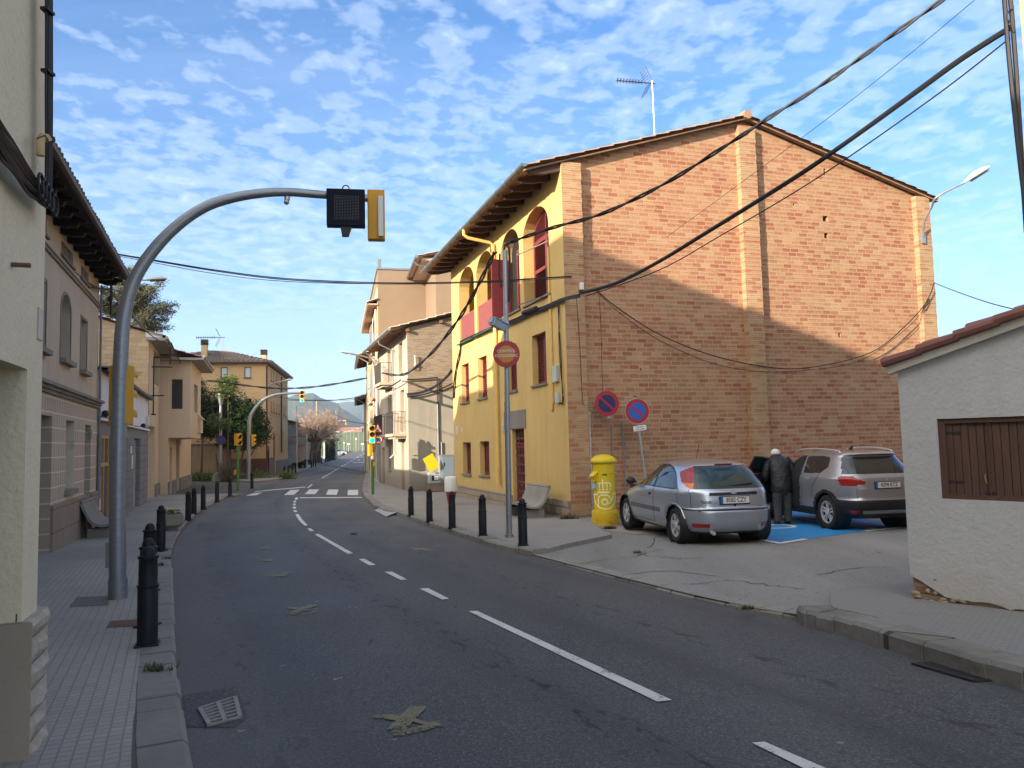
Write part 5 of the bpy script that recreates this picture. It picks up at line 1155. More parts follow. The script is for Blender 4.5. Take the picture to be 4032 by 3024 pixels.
mb = MB(); mb.tube([lean*.98+V((-.02, 0, 0)), lean*.995+V((.0, -.02, .03)), lean*.99+V((.08, -.02, .0)), lean*.93+V((.09, 0, 0)), lean*.80+V((.07, 0, 0))], .022, 6); mb.tube([lean*.97+V((-.1, 0, 0)), lean*.90+V((-.12, 0, 0)), lean*.86+V((-.08, 0, -.05))], .02, 6); mb.build('cable', m_black, t, True)
sp = atdist(1994, 1394, Yp-.07); t = thing('round_sign', 'round red and orange sign reading control fotogràfic on the galvanised pole', 'sign', tuple(sp), R(-2))
rs = 53.5/3030*sp.y
pl = sign_disc(t, 'sign', rs, plain('sign_maroon', (.25, .025, .028), .5, 0, .06, 3), plain('sign_orange', (.38, .15, .028), .5, 0, .06, 3), .64)
TM = lambda x, z, y=-.017: Matrix.Translation((x, y, z)) @ Matrix.Rotation(R(90), 4, 'X')
m_slet = plain('sign_lettering', (.50, .46, .42), .5); text_mb('CONTROL', rs*.30, m_slet, 'lettering', pl, .001, M=TM(0, rs*.22), bold=.001, sx=.95); text_mb('FOTOGRÀFIC', rs*.30, m_slet, 'lettering', pl, .001, M=TM(0, -rs*.14), bold=.001, sx=.93)
# no parking signs
gpl = lambda x, y, off: onplane(x, y, C0-A_*off, -A_)
rzg = R(18.39)
p = gpl(2389, 1589, .42); t = thing('no_parking_sign', 'darker no parking disc bracketed to the brick wall above the post box', 'sign', tuple(p), rzg-R(8), 'no parking signs')
r1 = 50.5/3030*p.y/FW.y
sign_disc(t, 'sign', r1, m_sred, m_sblued, .69, m_sred)
mb = MB()
for z in (.17, -.25): mb.bar((-.02, .02, z), (-.16, .44, z), .03, .04); mb.bar((-.02, .02, z), (.1, .44, z), .03, .04)
mb.box(.01, .08, -.0, .03, -.36, -.30); mb.build('wall_bracket', m_galv, t)
p = gpl(2508, 1619, .75); t = thing('no_parking_sign', 'brighter no parking disc on a leaning pole behind the silver car', 'sign', tuple(p), rzg-R(10), 'no parking signs')
r2 = 49.5/3030*p.y/FW.y
pl = sign_disc(t, 'sign', r2, m_sred, m_sblue, .70, m_sred)
mb = MB(); disc(mb, (0, 0), r2*.985, r2*1.0, 40, fn=face(-.0155)); mb.build('rim', m_swhite, pl)
mb = MB(); zg = zr(p.y)-p.z; mb.tube([(-.04, .035, r2+.05), (.26, .035, zg)], .028, 10); mb.build('pole', m_galv, t, True); mb = MB(); mb.box(-.06, .0, .01, .06, r2+.03, r2+.07); mb.build('pole_cap', m_blackp, t)
PZ = -r2-.105; mb = MB(); a = R(-6)
Mp = Matrix.Translation((.055, -.005, PZ)) @ Matrix.Rotation(R(-7), 4, 'Y'); w2, h2 = .175, .075
poly = arc(w2-.03, h2-.03, .03, 0, 90, 4)+arc(-w2+.03, h2-.03, .03, 90, 180, 4)+arc(-w2+.03, -h2+.03, .03, 180, 270, 4)+arc(w2-.03, -h2+.03, .03, 270, 360, 4)
mb.prism(poly, lambda u, z, d: Mp @ V((u, d, z)), -.006, .006); pp = mb.build('sub_plate', m_blackp, t)
mb = MB(); mb.prism([(u*.95, z*.89) for u, z in poly], lambda u, z, d: Mp @ V((u, d, z)), -.0085, -.0065); mb.build('plate_face', m_swhite, pp)
text_mb('Excepte', .055, m_blackp, 'lettering', pp, .0008, M=Mp @ TM(0, .028, -.0105)); text_mb('minusvàlids', .055, m_blackp, 'lettering', pp, .0008, M=Mp @ TM(0, -.030, -.0105))

# signal heads
def head(t, n=3, lit=None, w=.30, lens=.10, label=None, back=True, M=None, mat=None):
    """n-lamp traffic signal facing local -Y, hanging from z=0 down"""
    M = M or Matrix(); h = .30*n; mat = mat or m_sig
    mb = MB(); mb.box(-w/2, w/2, -.02, .18, -h, 0, M=M); b = mb.build('housing', mat, t, False, .015)
    for i in range(n):
        z = -.15-.30*i; c = M @ V((0, -.024, z))
        mb = MB(); n_ = 16
        vs = []
        for k in range(n_+1):
            a = R(200)*(k/n_)-R(10); vs += [M @ V((lens*1.12*math.cos(a), -.02, z+lens*1.12*math.sin(a))), M @ V((lens*1.12*math.cos(a), -.20+.06*abs(math.cos(a)), z+lens*1.12*math.sin(a)-.02))]
        for k in range(n_): mb.add([vs[2*k], vs[2*k+1], vs[2*k+3], vs[2*k+2]], [(0, 1, 2, 3)])
        mb.build('visor', mat, b)
        mb = MB(); vs = [M @ V((lens*math.cos(2*math.pi*k/20), -.026, z+lens*math.sin(2*math.pi*k/20))) for k in range(20)]+[M @ V((0, -.05, z))]
        mb.add(vs, [(k, (k+1) % 20, 20) for k in range(20)]); mb.build('lens', m_greenlit if lit == i else m_sigdark, b, True, label='glowing green lens' if False else None) if False else mb.build('lens', m_greenlit if lit == i else m_sigdark, b, True)
    return b
# near mast with its curved arm over the road
pb = G(463, 2356, .12); zb = zr(pb.y)+.12; adir = V((.94, .34, 0)); an = V((-.34, .94, 0))
Q = [(254, 1100), (257, 900), (261, 770), (267, 690), (283, 622), (310, 570), (352, 517), (400, 474), (450, 444), (505, 427), (560, 418), (620, 415), (700, 421), (828, 431)]
P = [V((0, 0, 0))]+[onplane(x*s_, y*s_, pb, an)-V((pb.x, pb.y, zb)) for x, y in Q]
t = thing('signal_mast', 'near tall galvanised mast curving over the road from the left pavement', 'mast', (pb.x, pb.y, zb))
mb = MB(); n = len(P); mb.tube(smooth_pl(P[:1]+P), [.092-.045*i/(6*n) for i in range(len(smooth_pl(P[:1]+P)))], 16); mb.build('mast', m_pole, t, True)
mb = MB(); mb.tube([(0, 0, 0), (0, 0, .22)], .098, 16); mb.build('mast_foot', m_pole, t, True)
mb = MB(); mb.box(-.125, -.085, -.04, .04, .34, .62); mb.build('service_hatch', m_galv, t, False, .004)
c = P[12]+V((0, 0, -.06)); mb = MB(); mb.tube([c, c-V((0, 0, .04))], .035, 8); mb.ball(c-V((.0, .02, .07)), .035); mb.build('camera', m_galv, t, True)
tip = P[-1]; pan = onplane(745*s_, 455*s_, pb, an)
tt = thing('message_panel', 'square black dot-matrix panel hung on the arm of the near mast', 'panel', tuple(pan-adir*.0-an*.10), R(10))
hw = 41*s_/3030*pan.y
mb = MB(); mb.box(-hw, hw, -.05, .08, -hw, hw*1.0); pl = mb.build('case', plain('panel_navy', (.005, .008, .018), .6, 0, .1, 6, 0, .12), tt, False, .006)
mb = MB(); pitch = hw*2*.62/15
for i in range(16):
    for j in range(16):
        x, z = -hw*.62+i*pitch+.01, hw*.60-j*pitch; q = pitch*.2; mb.add([(x+q*math.cos(k*1.05), -.052, z+q*math.sin(k*1.05)) for k in range(6)], [(0, 1, 2, 3, 4, 5)])
mb.build('dot_matrix', plain('led_grey', (.17, .17, .18), .4, 0, .5, 30), pl)
mb = MB(); mb.tube([(.0+.04*math.cos(R(a)), .02, hw+.03+.035*math.sin(R(a))) for a in range(0, 361, 30)], .008, 6); mb.build('lifting_eye', m_blackp, pl)
mb = MB(); mb.prism([(-.07, -hw), (.07, -hw), (.03, -hw-.12), (-.05, -hw-.12)], lambda u, z, d: (u, d, z), -.03, .05); mb.build('sensor', m_blackp, pl)
sp = onplane(814*s_, 413*s_, pb, an); tt = thing('traffic_light', 'yellow three lamp signal seen from behind at the tip of the near mast arm', 'traffic light', tuple(sp+an*.05), R(188))
b = head(tt, 3, None, .30, .1, M=Matrix.Scale(.72, 4))
mb = MB(); mb.box(-.09, -.03, .135, .18, -.62, -.10); mb.build('hanger', m_galv, tt); 
# signal fixed half way up the near mast, facing the other way
p = onplane(268*s_, 788*s_, pb, an); tt = thing('traffic_light', 'yellow three lamp signal fixed half way up the near mast', 'traffic light', tuple(p+an*.12+adir*.0), R(168))
head(tt, 3, None, .29, .1, M=Matrix.Scale(.76, 4))
# second mast further on
pb = V((*atdist(978.5, 1884, 50.3).xy, 0)); zb = zr(pb.y)+.12; pb.z = zb
k4 = lambda x, y: (700+x/2.37, 1250+y/2.37)
Q = [(663, 1200), (666, 1040), (670, 960), (690, 895), (740, 825), (800, 768), (880, 730), (960, 714), (1060, 707), (1140, 704)]
P = [V((0, 0, 0))]+[onplane(*k4(*q), pb, an)-V((pb.x, pb.y, zb)) for q in Q]
t = thing('signal_mast', 'second galvanised mast with curved arm in front of the evergreen tree', 'mast', (pb.x, pb.y, zb))
pp_ = smooth_pl(P); mb = MB(); mb.tube(pp_, [.14-.07*i/len(pp_) for i in range(len(pp_))], 12); mb.build('mast', m_pole, t, True)
p = onplane(*k4(1160, 684), pb, an); tt = thing('traffic_light', 'hanging signal showing green on the second mast arm', 'traffic light', tuple(p), R(10)); head(tt, 3, 2, .36, .13, M=Matrix.Scale(.86, 4))
p = onplane(*k4(712, 1092), pb, an); tt = thing('traffic_light', 'yellow signal seen side-on on the second mast', 'traffic light', tuple(p), R(100)); head(tt, 3, None, .36, .13, M=Matrix.Scale(.84, 4))
# green pedestrian signal post
pb = G(936, 1933, .12); zb = zr(pb.y)+.12; tp = atdist(*k4(563, 1200), pb.y)
t = thing('signal_post', 'green post with a yellow pedestrian signal at the left end of the crosswalk', 'signal post', (pb.x, pb.y, zb)); mb = MB(); mb.tube([(0, 0, 0), (tp.x-pb.x, 0, tp.z-zb)], .065, 10); mb.build('post', m_siggreen, t, True)
Mh = Matrix.Translation((tp.x-pb.x+.05, 0, tp.z-zb+.6)) @ Matrix.Rotation(R(55), 4, 'Z') @ Matrix.Scale(.98, 4); head(t, 2, None, .34, .11, M=Mh)
mb = MB(); mb.box(-.16, -.06, -.06, .06, .78, 1.0); mb.build('push_button', m_sig, t)
# right hand signal with signs
pb = G(1468, 1946, .12); zb = zr(pb.y)+.12; kR = lambda x, y: (1350+x/3.016, 1500+y/3.016)
t = thing('signal_post', 'green post with signal showing green and road signs at the right end of the crosswalk', 'signal post', (pb.x, pb.y, zb))
tp = atdist(*kR(348, 500), pb.y); lean = V((tp.x-pb.x, 0, tp.z-zb)); mb = MB(); mb.tube([(0, 0, 0), lean], .06, 10); mb.build('post', m_siggreen, t, True)
sp = atdist(*kR(346, 528), pb.y-.15); Mh = Matrix.Translation(V((sp.x-pb.x, -.12, sp.z-zb))) @ Matrix.Rotation(R(10), 4, 'Z') @ Matrix.Scale(.83, 4); head(t, 3, 2, .31, .125, M=Mh)
Mh = Matrix.Translation(V((sp.x-pb.x-.06, .05, sp.z-zb-.78))) @ Matrix.Rotation(R(120), 4, 'Z') @ Matrix.Scale(.8, 4); head(t, 2, None, .30, .11, M=Mh)
mb = MB(); mb.box(.03, .14, -.06, .06, 1.15, 1.32); mb.build('push_button', m_sig, t)
mb = MB(); mb.lathe([(.063, 1.42), (.063, 1.72)], 10, 0, (.0, 0, 0)); mb.build('sticker', plain('sticker', (.5, .42, .42), .6, 0, .6, 12), t)
sc = atdist(*kR(419, 700), pb.y+.05); tt = thing('speed_limit_sign', 'round speed limit 30 sign behind the right hand signal post', 'sign', tuple(sc), R(8)); rs = 56/3.016/3030*pb.y
pl = sign_disc(tt, 'sign', rs, m_sred, m_swhite, .74); text_mb('30', rs*1.05, m_blackp, 'lettering', pl, .001, M=TM(-.0, 0), bold=.012)
mb = MB(); mb.bar((-.05, .03, 0), (-.5, .0, 0), .03, .04); mb.build('arm', m_galv, tt)
sc = atdist(*kR(414, 575), pb.y+.05); tt = thing('warning_sign', 'triangular bump warning sign above the speed limit sign', 'sign', tuple(sc), R(8)); rs = 58/3.016/3030*pb.y
def tri(r): return [(r*math.cos(R(a)), r*math.sin(R(a))) for a in (90, 210, 330)]
mb = MB(); mb.prism(tri(rs*1.2), lambda u, z, d: (u, d, z), -.008, .01); pl = mb.build('plate', m_sback, tt)
mb = MB(); mb.prism(tri(rs*1.19), lambda u, z, d: (u, d, z), -.011, -.0085); mb.build('border', m_sred, pl); mb = MB(); mb.prism(tri(rs*.80), lambda u, z, d: (u, d, z), -.014, -.0115); mb.build('field', m_swhite, pl)
mb = MB(); mb.prism([(-.30*rs*1.4, -.30*rs), (.30*rs*1.4, -.30*rs), (.25*rs, -.18*rs), (0, .02*rs), (-.25*rs, -.18*rs)], lambda u, z, d: (u, d, z), -.017, -.0145); mb.build('symbol', m_blackp, pl)
# no parking sign on the lamp post by the evergreen
pb = V((*atdist(868, 1842, 50.6).xy, 0)); zb = zr(pb.y)+.12; pb.z = zb
t = thing('lamp_post', 'old silver lamp post rising out of the evergreen foliage', 'lamp post', (pb.x, pb.y, zb)); tz = atdist(*k4(400, 780), pb.y).z-zb
mb = MB(); mb.tube([(0, 0, 0), (0, 0, tz)], [.12, .08], 10); mb.lathe([(.09, tz-.3), (.2, tz+.2), (.22, tz+.5), (.05, tz+.52)], 12); mb.build('post', m_pole, t, True)
mb = MB(); mb.lathe([(.55, -.1), (.5, .25), (.35, .45), (.12, .5)], 10); mb.build('base', m_conc2, t, True)
p = atdist(*k4(402, 1144), pb.y-.2); t = thing('no_parking_sign', 'faded no parking disc on the lamp post in front of the evergreen', 'sign', tuple(p), R(5), 'no parking signs'); sign_disc(t, 'sign', 43/2.37/3030*p.y, plain('sign_red_faded', (.20, .03, .06), .5), m_sblue, .74, plain('sign_red_faded', (.20, .03, .06), .5))

# street lamps
m_lampw = plain('lamp_cream', (.58, .55, .47), .4, 0, .08, 5); m_lens = glassy('lamp_bowl', (.25, .25, .25), .25)
def lamp(name, lab, base, pts, hd, hl, r=.03, rz=0.0):
    """wall bracket lamp: arm through pts (world), cobra head at the end pointing along hd"""
    t = thing(name, lab, 'street lamp', tuple(base), 0, 'street lamps')
    P = [V(p)-V(base) for p in pts]; mb = MB(); mb.tube(smooth_pl(P) if len(P) > 2 else P, r, 10); mb.build('arm', m_galv, t, True)
    hd = V(hd).normalized(); e = P[-1]; side = V((0, 0, 1)).cross(hd).normalized(); up = hd.cross(side)
    mb = MB(); vs = []; n = 14; st = [(-.08, .03, .02), (0, .05, .04), (.15, .10, .065), (.45, .155, .10), (.75, .15, .085), (.95, .10, .05), (1.0, .03, .015)]
    for f, w_, h_ in st:
        for k in range(n):
            a = 2*math.pi*k/n; hh = h_ if math.sin(a) > 0 else h_*.35; vs.append(e+hd*f*hl+side*w_*hl*1.4*math.cos(a)+up*hh*hl*1.7*math.sin(a))
    mb.add(vs, [(i*n+k, i*n+(k+1) % n, (i+1)*n+(k+1) % n, (i+1)*n+k) for i in range(len(st)-1) for k in range(n)]); mb.build('lamp_head', m_lampw, t, True)
    mb = MB(); vs = []
    for f, w_ in ((.2, .09), (.5, .12), (.8, .11), (.9, .05)): vs += [e+hd*f*hl-side*w_*hl-up*.05*hl, e+hd*f*hl-up*.10*hl, e+hd*f*hl+side*w_*hl-up*.05*hl]
    mb.add(vs, [(3*i+j, 3*i+j+1, 3*i+j+4, 3*i+j+3) for i in range(3) for j in range(2)]); mb.build('bowl', m_lens, t, True)
    return t
gc = lambda x, y, off=0.0: gpl(2200+x/1.4747, 250+y/1.4747, off)
b = gc(2118, 1010, .03); lp = [b, gc(2118, 960, .12), gc(2130, 900, .3), gc(2165, 835, .55), gpl(3690, 775, .9), gpl(3800, 718, 1.25)]
e2 = gpl(3880, 668, 1.45); lt = lamp('street_lamp', 'wall lamp with curved arm on the right brick pilaster of the gable', b, lp, e2-lp[-1], (e2-lp[-1]).length*1.2)
mb = MB(); mb.box(-.07, .07, -.02, .05, -.18, .12); o = mb.build('wall_plate', m_galv, lt); o.rotation_euler = (0, 0, rzg)
k2 = lambda x, y: (x/2.37, 700+y/2.37)
Yl = 21.0; b = atdist(*k2(900, 935), 18.6); lp = [b, atdist(*k2(1050, 938), 19), atdist(*k2(1220, 945), 19.2), atdist(*k2(1360, 955), 19.3)]; e2 = atdist(*k2(1560, 945), 19.5)
lamp('street_lamp', 'street lamp on a straight arm under the dark bracketed eave', b, lp, e2-lp[-1], (e2-lp[-1]).length, .02)
b = atdist(*k4(1835, 640), 42); lp = [b, atdist(*k4(1835, 480), 42), atdist(*k4(1815, 400), 41.8), atdist(*k4(1740, 365), 41.5), atdist(*k4(1612, 338), 41)]; e2 = atdist(*k4(1518, 318), 40.8)
lamp('street_lamp', 'street lamp reaching out over the far road from the right hand houses', b, lp, e2-lp[-1], (e2-lp[-1]).length, .05)
b = atdist(*k4(842, 720), 56.8); lp = [b, atdist(*k4(845, 670), 56.7), atdist(*k4(870, 625), 56.6), atdist(*k4(930, 605), 56.5), atdist(*k4(1000, 590), 56.3)]; e2 = atdist(*k4(1068, 578), 56.2)
lamp('street_lamp', 'street lamp on the corner of the ochre house', b, lp, e2-lp[-1], (e2-lp[-1]).length, .05)

# ---- benches
def make_bench(lab, loc, rz, grp, L=1.5):
    """moulded concrete bench: one curved sheet on two blocks. Local: +X to the sitter's front, Y along the seat"""
    t = thing('bench', lab, 'bench', loc, rz, grp)
    prof = [(-.36, .80), (-.34, .79), (-.27, .62), (-.20, .47), (-.13, .37), (-.04, .315), (.08, .30), (.22, .33), (.36, .385), (.40, .395)]
    prof = [(p.x, p.z) for p in smooth_pl([V((x, 0, z)) for x, z in prof])]
    low = []
    for i, (x, z) in enumerate(prof):
        a, b = V(prof[max(0, i-1)]), V(prof[min(len(prof)-1, i+1)]); d = (b-a).normalized(); low.append((x+d.y*.055, z-d.x*.055))
    mb = MB(); n = len(prof); st = [-L/2, -L/2+.02, L/2-.02, L/2]
    for k, y in enumerate((-L/2, L/2)): pass
    vs = [(x, -L/2, z) for x, z in prof]+[(x, L/2, z) for x, z in prof]+[(x, -L/2, z) for x, z in low]+[(x, L/2, z) for x, z in low]
    f = []
    for i in range(n-1): f += [(i, i+1, n+i+1, n+i), (2*n+i, 3*n+i, 3*n+i+1, 2*n+i+1), (i, 2*n+i, 2*n+i+1, i+1), (n+i, n+i+1, 3*n+i+1, 3*n+i)]
    f += [(0, n, 3*n, 2*n), (n-1, 3*n-1, 4*n-1, 2*n-1)]
    mb.add(vs, f); mb.build('seat', m_conc2, t, True, .008)
    for y in (-L/2+.27, L/2-.27):
        mb = MB(); mb.box(-.26, .34, y-.1, y+.1, -.02, .215); mb.build('foot', m_conc2, t, False, .01)
        mb = MB(); mb.box(-.12, .22, y-.05, y+.05, .215, .29); mb.build('bracket', m_blackp, t)
    return t
q = C0+A_*1.25-Gx*.72; bt = make_bench('pale concrete bench by the red door of the yellow house', (q.x, q.y, zr(q.y)+.12), rzg+math.pi, 'concrete benches', 1.6)
p = G(300, 2090, .12); aL = V((-.3486, .9373, 0)); q = V((-10.08, 18.65, 0))-aL*1.75+V((.9373, .3486, 0))*.44
dup(bt, (q.x, q.y, zr(q.y)+.12), R(20.4), 'weathered concrete bench against the taupe house, behind the near mast')
# ---- litter bin
p = G(405, 2034, .12); t = thing('litter_bin', 'round litter bin on a post beside the left bench', 'bin', (p.x, p.y, zr(p.y)+.12))
mb = MB(); mb.lathe([(.17, .12), (.19, .16), (.20, .58), (.19, .58), (.17, .2)], 20); mb.build('basket', plain('bin_brown', (.13, .085, .06), .6, 0, .3, 20), t, True); mb = MB(); mb.lathe([(.19, .57), (.215, .575), (.215, .60), (.19, .605)], 20); mb.build('rim', m_galv, t, True)
mb = MB(); mb.tube([(-.24, 0, 0), (-.24, 0, .56)], .03, 8); mb.bar((-.24, 0, .35), (-.15, 0, .35), .03, .05); mb.build('post', m_iron, t, True)
# ---- planter
p = G(674, 2088, .12); t = thing('planter', 'octagonal concrete planter with small yellow flowers on the left kerb', 'planter', (p.x, p.y, zr(p.y)+.12))
mb = MB(); mb.lathe([(.13, 0), (.16, .06), (.27, .13), (.28, .37), (.25, .38), (.24, .33), (.01, .32)], 8); mb.build('bowl', m_conc2, t)
mb = MB(); rr = random.Random(8)
for i in range(140):
    a, r_ = rr.uniform(0, 6.28), rr.uniform(0, .2); c = V((r_*math.cos(a), r_*math.sin(a), .34+rr.uniform(0, .13))); d = V((rr.uniform(-1, 1), rr.uniform(-1, 1), rr.uniform(-.2, 1))).normalized()*.05; s = d.orthogonal().normalized()*.018; mb.add([c, c+d*.5+s, c+d, c+d*.5-s], [(0, 1, 2, 3)])
mb.build('leaves', foliage('plant_green', (.05, .10, .02), (.14, .2, .05)), t)
mb = MB()
for i in range(16): a, r_ = rr.uniform(0, 6.28), rr.uniform(0, .16); mb.ball((r_*math.cos(a), r_*math.sin(a), .47+rr.uniform(0, .05)), .022, n=6, m=4)
mb.build('flowers', plain('flower_yellow', (.7, .6, .2), .7), t)

# ---- post box
m_py = M_('postbox_yellow', lambda t: finish(t, t.mix(t.noise(t.n('ShaderNodeTexCoord').outputs['Object'], 5, 5, .6), (.56, .40, .006), (.66, .50, .012)), .38, 0, t.noise(t.n('ShaderNodeTexCoord').outputs['Object'], 30, 2), .08, .003))
def peel(t):
    co = t.n('ShaderNodeTexCoord').outputs['Object']; n = t.noise(co, 9, 6, .7, .5); f = t.ramp(n, [(.56, 0), (.60, 1)])
    finish(t, t.mix(f, (.58, .40, .012), (.42, .22, .04)), .75, 0, t.math('ADD', n, t.noise(co, 30, 3)), 1.0, .02)
m_peel = M_('peeling_yellow', peel); m_pale = plain('emblem_pale', (.80, .78, .42), .5)
p = G(2384, 2066, .045); t = thing('post_box', 'yellow cylindrical post box with crown and horn emblem by the brick wall', 'post box', (p.x, p.y, zr(p.y)+.045), R(3))
RB = .253
mb = MB(); rr = random.Random(1); n = 40; vs = []
for z, r_ in ((-.03, .315), (.1, .312), (.2, .308), (.30, .306), (.335, .285), (.345, .2)):
    for k in range(n): a = 2*math.pi*k/n; q = r_+(.012*noise.noise(V((3*math.cos(a), 3*math.sin(a), z*8))) if z < .3 else 0); vs.append((q*math.cos(a), q*math.sin(a), z))
mb.add(vs, [(i*n+k, i*n+(k+1) % n, (i+1)*n+(k+1) % n, (i+1)*n+k) for i in range(5) for k in range(n)]); mb.build('base', m_peel, t, True)
mb = MB(); mb.lathe([(RB, .33), (RB, 1.40)], 44); bd = mb.build('body', m_py, t, True)
mb = MB(); mb.lathe([(RB-.01, 1.385), (.285, 1.395), (.303, 1.42), (.303, 1.455), (.285, 1.485), (.23, 1.535), (.15, 1.575), (.06, 1.59), (.001, 1.592)], 44); mb.build('cap', m_py, t, True)
cyl = lambda x, z, o=.004: ((RB+o)*math.sin(x/RB), -(RB+o)*math.cos(x/RB), z)
def emb(mb, pts, wd, o=.004):
    P = [V((x, z)) for x, z in pts]
    for i in range(len(P)-1):
        d = (P[i+1]-P[i]); k = max(1, int(d.length/.02)); nn = V((-d.y, d.x)).normalized()*wd/2; ext = d.normalized()*wd*.12
        for j in range(k):
            a, b = P[i]+d*(j/k)-ext, P[i]+d*((j+1)/k)+ext; mb.add([cyl(*(a+nn), o), cyl(*(a-nn), o), cyl(*(b-nn), o), cyl(*(b+nn), o)], [(0, 1, 2, 3)])
def dot(mb, x, z, r_): mb.add([cyl(x+r_*math.cos(k*.5236), z+r_*math.sin(k*.5236)) for k in range(12)], [tuple(range(12))])
# emblem drawn from pixel rows of the photo: x about the axis, z up
ex = lambda px: RB*math.asin(max(-.99, min(.99, (px-385)/216))) ; ez = lambda py: .345+(1190-py)*1.055/920
E_ = lambda l: [(ex(x), ez(y)) for x, y in l]
mb = MB()
emb(mb, E_([(205, 750), (205, 690), (222, 660), (250, 655), (285, 655), (320, 655), (360, 655), (400, 655), (440, 655), (465, 672), (476, 700), (474, 750)]), .026)
emb(mb, E_([(262, 750), (255, 700), (275, 668)]), .026); emb(mb, E_([(320, 655), (325, 750)]), .026); emb(mb, E_([(400, 750), (408, 700), (385, 668)]), .026)
for x in (213, 265, 329, 399, 465): dot(mb, ex(x), ez(784), .021)
emb(mb, E_([(235, 840), (442, 840)]), .042); dot(mb, ex(318), ez(617), .021); dot(mb, ex(316), ez(584), .013)
emb(mb, E_([(345, 985), (310, 985), (295, 1020), (310, 1065), (350, 1082), (395, 1065), (405, 1025), (390, 985), (345, 968), (318, 980)]), .034)
emb(mb, E_([(405, 1060), (450, 1050), (475, 1010), (460, 950), (420, 905), (360, 890), (290, 895), (250, 920), (235, 980), (238, 1060), (235, 1110)]), .03)
emb(mb, E_([(180, 880), (235, 880)]), .03); emb(mb, E_([(178, 890), (180, 980), (195, 1060), (235, 1120), (300, 1155), (370, 1165), (450, 1150), (520, 1090), (560, 1010), (575, 930), (580, 870), (525, 870), (518, 930), (490, 1000)]), .034)
emb(mb, E_([(255, 1060), (300, 1105), (360, 1115), (430, 1100), (490, 1050), (530, 980), (548, 905)]), .0)
mb.build('emblem', m_pale, bd)
mb = MB(); M = Matrix.Rotation(R(-62), 4, 'Z'); 
mb.box(-.07, .07, -RB-.07, -RB+.05, .98, 1.16, M=M)
mb.hexa([M @ V(q) for q in ((-.09, -RB-.11, 1.10), (.09, -RB-.11, 1.10), (.09, -RB+.05, 1.2), (-.09, -RB+.05, 1.2), (-.09, -RB-.11, 1.12), (.09, -RB-.11, 1.12), (.09, -RB+.05, 1.25), (-.09, -RB+.05, 1.25))])
mb.box(-.085, .085, -RB-.10, -RB-.03, 1.065, 1.085, M=M); mb.build('letter_slot', m_py, t, False, .006)
mb = MB(); mb.box(-.05, .05, -RB-.05, -RB+.02, .83, .95, M=M); mb.build('collection_plate', plain('plate_blue_grey', (.36, .42, .46), .5), t)
mb = MB(); mb.box(-.02, .02, -RB-.012, -RB+.02, 1.18, 1.19, M=Matrix.Rotation(R(52), 4, 'Z')); M = Matrix.Rotation(R(42), 4, 'Z'); mb.box(-.08, .1, -RB-.02, -RB+.02, 1.175, 1.19, M=M); mb.build('hinge_rail', m_py, t)
mb = MB()
for i in range(4): a, b = -.078+i*.028, -.078+(i+1)*.028; mb.add([cyl(a, 1.125, .005), cyl(b, 1.12, .005), cyl(b, 1.155, .005), cyl(a, 1.16, .005)], [(0, 1, 2, 3)])
mb.build('sticker', plain('sticker_green', (.02, .10, .02), .5, 0, .7, 60), bd)

# ---- cabinet group in the gap between the houses
p = G(*kR(1100, 1318), .12); rzc = rzg
t = thing('electric_cabinet', 'grey electrical cabinet on a stone plinth between the yellow and plastered houses', 'cabinet', (p.x, p.y, zr(p.y)+.12), rzc)
sc = p.y/3030
W = lambda a, b: (b-a)/3.016*sc
mb = MB(); mb.box(-.25, W(1030, 1335)-.2, 0, .6, -.05, W(1215, 1318)); mb.build('plinth', m_rub, t)
z0 = W(1215, 1318); mb = MB(); x0, x1 = W(1100, 1178), W(1100, 1345); mb.box(x0, x1, .05, .5, z0, z0+W(900, 1215)); b = mb.build('case', plain('cabinet_grey', (.22, .26, .30), .45, .1, .08, 3), t, False, .008)
mb = MB(); mb.box(x0-.02, x1+.02, .03, .52, z0+W(900, 1215), z0+W(893, 1215)+.02); mb.build('lid', m_galv, b); mb = MB(); mb.box(x0+.06, x1-.04, .035, .05, z0+.05, z0+W(912, 1215)); mb.build('cabinet_door', plain('cabinet_door_grey', (.18, .22, .27), .45, .1, .08, 3), b); mb = MB(); mb.box(x0+.10, x0+.14, .02, .035, z0+.7, z0+.85); mb.build('latch', m_blackp, b)
tt = thing('meter_cabinet', 'small pale meter box with dark window beside the electrical cabinet', 'meter box', tuple(p+V((0, 0, z0+.0))+V((0, 0, 0))), rzc); tt.location.z = zr(p.y)+.12+z0
mb = MB(); x0, x1 = -W(1035, 1100), W(1100, 1172); h = W(1092, 1215); mb.box(x0, x1, .08, .45, 0, h); mb.build('case', plain('meter_pale', (.38, .43, .44), .5), tt, False, .01)
mb = MB(); mb.box(x0+.1, x1-.08, .07, .079, .1, h-.12); mb.build('window', m_blackp, tt); mb = MB(); mb.box(x0+.2, x1-.1, .06, .069, .13, h-.14); mb.build('dial', m_swhite, tt)
pc = atdist(*kR(1050, 972), p.y-.12); t = thing('yellow_board', 'tilted blank yellow board leaning on the pipe beside the cabinet', 'board', tuple(pc), rzc)
rot = lambda u, z, d: (u*math.cos(R(29))-z*math.sin(R(29)), d, u*math.sin(R(29))+z*math.cos(R(29)))
w2, h2 = W(0, 128)*.52, W(0, 175)*.52; mb = MB(); mb.prism(rect(-w2, w2, -h2, h2), rot, -.01, .01); mb.build('board', plain('board_yellow', (.60, .46, .01), .5, 0, .08, 3), t); mb = MB(); mb.prism(rect(-.03, .03, -h2*.9, h2*.4), rot, .011, .08); mb.build('batten', m_galv, t)
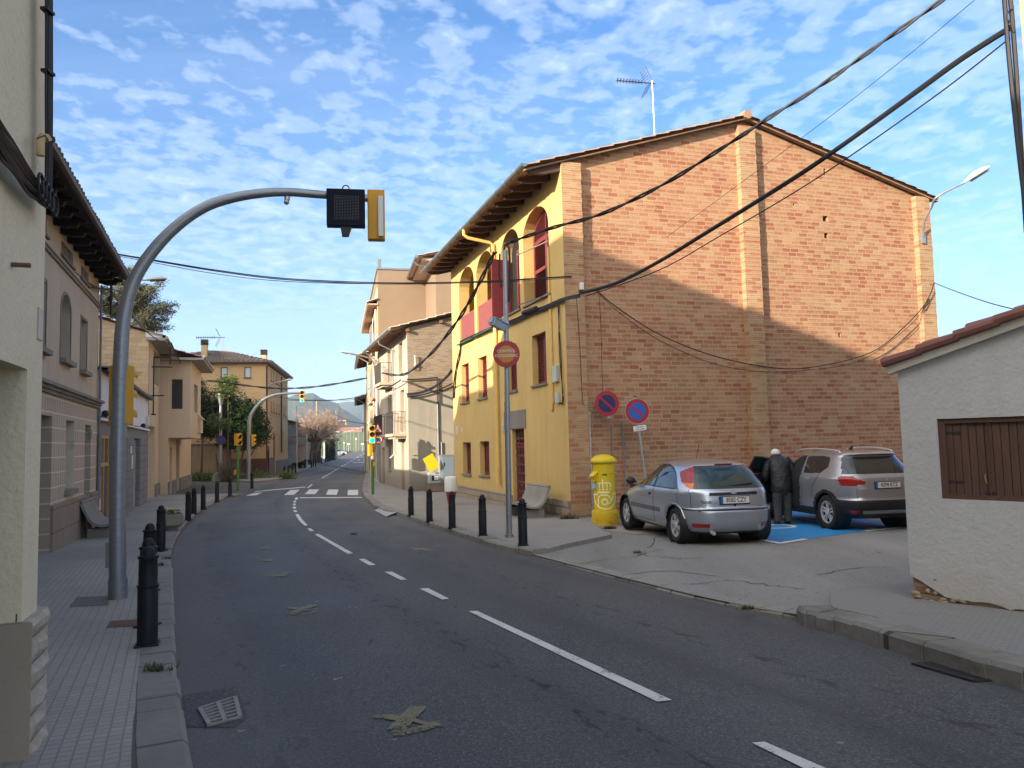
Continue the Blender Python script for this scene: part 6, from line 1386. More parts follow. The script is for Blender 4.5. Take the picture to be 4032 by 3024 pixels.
# ---- drains
def drain(lab, quad, lift, bars=10, mat=None):
    P = [G(*q) for q in quad]; c = sum(P, V((0, 0, 0)))/4; t = thing('drain_grate', lab, 'drain', (c.x, c.y, zr(c.y)))
    L = [V((q.x-c.x, q.y-c.y, q.z-c.z+lift)) for q in P]
    mb = MB(); mb.add([q-V((0, 0, .006)) for q in L], [(0, 1, 2, 3)]); mb.build('pit', m_dark, t)
    mb = MB(); q = lambda u, v: L[0].lerp(L[1], u).lerp(L[3].lerp(L[2], u), v)
    for i in range(bars+1): v = i/bars; mb.bar(q(.02, v), q(.98, min(1, v+.0)), .017, .012)
    for u in (.0, .5, 1.0): mb.bar(q(u, 0), q(u, 1), .026, .016)
    mb.build('grate', mat or plain('worn_iron', (.25, .235, .22), .75, 0, .3, 8), t)
c1 = lambda x, y: (x/1.62, 2000+y/1.62)
drain('rectangular slotted iron drain in the road by the left kerb', [c1(1272, 1290), c1(1500, 1218), c1(1530, 1345), c1(1335, 1398)], .012, 6)
c3 = lambda x, y: (2000+x/1.0886, 2000+y/1.0886)
drain('long narrow dark drain at the foot of the right kerb', [c3(1735, 672), c3(1835, 668), c3(2125, 742), c3(2000, 748)], .008, 22, m_iron)
P = [G(*c1(*q), .12) for q in ((680, 763), (705, 722), (890, 710), (890, 752))]; mb = MB(); mb.add([(q.x, q.y, zr(q.y)+.123) for q in P], [(0, 1, 2, 3)]); o = mb.build('manhole_cover', plain('rust_cover', (.16, .085, .06), .8, .2, .4, 14, .6)); tag(o, 'rusty rectangular cover in the left pavement beside the nearest bollard', 'manhole cover')
P = [G(*c1(*q), .12) for q in ((440, 632), (492, 568), (700, 562), (690, 620))]; mb = MB(); mb.add([(q.x, q.y, zr(q.y)+.122) for q in P], [(0, 1, 2, 3)]); o = mb.build('manhole_cover', plain('grey_cover', (.13, .13, .125), .8, .0, .2, 14, .4)); tag(o, 'dark grey cover patch in the left pavement at the foot of the near mast', 'manhole cover')
# ---- boards, signs and poles along the far street
kf = lambda x, y: (1000+x/4.74, 1550+y/4.74)
pb = G(*kf(165, 1525), .12); t = thing('notice_board', 'dark notice board on posts in front of the evergreen', 'notice board', (pb.x, pb.y, zr(pb.y)+.12), R(-5)); sc = pb.y/3030/4.74
mb = MB(); mb.box(-110*sc, 110*sc, -.04, .04, 190*sc, 460*sc); mb.build('panel', plain('board_slate', (.035, .05, .06), .4), t); mb = MB(); mb.box(-120*sc, -108*sc, -.05, .05, 0, 480*sc); mb.build('post', m_iron, t); mb = MB(); mb.box(108*sc, 120*sc, -.05, .05, 0, 535*sc); mb.build('post', m_iron, t)
pb = G(*kf(800, 1440), .12); sc = pb.y/3030/4.74; t = thing('sign_pole', 'slim far pole with round sign plate seen from behind and a small camera', 'pole', (pb.x, pb.y, zr(pb.y)+.12))
mb = MB(); mb.tube([(0, 0, 0), (0, 0, 940*sc)], .06, 8); mb.tube([(0, 0, 940*sc), (0, 0, 1200*sc)], .025, 6); mb.build('post', m_galv, t, True); mb = MB(); mb.lathe([(.01, -.02), (60*sc, -.02), (60*sc, .02), (.01, .02)], 24, 0, (0, .08, 825*sc), 'Y'); mb.build('plate', m_sback, t); mb = MB(); mb.box(-25*sc, 25*sc, -.15, .15, 930*sc, 975*sc); mb.build('camera_box', m_swhite, t)
pb = G(*kf(985, 1395), .12); sc = pb.y/3030/4.74; t = thing('direction_sign', 'board of four grey direction slats seen from behind along the far street', 'sign', (pb.x, pb.y, zr(pb.y)+.12))
for i in range(4): mb = MB(); mb.box(-290*sc, -20*sc, -.04, .02, (445+i*33)*sc, (472+i*33)*sc); mb.build('slat', m_galv, t)
mb = MB(); mb.box(-295*sc, 10*sc, .03, .06, 440*sc, 600*sc); mb.build('backing', m_sback, t); mb = MB(); mb.tube([(0, 0, 0), (0, 0, 610*sc)], .05, 8); mb.build('post', m_galv, t)
pb = G(*kf(1312, 1205), .12); an2 = V((-.2, .98, 0)); P = [V((0, 0, 0))]+[onplane(*kf(*q), pb, an2)-V((pb.x, pb.y, zr(pb.y)+.12)) for q in ((1314, 800), (1340, 740), (1400, 645), (1470, 575), (1560, 525), (1640, 508), (1715, 500))]
t = thing('signal_mast', 'third and farthest mast with a curved arm beyond the bare trees', 'mast', (pb.x, pb.y, zr(pb.y)+.12)); mb = MB(); mb.tube(smooth_pl(P), .09, 8); mb.build('mast', m_swhite, t, True)
tt = thing('traffic_light', 'tiny yellow signal on the farthest mast arm', 'traffic light', tuple(onplane(*kf(1722, 500), pb, an2)), R(150)); head(tt, 3, None, .32, .1, M=Matrix.Scale(.85, 4))
pb = G(*kf(1195, 1150), .12); pb = atdist(1000+1190/4.74, 1550+1050/4.74, 118); t = tag(MB().tube([(pb.x, pb.y, -.7), (pb.x-.1, pb.y, atdist(*kf(1197, 135), 118).z)], [.2, .15], 8).build('utility_pole', plain('weathered_wood', (.30, .25, .19), .85), None, True), 'wooden utility pole standing behind the bare trees', 'utility pole')
fl = [((1680, 980), 735, 'first'), ((1735, 985), 715, 'second'), ((1805, 990), 700, 'third'), ((1868, 1000), 680, 'fourth'), ((1955, 1010), 655, 'fifth'), ((2055, 1015), 625, 'last')]
f0 = None
for (x, y), yt, nm in fl:
    Yd = 300; b = atdist(*kf(x, y), Yd); tz = atdist(*kf(x, yt), Yd).z
    t = thing('street_lamp', f'{nm} from the left of the slim roundabout lamps in the far distance', 'street lamp', (b.x, b.y, -.75), 0, 'roundabout lamps'); mb = MB(); mb.tube([(0, 0, 0), (0, 0, tz+.75)], .11, 6); mb.build('post', m_sback, t); mb = MB(); mb.box(-1.0, .2, -.15, .15, tz+.72, tz+.92); mb.build('lamp_head', m_galv, t)
for (x, y, w_, yb, shape, lab) in ((1531, 840, 62, 1200, 't', 'dark triangular sign backs on a thin post beside the hedge'), (1605, 920, 55, 1060, 't', 'lower dark triangular sign beyond the hedge'), (1903, 845, 45, 1010, 'w', 'white triangular sign by the roundabout'), (1765, 940, 50, 1010, 'b', 'white arrow board left of the roundabout lamps'), (2022, 940, 48, 1010, 'b', 'white arrow board right of the roundabout lamps'), (1682, 918, 34, 990, 'g', 'small white give way sign by the roundabout')):
    Yd = 115 if shape == 't' else 260; c = atdist(*kf(x, y), Yd); r_ = w_/2/4.74/3030*Yd; t = thing('road_sign', lab, 'sign', (c.x, c.y, c.z), 0)
    mb = MB(); m_ = m_sback if shape == 't' else m_swhite
    if shape in 'tw': mb.prism(tri(r_*1.1), lambda u, z, d: (u, d, z), -.03, .03)
    elif shape == 'g': mb.prism([(u, -z) for u, z in tri(r_*1.1)], lambda u, z, d: (u, d, z), -.03, .03)
    else: mb.prism([(-r_, -r_*.5), (r_, -r_*.5), (r_, r_*.5), (r_*.4, r_*.5), (0, r_*.8), (-r_*.4, r_*.5), (-r_, r_*.5)], lambda u, z, d: (u, d, z), -.03, .03)
    mb.build('plate', m_, t); mb = MB(); mb.tube([(0, .05, -.7-c.z+.0), (0, .05, 0)], .06 if Yd < 200 else .1, 6); mb.build('post', m_galv, t)
    if x == 1531: mb = MB(); mb.lathe([(.01, -.03), (r_, -.03), (r_, .03), (.01, .03)], 20, 0, (0, 0, -75/4.74/3030*Yd), 'Y'); mb.build('plate', m_sback, t)
# ================================================================== CABLES, ANTENNAS
def cab(label, px, y0, y1, r, strands=1, twist=0, name='cable', fn=None, group='overhead cables'):
    P = [V((x*s_, y*s_, 0)) for x, y in px]; L = [0]
    for a, b in zip(P, P[1:]): L.append(L[-1]+(b-a).length)
    if fn: Q = [fn(p.x, p.y) for p in P]
    else: Q = [atdist(p.x, p.y, 1/((1-l/L[-1])/y0+(l/L[-1])/y1)) for p, l in zip(P, L)]
    S = smooth_pl(Q); mb = MB(); o = Q[0]
    for k in range(strands):
        rr = random.Random(k+len(px)); ph = k*2*math.pi/strands
        if strands == 1: T = [p-o for p in S]
        else:
            T = []
            for i, p in enumerate(S):
                d = (S[min(i+1, len(S)-1)]-S[max(0, i-1)]).normalized(); a = d.cross(V((0, 0, 1))).normalized(); b = a.cross(d); an_ = ph+(twist*i if twist else .35*math.sin(i*.25+k)); q = r*1.15*(1+.0*k); T.append(p-o+a*q*math.cos(an_)+b*q*math.sin(an_))
        mb.tube(T, r, 6)
    ob = mb.build(name, m_black, None, True, 0, tuple(o)); tag(ob, label, 'cable', group); return ob
cab('thick black cable bundle sweeping from the gable corner up to the right edge', [(1258, 632), (1330, 612), (1420, 567), (1530, 500), (1640, 432), (1750, 362), (1860, 285), (1970, 205), (2080, 125), (2190, 55)], 18.6, 9.9, .019, 6, .045)
cab('twisted black cable from the sign pole top across the gable to the top edge', [(1092, 530), (1120, 517), (1200, 490), (1300, 462), (1430, 400), (1560, 320), (1660, 255), (1780, 180), (1900, 95), (2035, 0), (2110, -58), (2194, -128)], 15.7, 9.95, .019, 2, .9)
cab('thinnest wire crossing the sky above the thick bundle', [(1440, 512), (1720, 307), (1940, 137), (2110, -4), (2200, -80)], 19, 10, .005)
cab('thin cable running just below the thick black bundle', [(1265, 640), (1420, 585), (1560, 507), (1760, 388), (2010, 215), (2182, 82)], 18.6, 9.9, .011)
gw = lambda x, y: gpl(x, y, .04)
cab('slack black cable drooping across the brick gable', [(1290, 628), (1330, 662), (1420, 720), (1530, 765), (1640, 790), (1740, 795), (1880, 762), (1960, 700), (2008, 645)], 0, 0, .014, 1, 0, 'cable', gw, 'wall cables')
cab('lower of the two slack cables drooping across the brick gable', [(1290, 632), (1350, 685), (1430, 738), (1540, 785), (1640, 802), (1740, 800), (1860, 778), (1960, 708), (2006, 655)], 0, 0, .008, 1, 0, 'cable', gw, 'wall cables')
cab('thin cable hanging down the brick near the left pilaster', [(1245, 640), (1252, 740), (1258, 860), (1264, 875)], 0, 0, .007, 1, 0, 'cable', gw, 'wall cables')
cab('thin cable hanging down the brick between pilaster and no parking sign', [(1294, 640), (1298, 700), (1300, 780), (1302, 850)], 0, 0, .007, 1, 0, 'cable', gw, 'wall cables')
cab('cable looping along the right pilaster top', [(2018, 610), (2012, 630), (2003, 648), (1995, 665)], 0, 0, .014, 1, 0, 'cable', lambda x, y: gpl(x, y, .1), 'wall cables')
cab('cable leaving the right pilaster towards the right edge', [(2020, 612), (2080, 635), (2150, 658), (2230, 676)], 21.6, 14, .011)
cab('pair of cables spanning the street from the taupe house to the yellow house', [(185, 535), (230, 545), (330, 562), (470, 585), (620, 603), (830, 612), (1000, 610), (1090, 606), (1235, 597)], 17, 18.7, .012, 2, .05)
cab('lower thin cable spanning the street beside the pair', [(185, 540), (330, 567), (470, 592), (620, 608), (830, 613), (1090, 609), (1235, 600)], 17, 18.7, .008)
cab('black cable slanting from the sign pole down to the plastered house', [(1069, 545), (1048, 587), (1015, 650), (979, 706), (926, 769), (873, 809), (826, 806)], 15.7, 34, .026, 2, .8)
cab('heavy cable slung between the yellow house and the plastered house', [(976, 800), (965, 815), (940, 835), (910, 848), (880, 852)], 30.2, 33.4, .03, 3)
k4d = lambda x, y: ((700+x/2.37)/s_, (1250+y/2.37)/s_)
cab('dark cable across the far street from the bay house', [k4d(*q) for q in ((270, 590), (430, 603), (560, 625), (820, 655), (1020, 662), (1250, 650), (1500, 615), (1765, 565))], 44, 42, .03, 2, .6)
cab('far cable at signal height from the ochre house', [k4d(*q) for q in ((1030, 770), (1180, 775), (1400, 776), (1600, 757), (1760, 732))], 70, 50, .03)
cab('farthest thin cable from the utility pole', [k4d(*q) for q in ((1315, 805), (1420, 880), (1560, 950), (1660, 980), (1775, 992))], 118, 60, .03)
cab('thin cable from the ochre house wall across the far street', [k4d(*q) for q in ((880, 735), (1100, 765), (1400, 770), (1600, 770), (1760, 752))], 60, 50, .018)
fw = lambda o: (lambda x, y: onplane(x, y, C0-Gx*o, -Gx))
for k, (dz, r_) in enumerate(((0, .022), (5, .018), (9, .02), (13, .012))):
    cab(['topmost', 'second', 'third', 'lowest'][k]+' cable strung along the yellow facade under the loggia', [(1252, 636+dz*.5), (1215, 645+dz*.4), (1180, 660+dz*.5), (1145, 673+dz*.6), (1110, 690+dz*.6), (1080, 700+dz*.6), (1040, 716+dz*.6), (995, 737+dz*.5)], 0, 0, r_, 1, 0, 'cable', fw(.05+.01*k), 'wall cables')
cab('cable dropping down the left edge of the yellow facade', [(996, 738), (992, 770), (984, 805), (980, 860)], 0, 0, .025, 2, .4, 'cable', fw(.05), 'wall cables')
cab('vertical cable beside the meter box on the yellow facade', [(1207, 660), (1208, 720), (1212, 800), (1216, 865), (1208, 870)], 0, 0, .014, 2, .3, 'cable', fw(.05), 'wall cables')
# joint sleeve and box
a = onplane(2110, 1213, C0-Gx*.12, -Gx); b = onplane(2060, 1232, C0-Gx*.12, -Gx); o = MB().tube([V((0, 0, 0)), b-a], .06, 10).build('cable_joint', m_black, None, True, 0, tuple(a)); tag(o, 'fat black cable joint under the loggia sill', 'cable joint')
p = gpl(2291, 1128, .1); t = thing('junction_box', 'pale junction box on the left brick pilaster at the cable bundle', 'junction box', tuple(p), rzg); mb = MB(); mb.box(-.05, .05, -.02, .08, -.08, .1); mb.build('cover', m_swhite, t, False, .008); mb = MB(); mb.box(-.045, .045, -.015, .08, -.16, -.082); mb.build('gland', m_black, t)
# cables on the near cream house
LW = lambda x, y: onplane(x, y, V((-2.53, 4.22, 0))+V((.946, .324, 0))*.02, V((.946, .324, 0)))
for k in range(9):
    rr = random.Random(k); o_ = (k-4)*7+rr.uniform(-3, 3)
    cab(f'black cable {["lowest", "second lowest", "third lowest", "fourth lowest", "middle", "fourth highest", "third highest", "second highest", "highest"][8-k]} in the tangle slanting across the cream house'[:200], [(-60, 205+o_*1.5), (0, 300+o_*1.35+rr.uniform(-4, 4)), (30, 345+o_*1.2+rr.uniform(-6, 6)), (60, 390+o_*.9+rr.uniform(-6, 6)), (85, 420+o_*.7+rr.uniform(-5, 5)), (103, 440+o_*.3)], 0, 0, rr.choice((.009, .012, .018)), 1, 0, 'cable', LW, 'tangled cables on the cream house')
for k in range(4):
    cab(['first', 'second', 'third', 'fourth'][k]+' vertical cable from the left along the corner of the cream house', [(99+k*3.6, -60), (100+k*3.4, 60), (99+k*3.8, 200), (100+k*3.2, 330), (98+k*3.5, 445)], 0, 0, (.006, .014, .016, .010)[k], 1, 0, 'cable', LW, 'corner cables')
rr = random.Random(3)
for k in range(5):
    c = LW((72+k*8)*s_, (398+k*11)*s_); Q = [(.05*math.cos(a*.52)*(1+.2*math.sin(k))*-.3, .045*math.cos(a*.52), .055*math.sin(a*.52)) for a in range(13)]
    o = MB().tube(Q, .008, 6).build('cable_loop', m_black, None, True, 0, tuple(c+V((.03, .01, 0)))); tag(o, ['highest', 'second', 'third', 'fourth', 'lowest'][k]+' loop of spare cable hanging in the tangle on the cream house', 'cable loop', 'cable loops')
p = LW(160, 560); t = thing('cable_elbow', 'yellowed curved conduit elbow on the corner of the cream house', 'conduit', tuple(p)); mb = MB(); mb.tube([(0, 0, -.07), (0, .0, .01), (.003, .012, .035), (.008, .03, .04), (.012, .042, .02)], .02, 10); mb.build('pipe', plain('aged_plastic', (.48, .36, .17), .5, 0, .25, 14), t, True); mb = MB(); mb.tube([(-.005, -.022, .01), (.022, 0, .035), (.022, .03, .015)], .005, 6); mb.build('clamp', plain('rust', (.14, .07, .05), .8), t)
for k, (x, y) in enumerate(((103, 28), (104, 160), (104, 302))):
    c = LW(x*s_, y*s_)+V((.03, .0, 0)); o = MB().box(-.04, .0, -.05, .015, -.008, .008).build('cable_clip', m_black, None, False, 0, tuple(c)); tag(o, ['upper', 'middle', 'lower'][k]+' clip holding the vertical cables of the cream house', 'clip', 'cable clips')
cab('twisted cable along the taupe house string course to the iron bracket', [((450/2.37)/s_, (700+610/2.37)/s_), ((560/2.37)/s_, (700+740/2.37)/s_), ((700/2.37)/s_, (700+890/2.37)/s_), ((880/2.37)/s_, (700+1020/2.37)/s_), ((1030/2.37)/s_, (700+1045/2.37)/s_)], 13.5, 19.0, .018, 2, .8, 'cable', None, 'wall cables')
cab('cable from the iron bracket down to the brick sided house', [((x/2.37)/s_, (700+y/2.37)/s_) for x, y in ((1030, 1045), (1130, 1180), (1240, 1290), (1350, 1420), (1480, 1520))], 19, 31, .02, 1, 0, 'cable', None, 'overhead cables')
k3d = lambda x, y: ((x/2.212)/s_, (1300+y/2.212)/s_)
cab('cable dropping from the sand house eave to the far bracket', [k3d(*q) for q in ((1490, 110), (1560, 260), (1620, 360), (1690, 430), (1800, 450))], 32, 45, .03, 1, 0, 'cable', None, 'overhead cables')
# iron bracket on the taupe house corner
kb = lambda x, y: atdist(*k2(x, y), 19.0)
b = kb(890, 1030); t = thing('cable_bracket', 'dark iron cable bracket at the far corner of the taupe house', 'bracket', tuple(b)); mb = MB(); mb.bar((0, 0, 0), kb(1040, 1040)-b, .03, .04); mb.bar(kb(885, 1195)-b, kb(1040, 1190)-b, .03, .04); mb.build('arm', m_iron, t); mb = MB(); mb.bar(kb(1040, 970)-b, kb(1035, 1275)-b, .05, .05); mb.ball(kb(1018, 1130)-b, .07); mb.build('upright', m_iron, t)
# cable on the right edge house
RW = lambda x, y: atdist(x, y, 9.9)
cab('thick vertical cable on the corner of the house at the right edge', [(2168, -60), (2176, 0), (2186, 120), (2196, 240), (2208, 380), (2220, 500)], 9.9, 9.9, .03, 2, .1, 'cable', None, 'corner cables')
cab('cable loop where the bundle meets the house at the right edge', [(2188, 20), (2178, 25), (2176, 40), (2184, 52), (2190, 70)], 9.85, 9.85, .012, 1, 0, 'cable', None, 'corner cables')
# TV antennas
def antenna(lab, base, top, fn, sc, flip=1):
    t = thing('tv_antenna', lab, 'antenna', tuple(base)); tp = top-base
    mb = MB(); mb.tube([(0, 0, 0), tp], .018*sc, 6); mb.build('mast', m_galv, t)
    b0 = tp-V((0, 0, .08*sc)); d = V((-.95, -.25, -.02))*flip; s = V((.25, -.95, 0)); mb = MB(); mb.tube([b0+d*-.1*sc, b0+d*1.15*sc], .016*sc, 5)
    for i in range(9): p = b0+d*(.35+.1*i)*sc; mb.tube([p-s*.13*sc+V((0, 0, .02)), p+s*.13*sc+V((0, 0, .02))], .009*sc, 4); mb.tube([p+V((0, 0, -.07*sc)), p+V((0, 0, .07*sc))], .011*sc, 4)
    mb.build('boom', m_iron, t)
    mb = MB()
    for sg in (1, -1):
        for i in range(6): q = b0+d*(.12+.035*i)*sc*1+V((0, 0, sg*(.05+.07*i)*sc)); mb.tube([q-s*.2*sc-d*.04*i*sc*0, q+s*.2*sc], .007*sc, 4)
        for e in (-.2, .2): mb.tube([b0+d*.12*sc+s*e*sc+V((0, 0, sg*.05*sc)), b0+d*.30*sc+s*e*sc+V((0, 0, sg*.42*sc))], .007*sc, 4)
    mb.build('reflector', m_iron, t)
Ya = 22.5; antenna('tall television antenna standing above the brick gable roof', atdist(2578, 535, Ya), atdist(2568, 318, Ya), None, 1.0)
antenna('thin television antenna on the ochre house roof', atdist(*k4(420, 300), 60), atdist(*k4(418, 170), 60), None, 1.7)
# ================================================================== CARS
def lerpk(tab, z):
    for (a, va), (b, vb_) in zip(tab, tab[1:]):
        if z <= b: f = (z-a)/(b-a); f = max(0, min(1, f)); return va+(vb_-va)*f
    return tab[-1][1]
def smk(tab, z, e=.018): return (lerpk(tab, z-e)+2*lerpk(tab, z)+lerpk(tab, z+e))/4
def inpoly(x, y, P):
    c = False; j = len(P)-1
    for i in range(len(P)):
        if (P[i][1] > y) != (P[j][1] > y) and x < (P[j][0]-P[i][0])*(y-P[i][1])/(P[j][1]-P[i][1])+P[i][0]: c = not c
        j = i
    return c
def carpaint(name, c):
    def fn(t):
        co = t.n('ShaderNodeTexCoord').outputs['Object']
        f = t.noise(co, 900, 1); d = t.noise(co, 3, 4, .6)
        col = t.mix(f, tuple(x*.85 for x in c), tuple(min(1, x*1.15) for x in c))
        z = t.n('ShaderNodeSeparateXYZ', {0: co}).outputs[2]
        dust = t.math('MULTIPLY', t.math('SUBTRACT', 1.0, t.math('DIVIDE', z, .75), None, True), t.math('MULTIPLY', d, .5))
        col = t.mix(dust, col, (.22, .2, .18))
        finish(t, col, t.math('ADD', .30, t.math('MULTIPLY', dust, .6)), .72, None, spec=.5, extra={'Coat Weight': .7, 'Coat Roughness': .06})
    return M_(name, fn)
m_tyre = plain('tyre', (.014, .014, .015), .8, 0, .3, 20, .3); m_alloy = plain('alloy', (.50, .50, .52), .35, .35, .08, 6); m_trim = plain('black_trim', (.014, .015, .017), .5, 0, .2, 10, .2)
m_cglass = M_('car_glass', lambda t: finish(t, (.012, .018, .02), .03, 0, None, spec=.9)); m_rglass = M_('rear_glass', lambda t: finish(t, (.025, .045, .048), .05, 0, None, spec=.7))
m_tred = M_('tail_red', lambda t: finish(t, t.mix(t.noise(t.n('ShaderNodeTexCoord').outputs['Object'], 14, 2), (.20, .006, .006), (.34, .02, .012)), .12, 0, None, spec=.6)); m_torg = plain('tail_orange', (.62, .18, .02), .15, 0, .2, 20, 0, .6); m_plate = plain('plate_white', (.62, .62, .60), .4, 0, .05, 5); m_pblue = plain('plate_blue', (.02, .12, .45), .4)
def car(name, label, loc, rz, S):
    t = thing(name, label, 'car', loc, rz)
    zs = S['z']; n = 220; rings = []
    for z in zs:
        xr, xf, w = smk(S['xr'], z), smk(S['xf'], z), smk(S['w'], z); c = (xr+xf)/2; a = (xf-xr)/2; poly = []
        m = 600
        for k in range(m):
            th = 2*math.pi*k/m; ct, st = math.cos(th), math.sin(th)
            ex_ = S['nf'] if ct > 0 else S['nr']
            r_ = (abs(ct)**ex_+abs(st)**ex_)**(-1/ex_); poly.append(V((c+a*r_*ct, w*r_*st*(1-.06*max(0, ct)**2-S.get('rt', .03)*max(0, -ct)**3), z)))
        # resample by arc length
        L = [0]
        for p, q in zip(poly, poly[1:]+poly[:1]): L.append(L[-1]+(q-p).length)
        out = []; j = 0
        for k in range(n):
            s = L[-1]*k/n
            while L[j+1] < s: j += 1
            f = (s-L[j])/(L[j+1]-L[j]); out.append(poly[j].lerp(poly[(j+1) % m], f))
        rings.append(out)
    groups = {}
    for i in range(len(zs)-1):
        for k in range(n):
            q = [rings[i][k], rings[i][(k+1) % n], rings[i+1][(k+1) % n], rings[i+1][k]]; c = (q[0]+q[1]+q[2]+q[3])/4
            nr = (q[1]-q[0]).cross(q[3]-q[0])
            if nr.length < 1e-12: nr = V((0, 0, 1))
            nr.normalize(); g = S['cls'](c, nr, lerpk(S['w'], c.z), lerpk(S['xr'], c.z))
            if g is None: continue
            groups.setdefault(g, []).append((i, k))
    objs = {}
    for g, fs in groups.items():
        mb = MB(); idx = {}
        for i, k in fs:
            f = []
            for (ii, kk) in ((i, k), (i, (k+1) % n), (i+1, (k+1) % n), (i+1, k)):
                key = (ii, kk)
                if key not in idx: idx[key] = len(mb.v); mb.v.append(tuple(rings[ii][kk]))
                f.append(idx[key])
            mb.f.append(tuple(f)); mb.m.append(0)
        if g == 'body':
            o = len(mb.v); mb.add(rings[-1], [tuple(range(n))])
        if g == 'underside' or (g == 'body' and 'underside' not in groups): mb.add([(p.x, p.y, p.z) for p in rings[0]], [tuple(range(n))])
        gg = g.split(':')[0]; objs[g] = mb.build(S['names'][gg][0], S['names'][gg][1], t, True)
    # inner shell so that no light passes through the body
    mb = MB(); mb.box(.45, 3.6, -.62, .62, .30, .88); mb.build('light_block_shell', m_trim, t)
    for ax in S['axles']:
        for sd in (1, -1):
            mb = MB(); y1 = S['track']; r_ = S['rw']
            mb.lathe([(.04, y1-.30), (r_+.055, y1-.30), (r_+.055, y1+.03)], 28, 0, (ax, 0, r_+.02), 'Y') if sd > 0 else mb.lathe([(r_+.055, -y1-.03), (r_+.055, -y1+.30), (.04, -y1+.30)], 28, 0, (ax, 0, r_+.02), 'Y')
            mb.f = [f for f in mb.f if len(f) == 4]; mb.m = [0]*len(mb.f)
            mb.build('wheel_arch', m_trim, t, True)
            yo = y1; mb = MB(); tw = .19
            pr = [(r_*.66, yo), (r_*.86, yo+.012), (r_*.97, yo-.005), (r_, yo-.03), (r_, yo-tw+.03), (r_*.95, yo-tw), (r_*.6, yo-tw+.01)]
            if sd < 0: pr = [(a, -b) for a, b in pr]
            mb.lathe(pr, 36, 0, (0, 0, 0), 'Y'); mb.f = [f for f in mb.f if len(f) == 4]; mb.m = [0]*len(mb.f); wh = mb.build('wheel', m_tyre, t, True, 0, (ax, 0, r_))
            if S.get('steer') and ax > 2: wh.location = (ax, 0, r_)
            mb = MB(); yy = sd*(yo-.012); ns = S['spokes']
            for i in range(ns):
                a = 2*math.pi*i/ns+.3; ca, sa = math.cos(a), math.sin(a); h = S['spw']
                for off in ((-.0,) if not S.get('twin') else (-.022, .022)):
                    P = [(.05, off-h*.7), (r_*.64, off*1.6-h), (r_*.64, off*1.6+h), (.05, off+h*.7)]
                    V8 = [(x*ca-y*sa, yy, x*sa+y*ca) for x, y in P]+[(x*ca-y*sa, yy-sd*.03, x*sa+y*ca) for x, y in P]; mb.hexa(V8)
            ring_ = [(r_*.60, yo-.004), (r_*.67, yo-.002), (r_*.67, yo-.05), (r_*.60, yo-.05), (r_*.60, yo-.004)]
            if sd < 0: ring_ = [(a, -b) for a, b in ring_]
            m2 = MB(); m2.lathe(ring_, 36, 0, (0, 0, 0), 'Y'); m2.f = [f for f in m2.f if len(f) == 4]; mb.add(m2.v, m2.f)
            mb.lathe([(.07, yy), (.065, yy+sd*.012), (.01, yy+sd*.014)], 12, 0, (0, 0, 0), 'Y'); mb.build('rim', m_alloy, wh)
            mb = MB(); mb.lathe([(.02, sd*(yo-.09)), (r_*.62, sd*(yo-.09))], 20, 0, (0, 0, 0), 'Y'); mb.build('brake_disc', m_trim, wh)
    return t, objs
def sidey(S, x, z):
    """half width of the shell at (x, z)"""
    xr, xf, w = smk(S['xr'], z), smk(S['xf'], z), smk(S['w'], z); c = (xr+xf)/2; a = (xf-xr)/2; u = (x-c)/a
    e = S['nf'] if u > 0 else S['nr']; u = min(.999, abs(u)); s = (1-u**e)**(1/e); return w*s*(1-(.06 if x > c else 0)*(u)**2)
def rearx(S, y, z):
    xr, xf, w = smk(S['xr'], z), smk(S['xf'], z), smk(S['w'], z); c = (xr+xf)/2; a = (xf-xr)/2; e = S['nr']; u = min(.999, abs(y)/w); return c-a*(1-u**e)**(1/e)
def seam(S, pts, sd, r=.004, n=6):
    P = []
    for (x0, z0), (x1, z1) in zip(pts, pts[1:]):
        for i in range(n): x, z = x0+(x1-x0)*i/n, z0+(z1-z0)*i/n; P.append((x, sd*(sidey(S, x, z)+.001), z))
    x, z = pts[-1]; P.append((x, sd*(sidey(S, x, z)+.001), z)); return P
def rpatch(S, y0, y1, z0, z1, o=.006, n=8, tz=0.0):
    vs = []; fs = []
    for j in range(4):
        for i in range(n+1): z = z0+(z1-z0)*j/3; y = y0+(y1-y0)*i/n; vs.append((rearx(S, y, z)-o-tz*(z-z0), y, z))
    for j in range(3):
        for i in range(n): k = j*(n+1)+i; fs.append((k, k+1, k+n+2, k+n+1))
    return vs, fs
def flatpatch(x, y0, y1, z0, z1, th=.012): return (x, x+th, y0, y1, z0, z1)
RM = lambda x, y, z: Matrix.Translation((x, y, z)) @ Matrix(((0, 0, -1, 0), (-1, 0, 0, 0), (0, 1, 0, 0), (0, 0, 0, 1)))
def levels(knots):
    out = []
    for (a, b, k) in knots: out += [a+(b-a)*i/k for i in range(k)]
    return out+[knots[-1][1]]
def plate(t, S, x, z, txt, w=.52, h=.11):
    mb = MB(); mb.box(x-.008, x+.015, -w/2-.012, w/2+.012, z-h/2-.022, z+h/2+.010); fr = mb.build('plate_frame', m_trim, t, False, .003)
    mb = MB(); mb.box(x-.011, x-.0085, -w/2, w/2-.045, z-h/2, z+h/2); p_ = mb.build('number_plate', m_plate, fr); mb = MB(); mb.box(x-.011, x-.0085, w/2-.045, w/2, z-h/2, z+h/2); mb.build('plate_band', m_pblue, fr)
    text_mb(txt, h*.98, m_blackp, 'lettering', fr, .0006, M=RM(x-.0122, -.022, z), sx=.80, bold=.001)
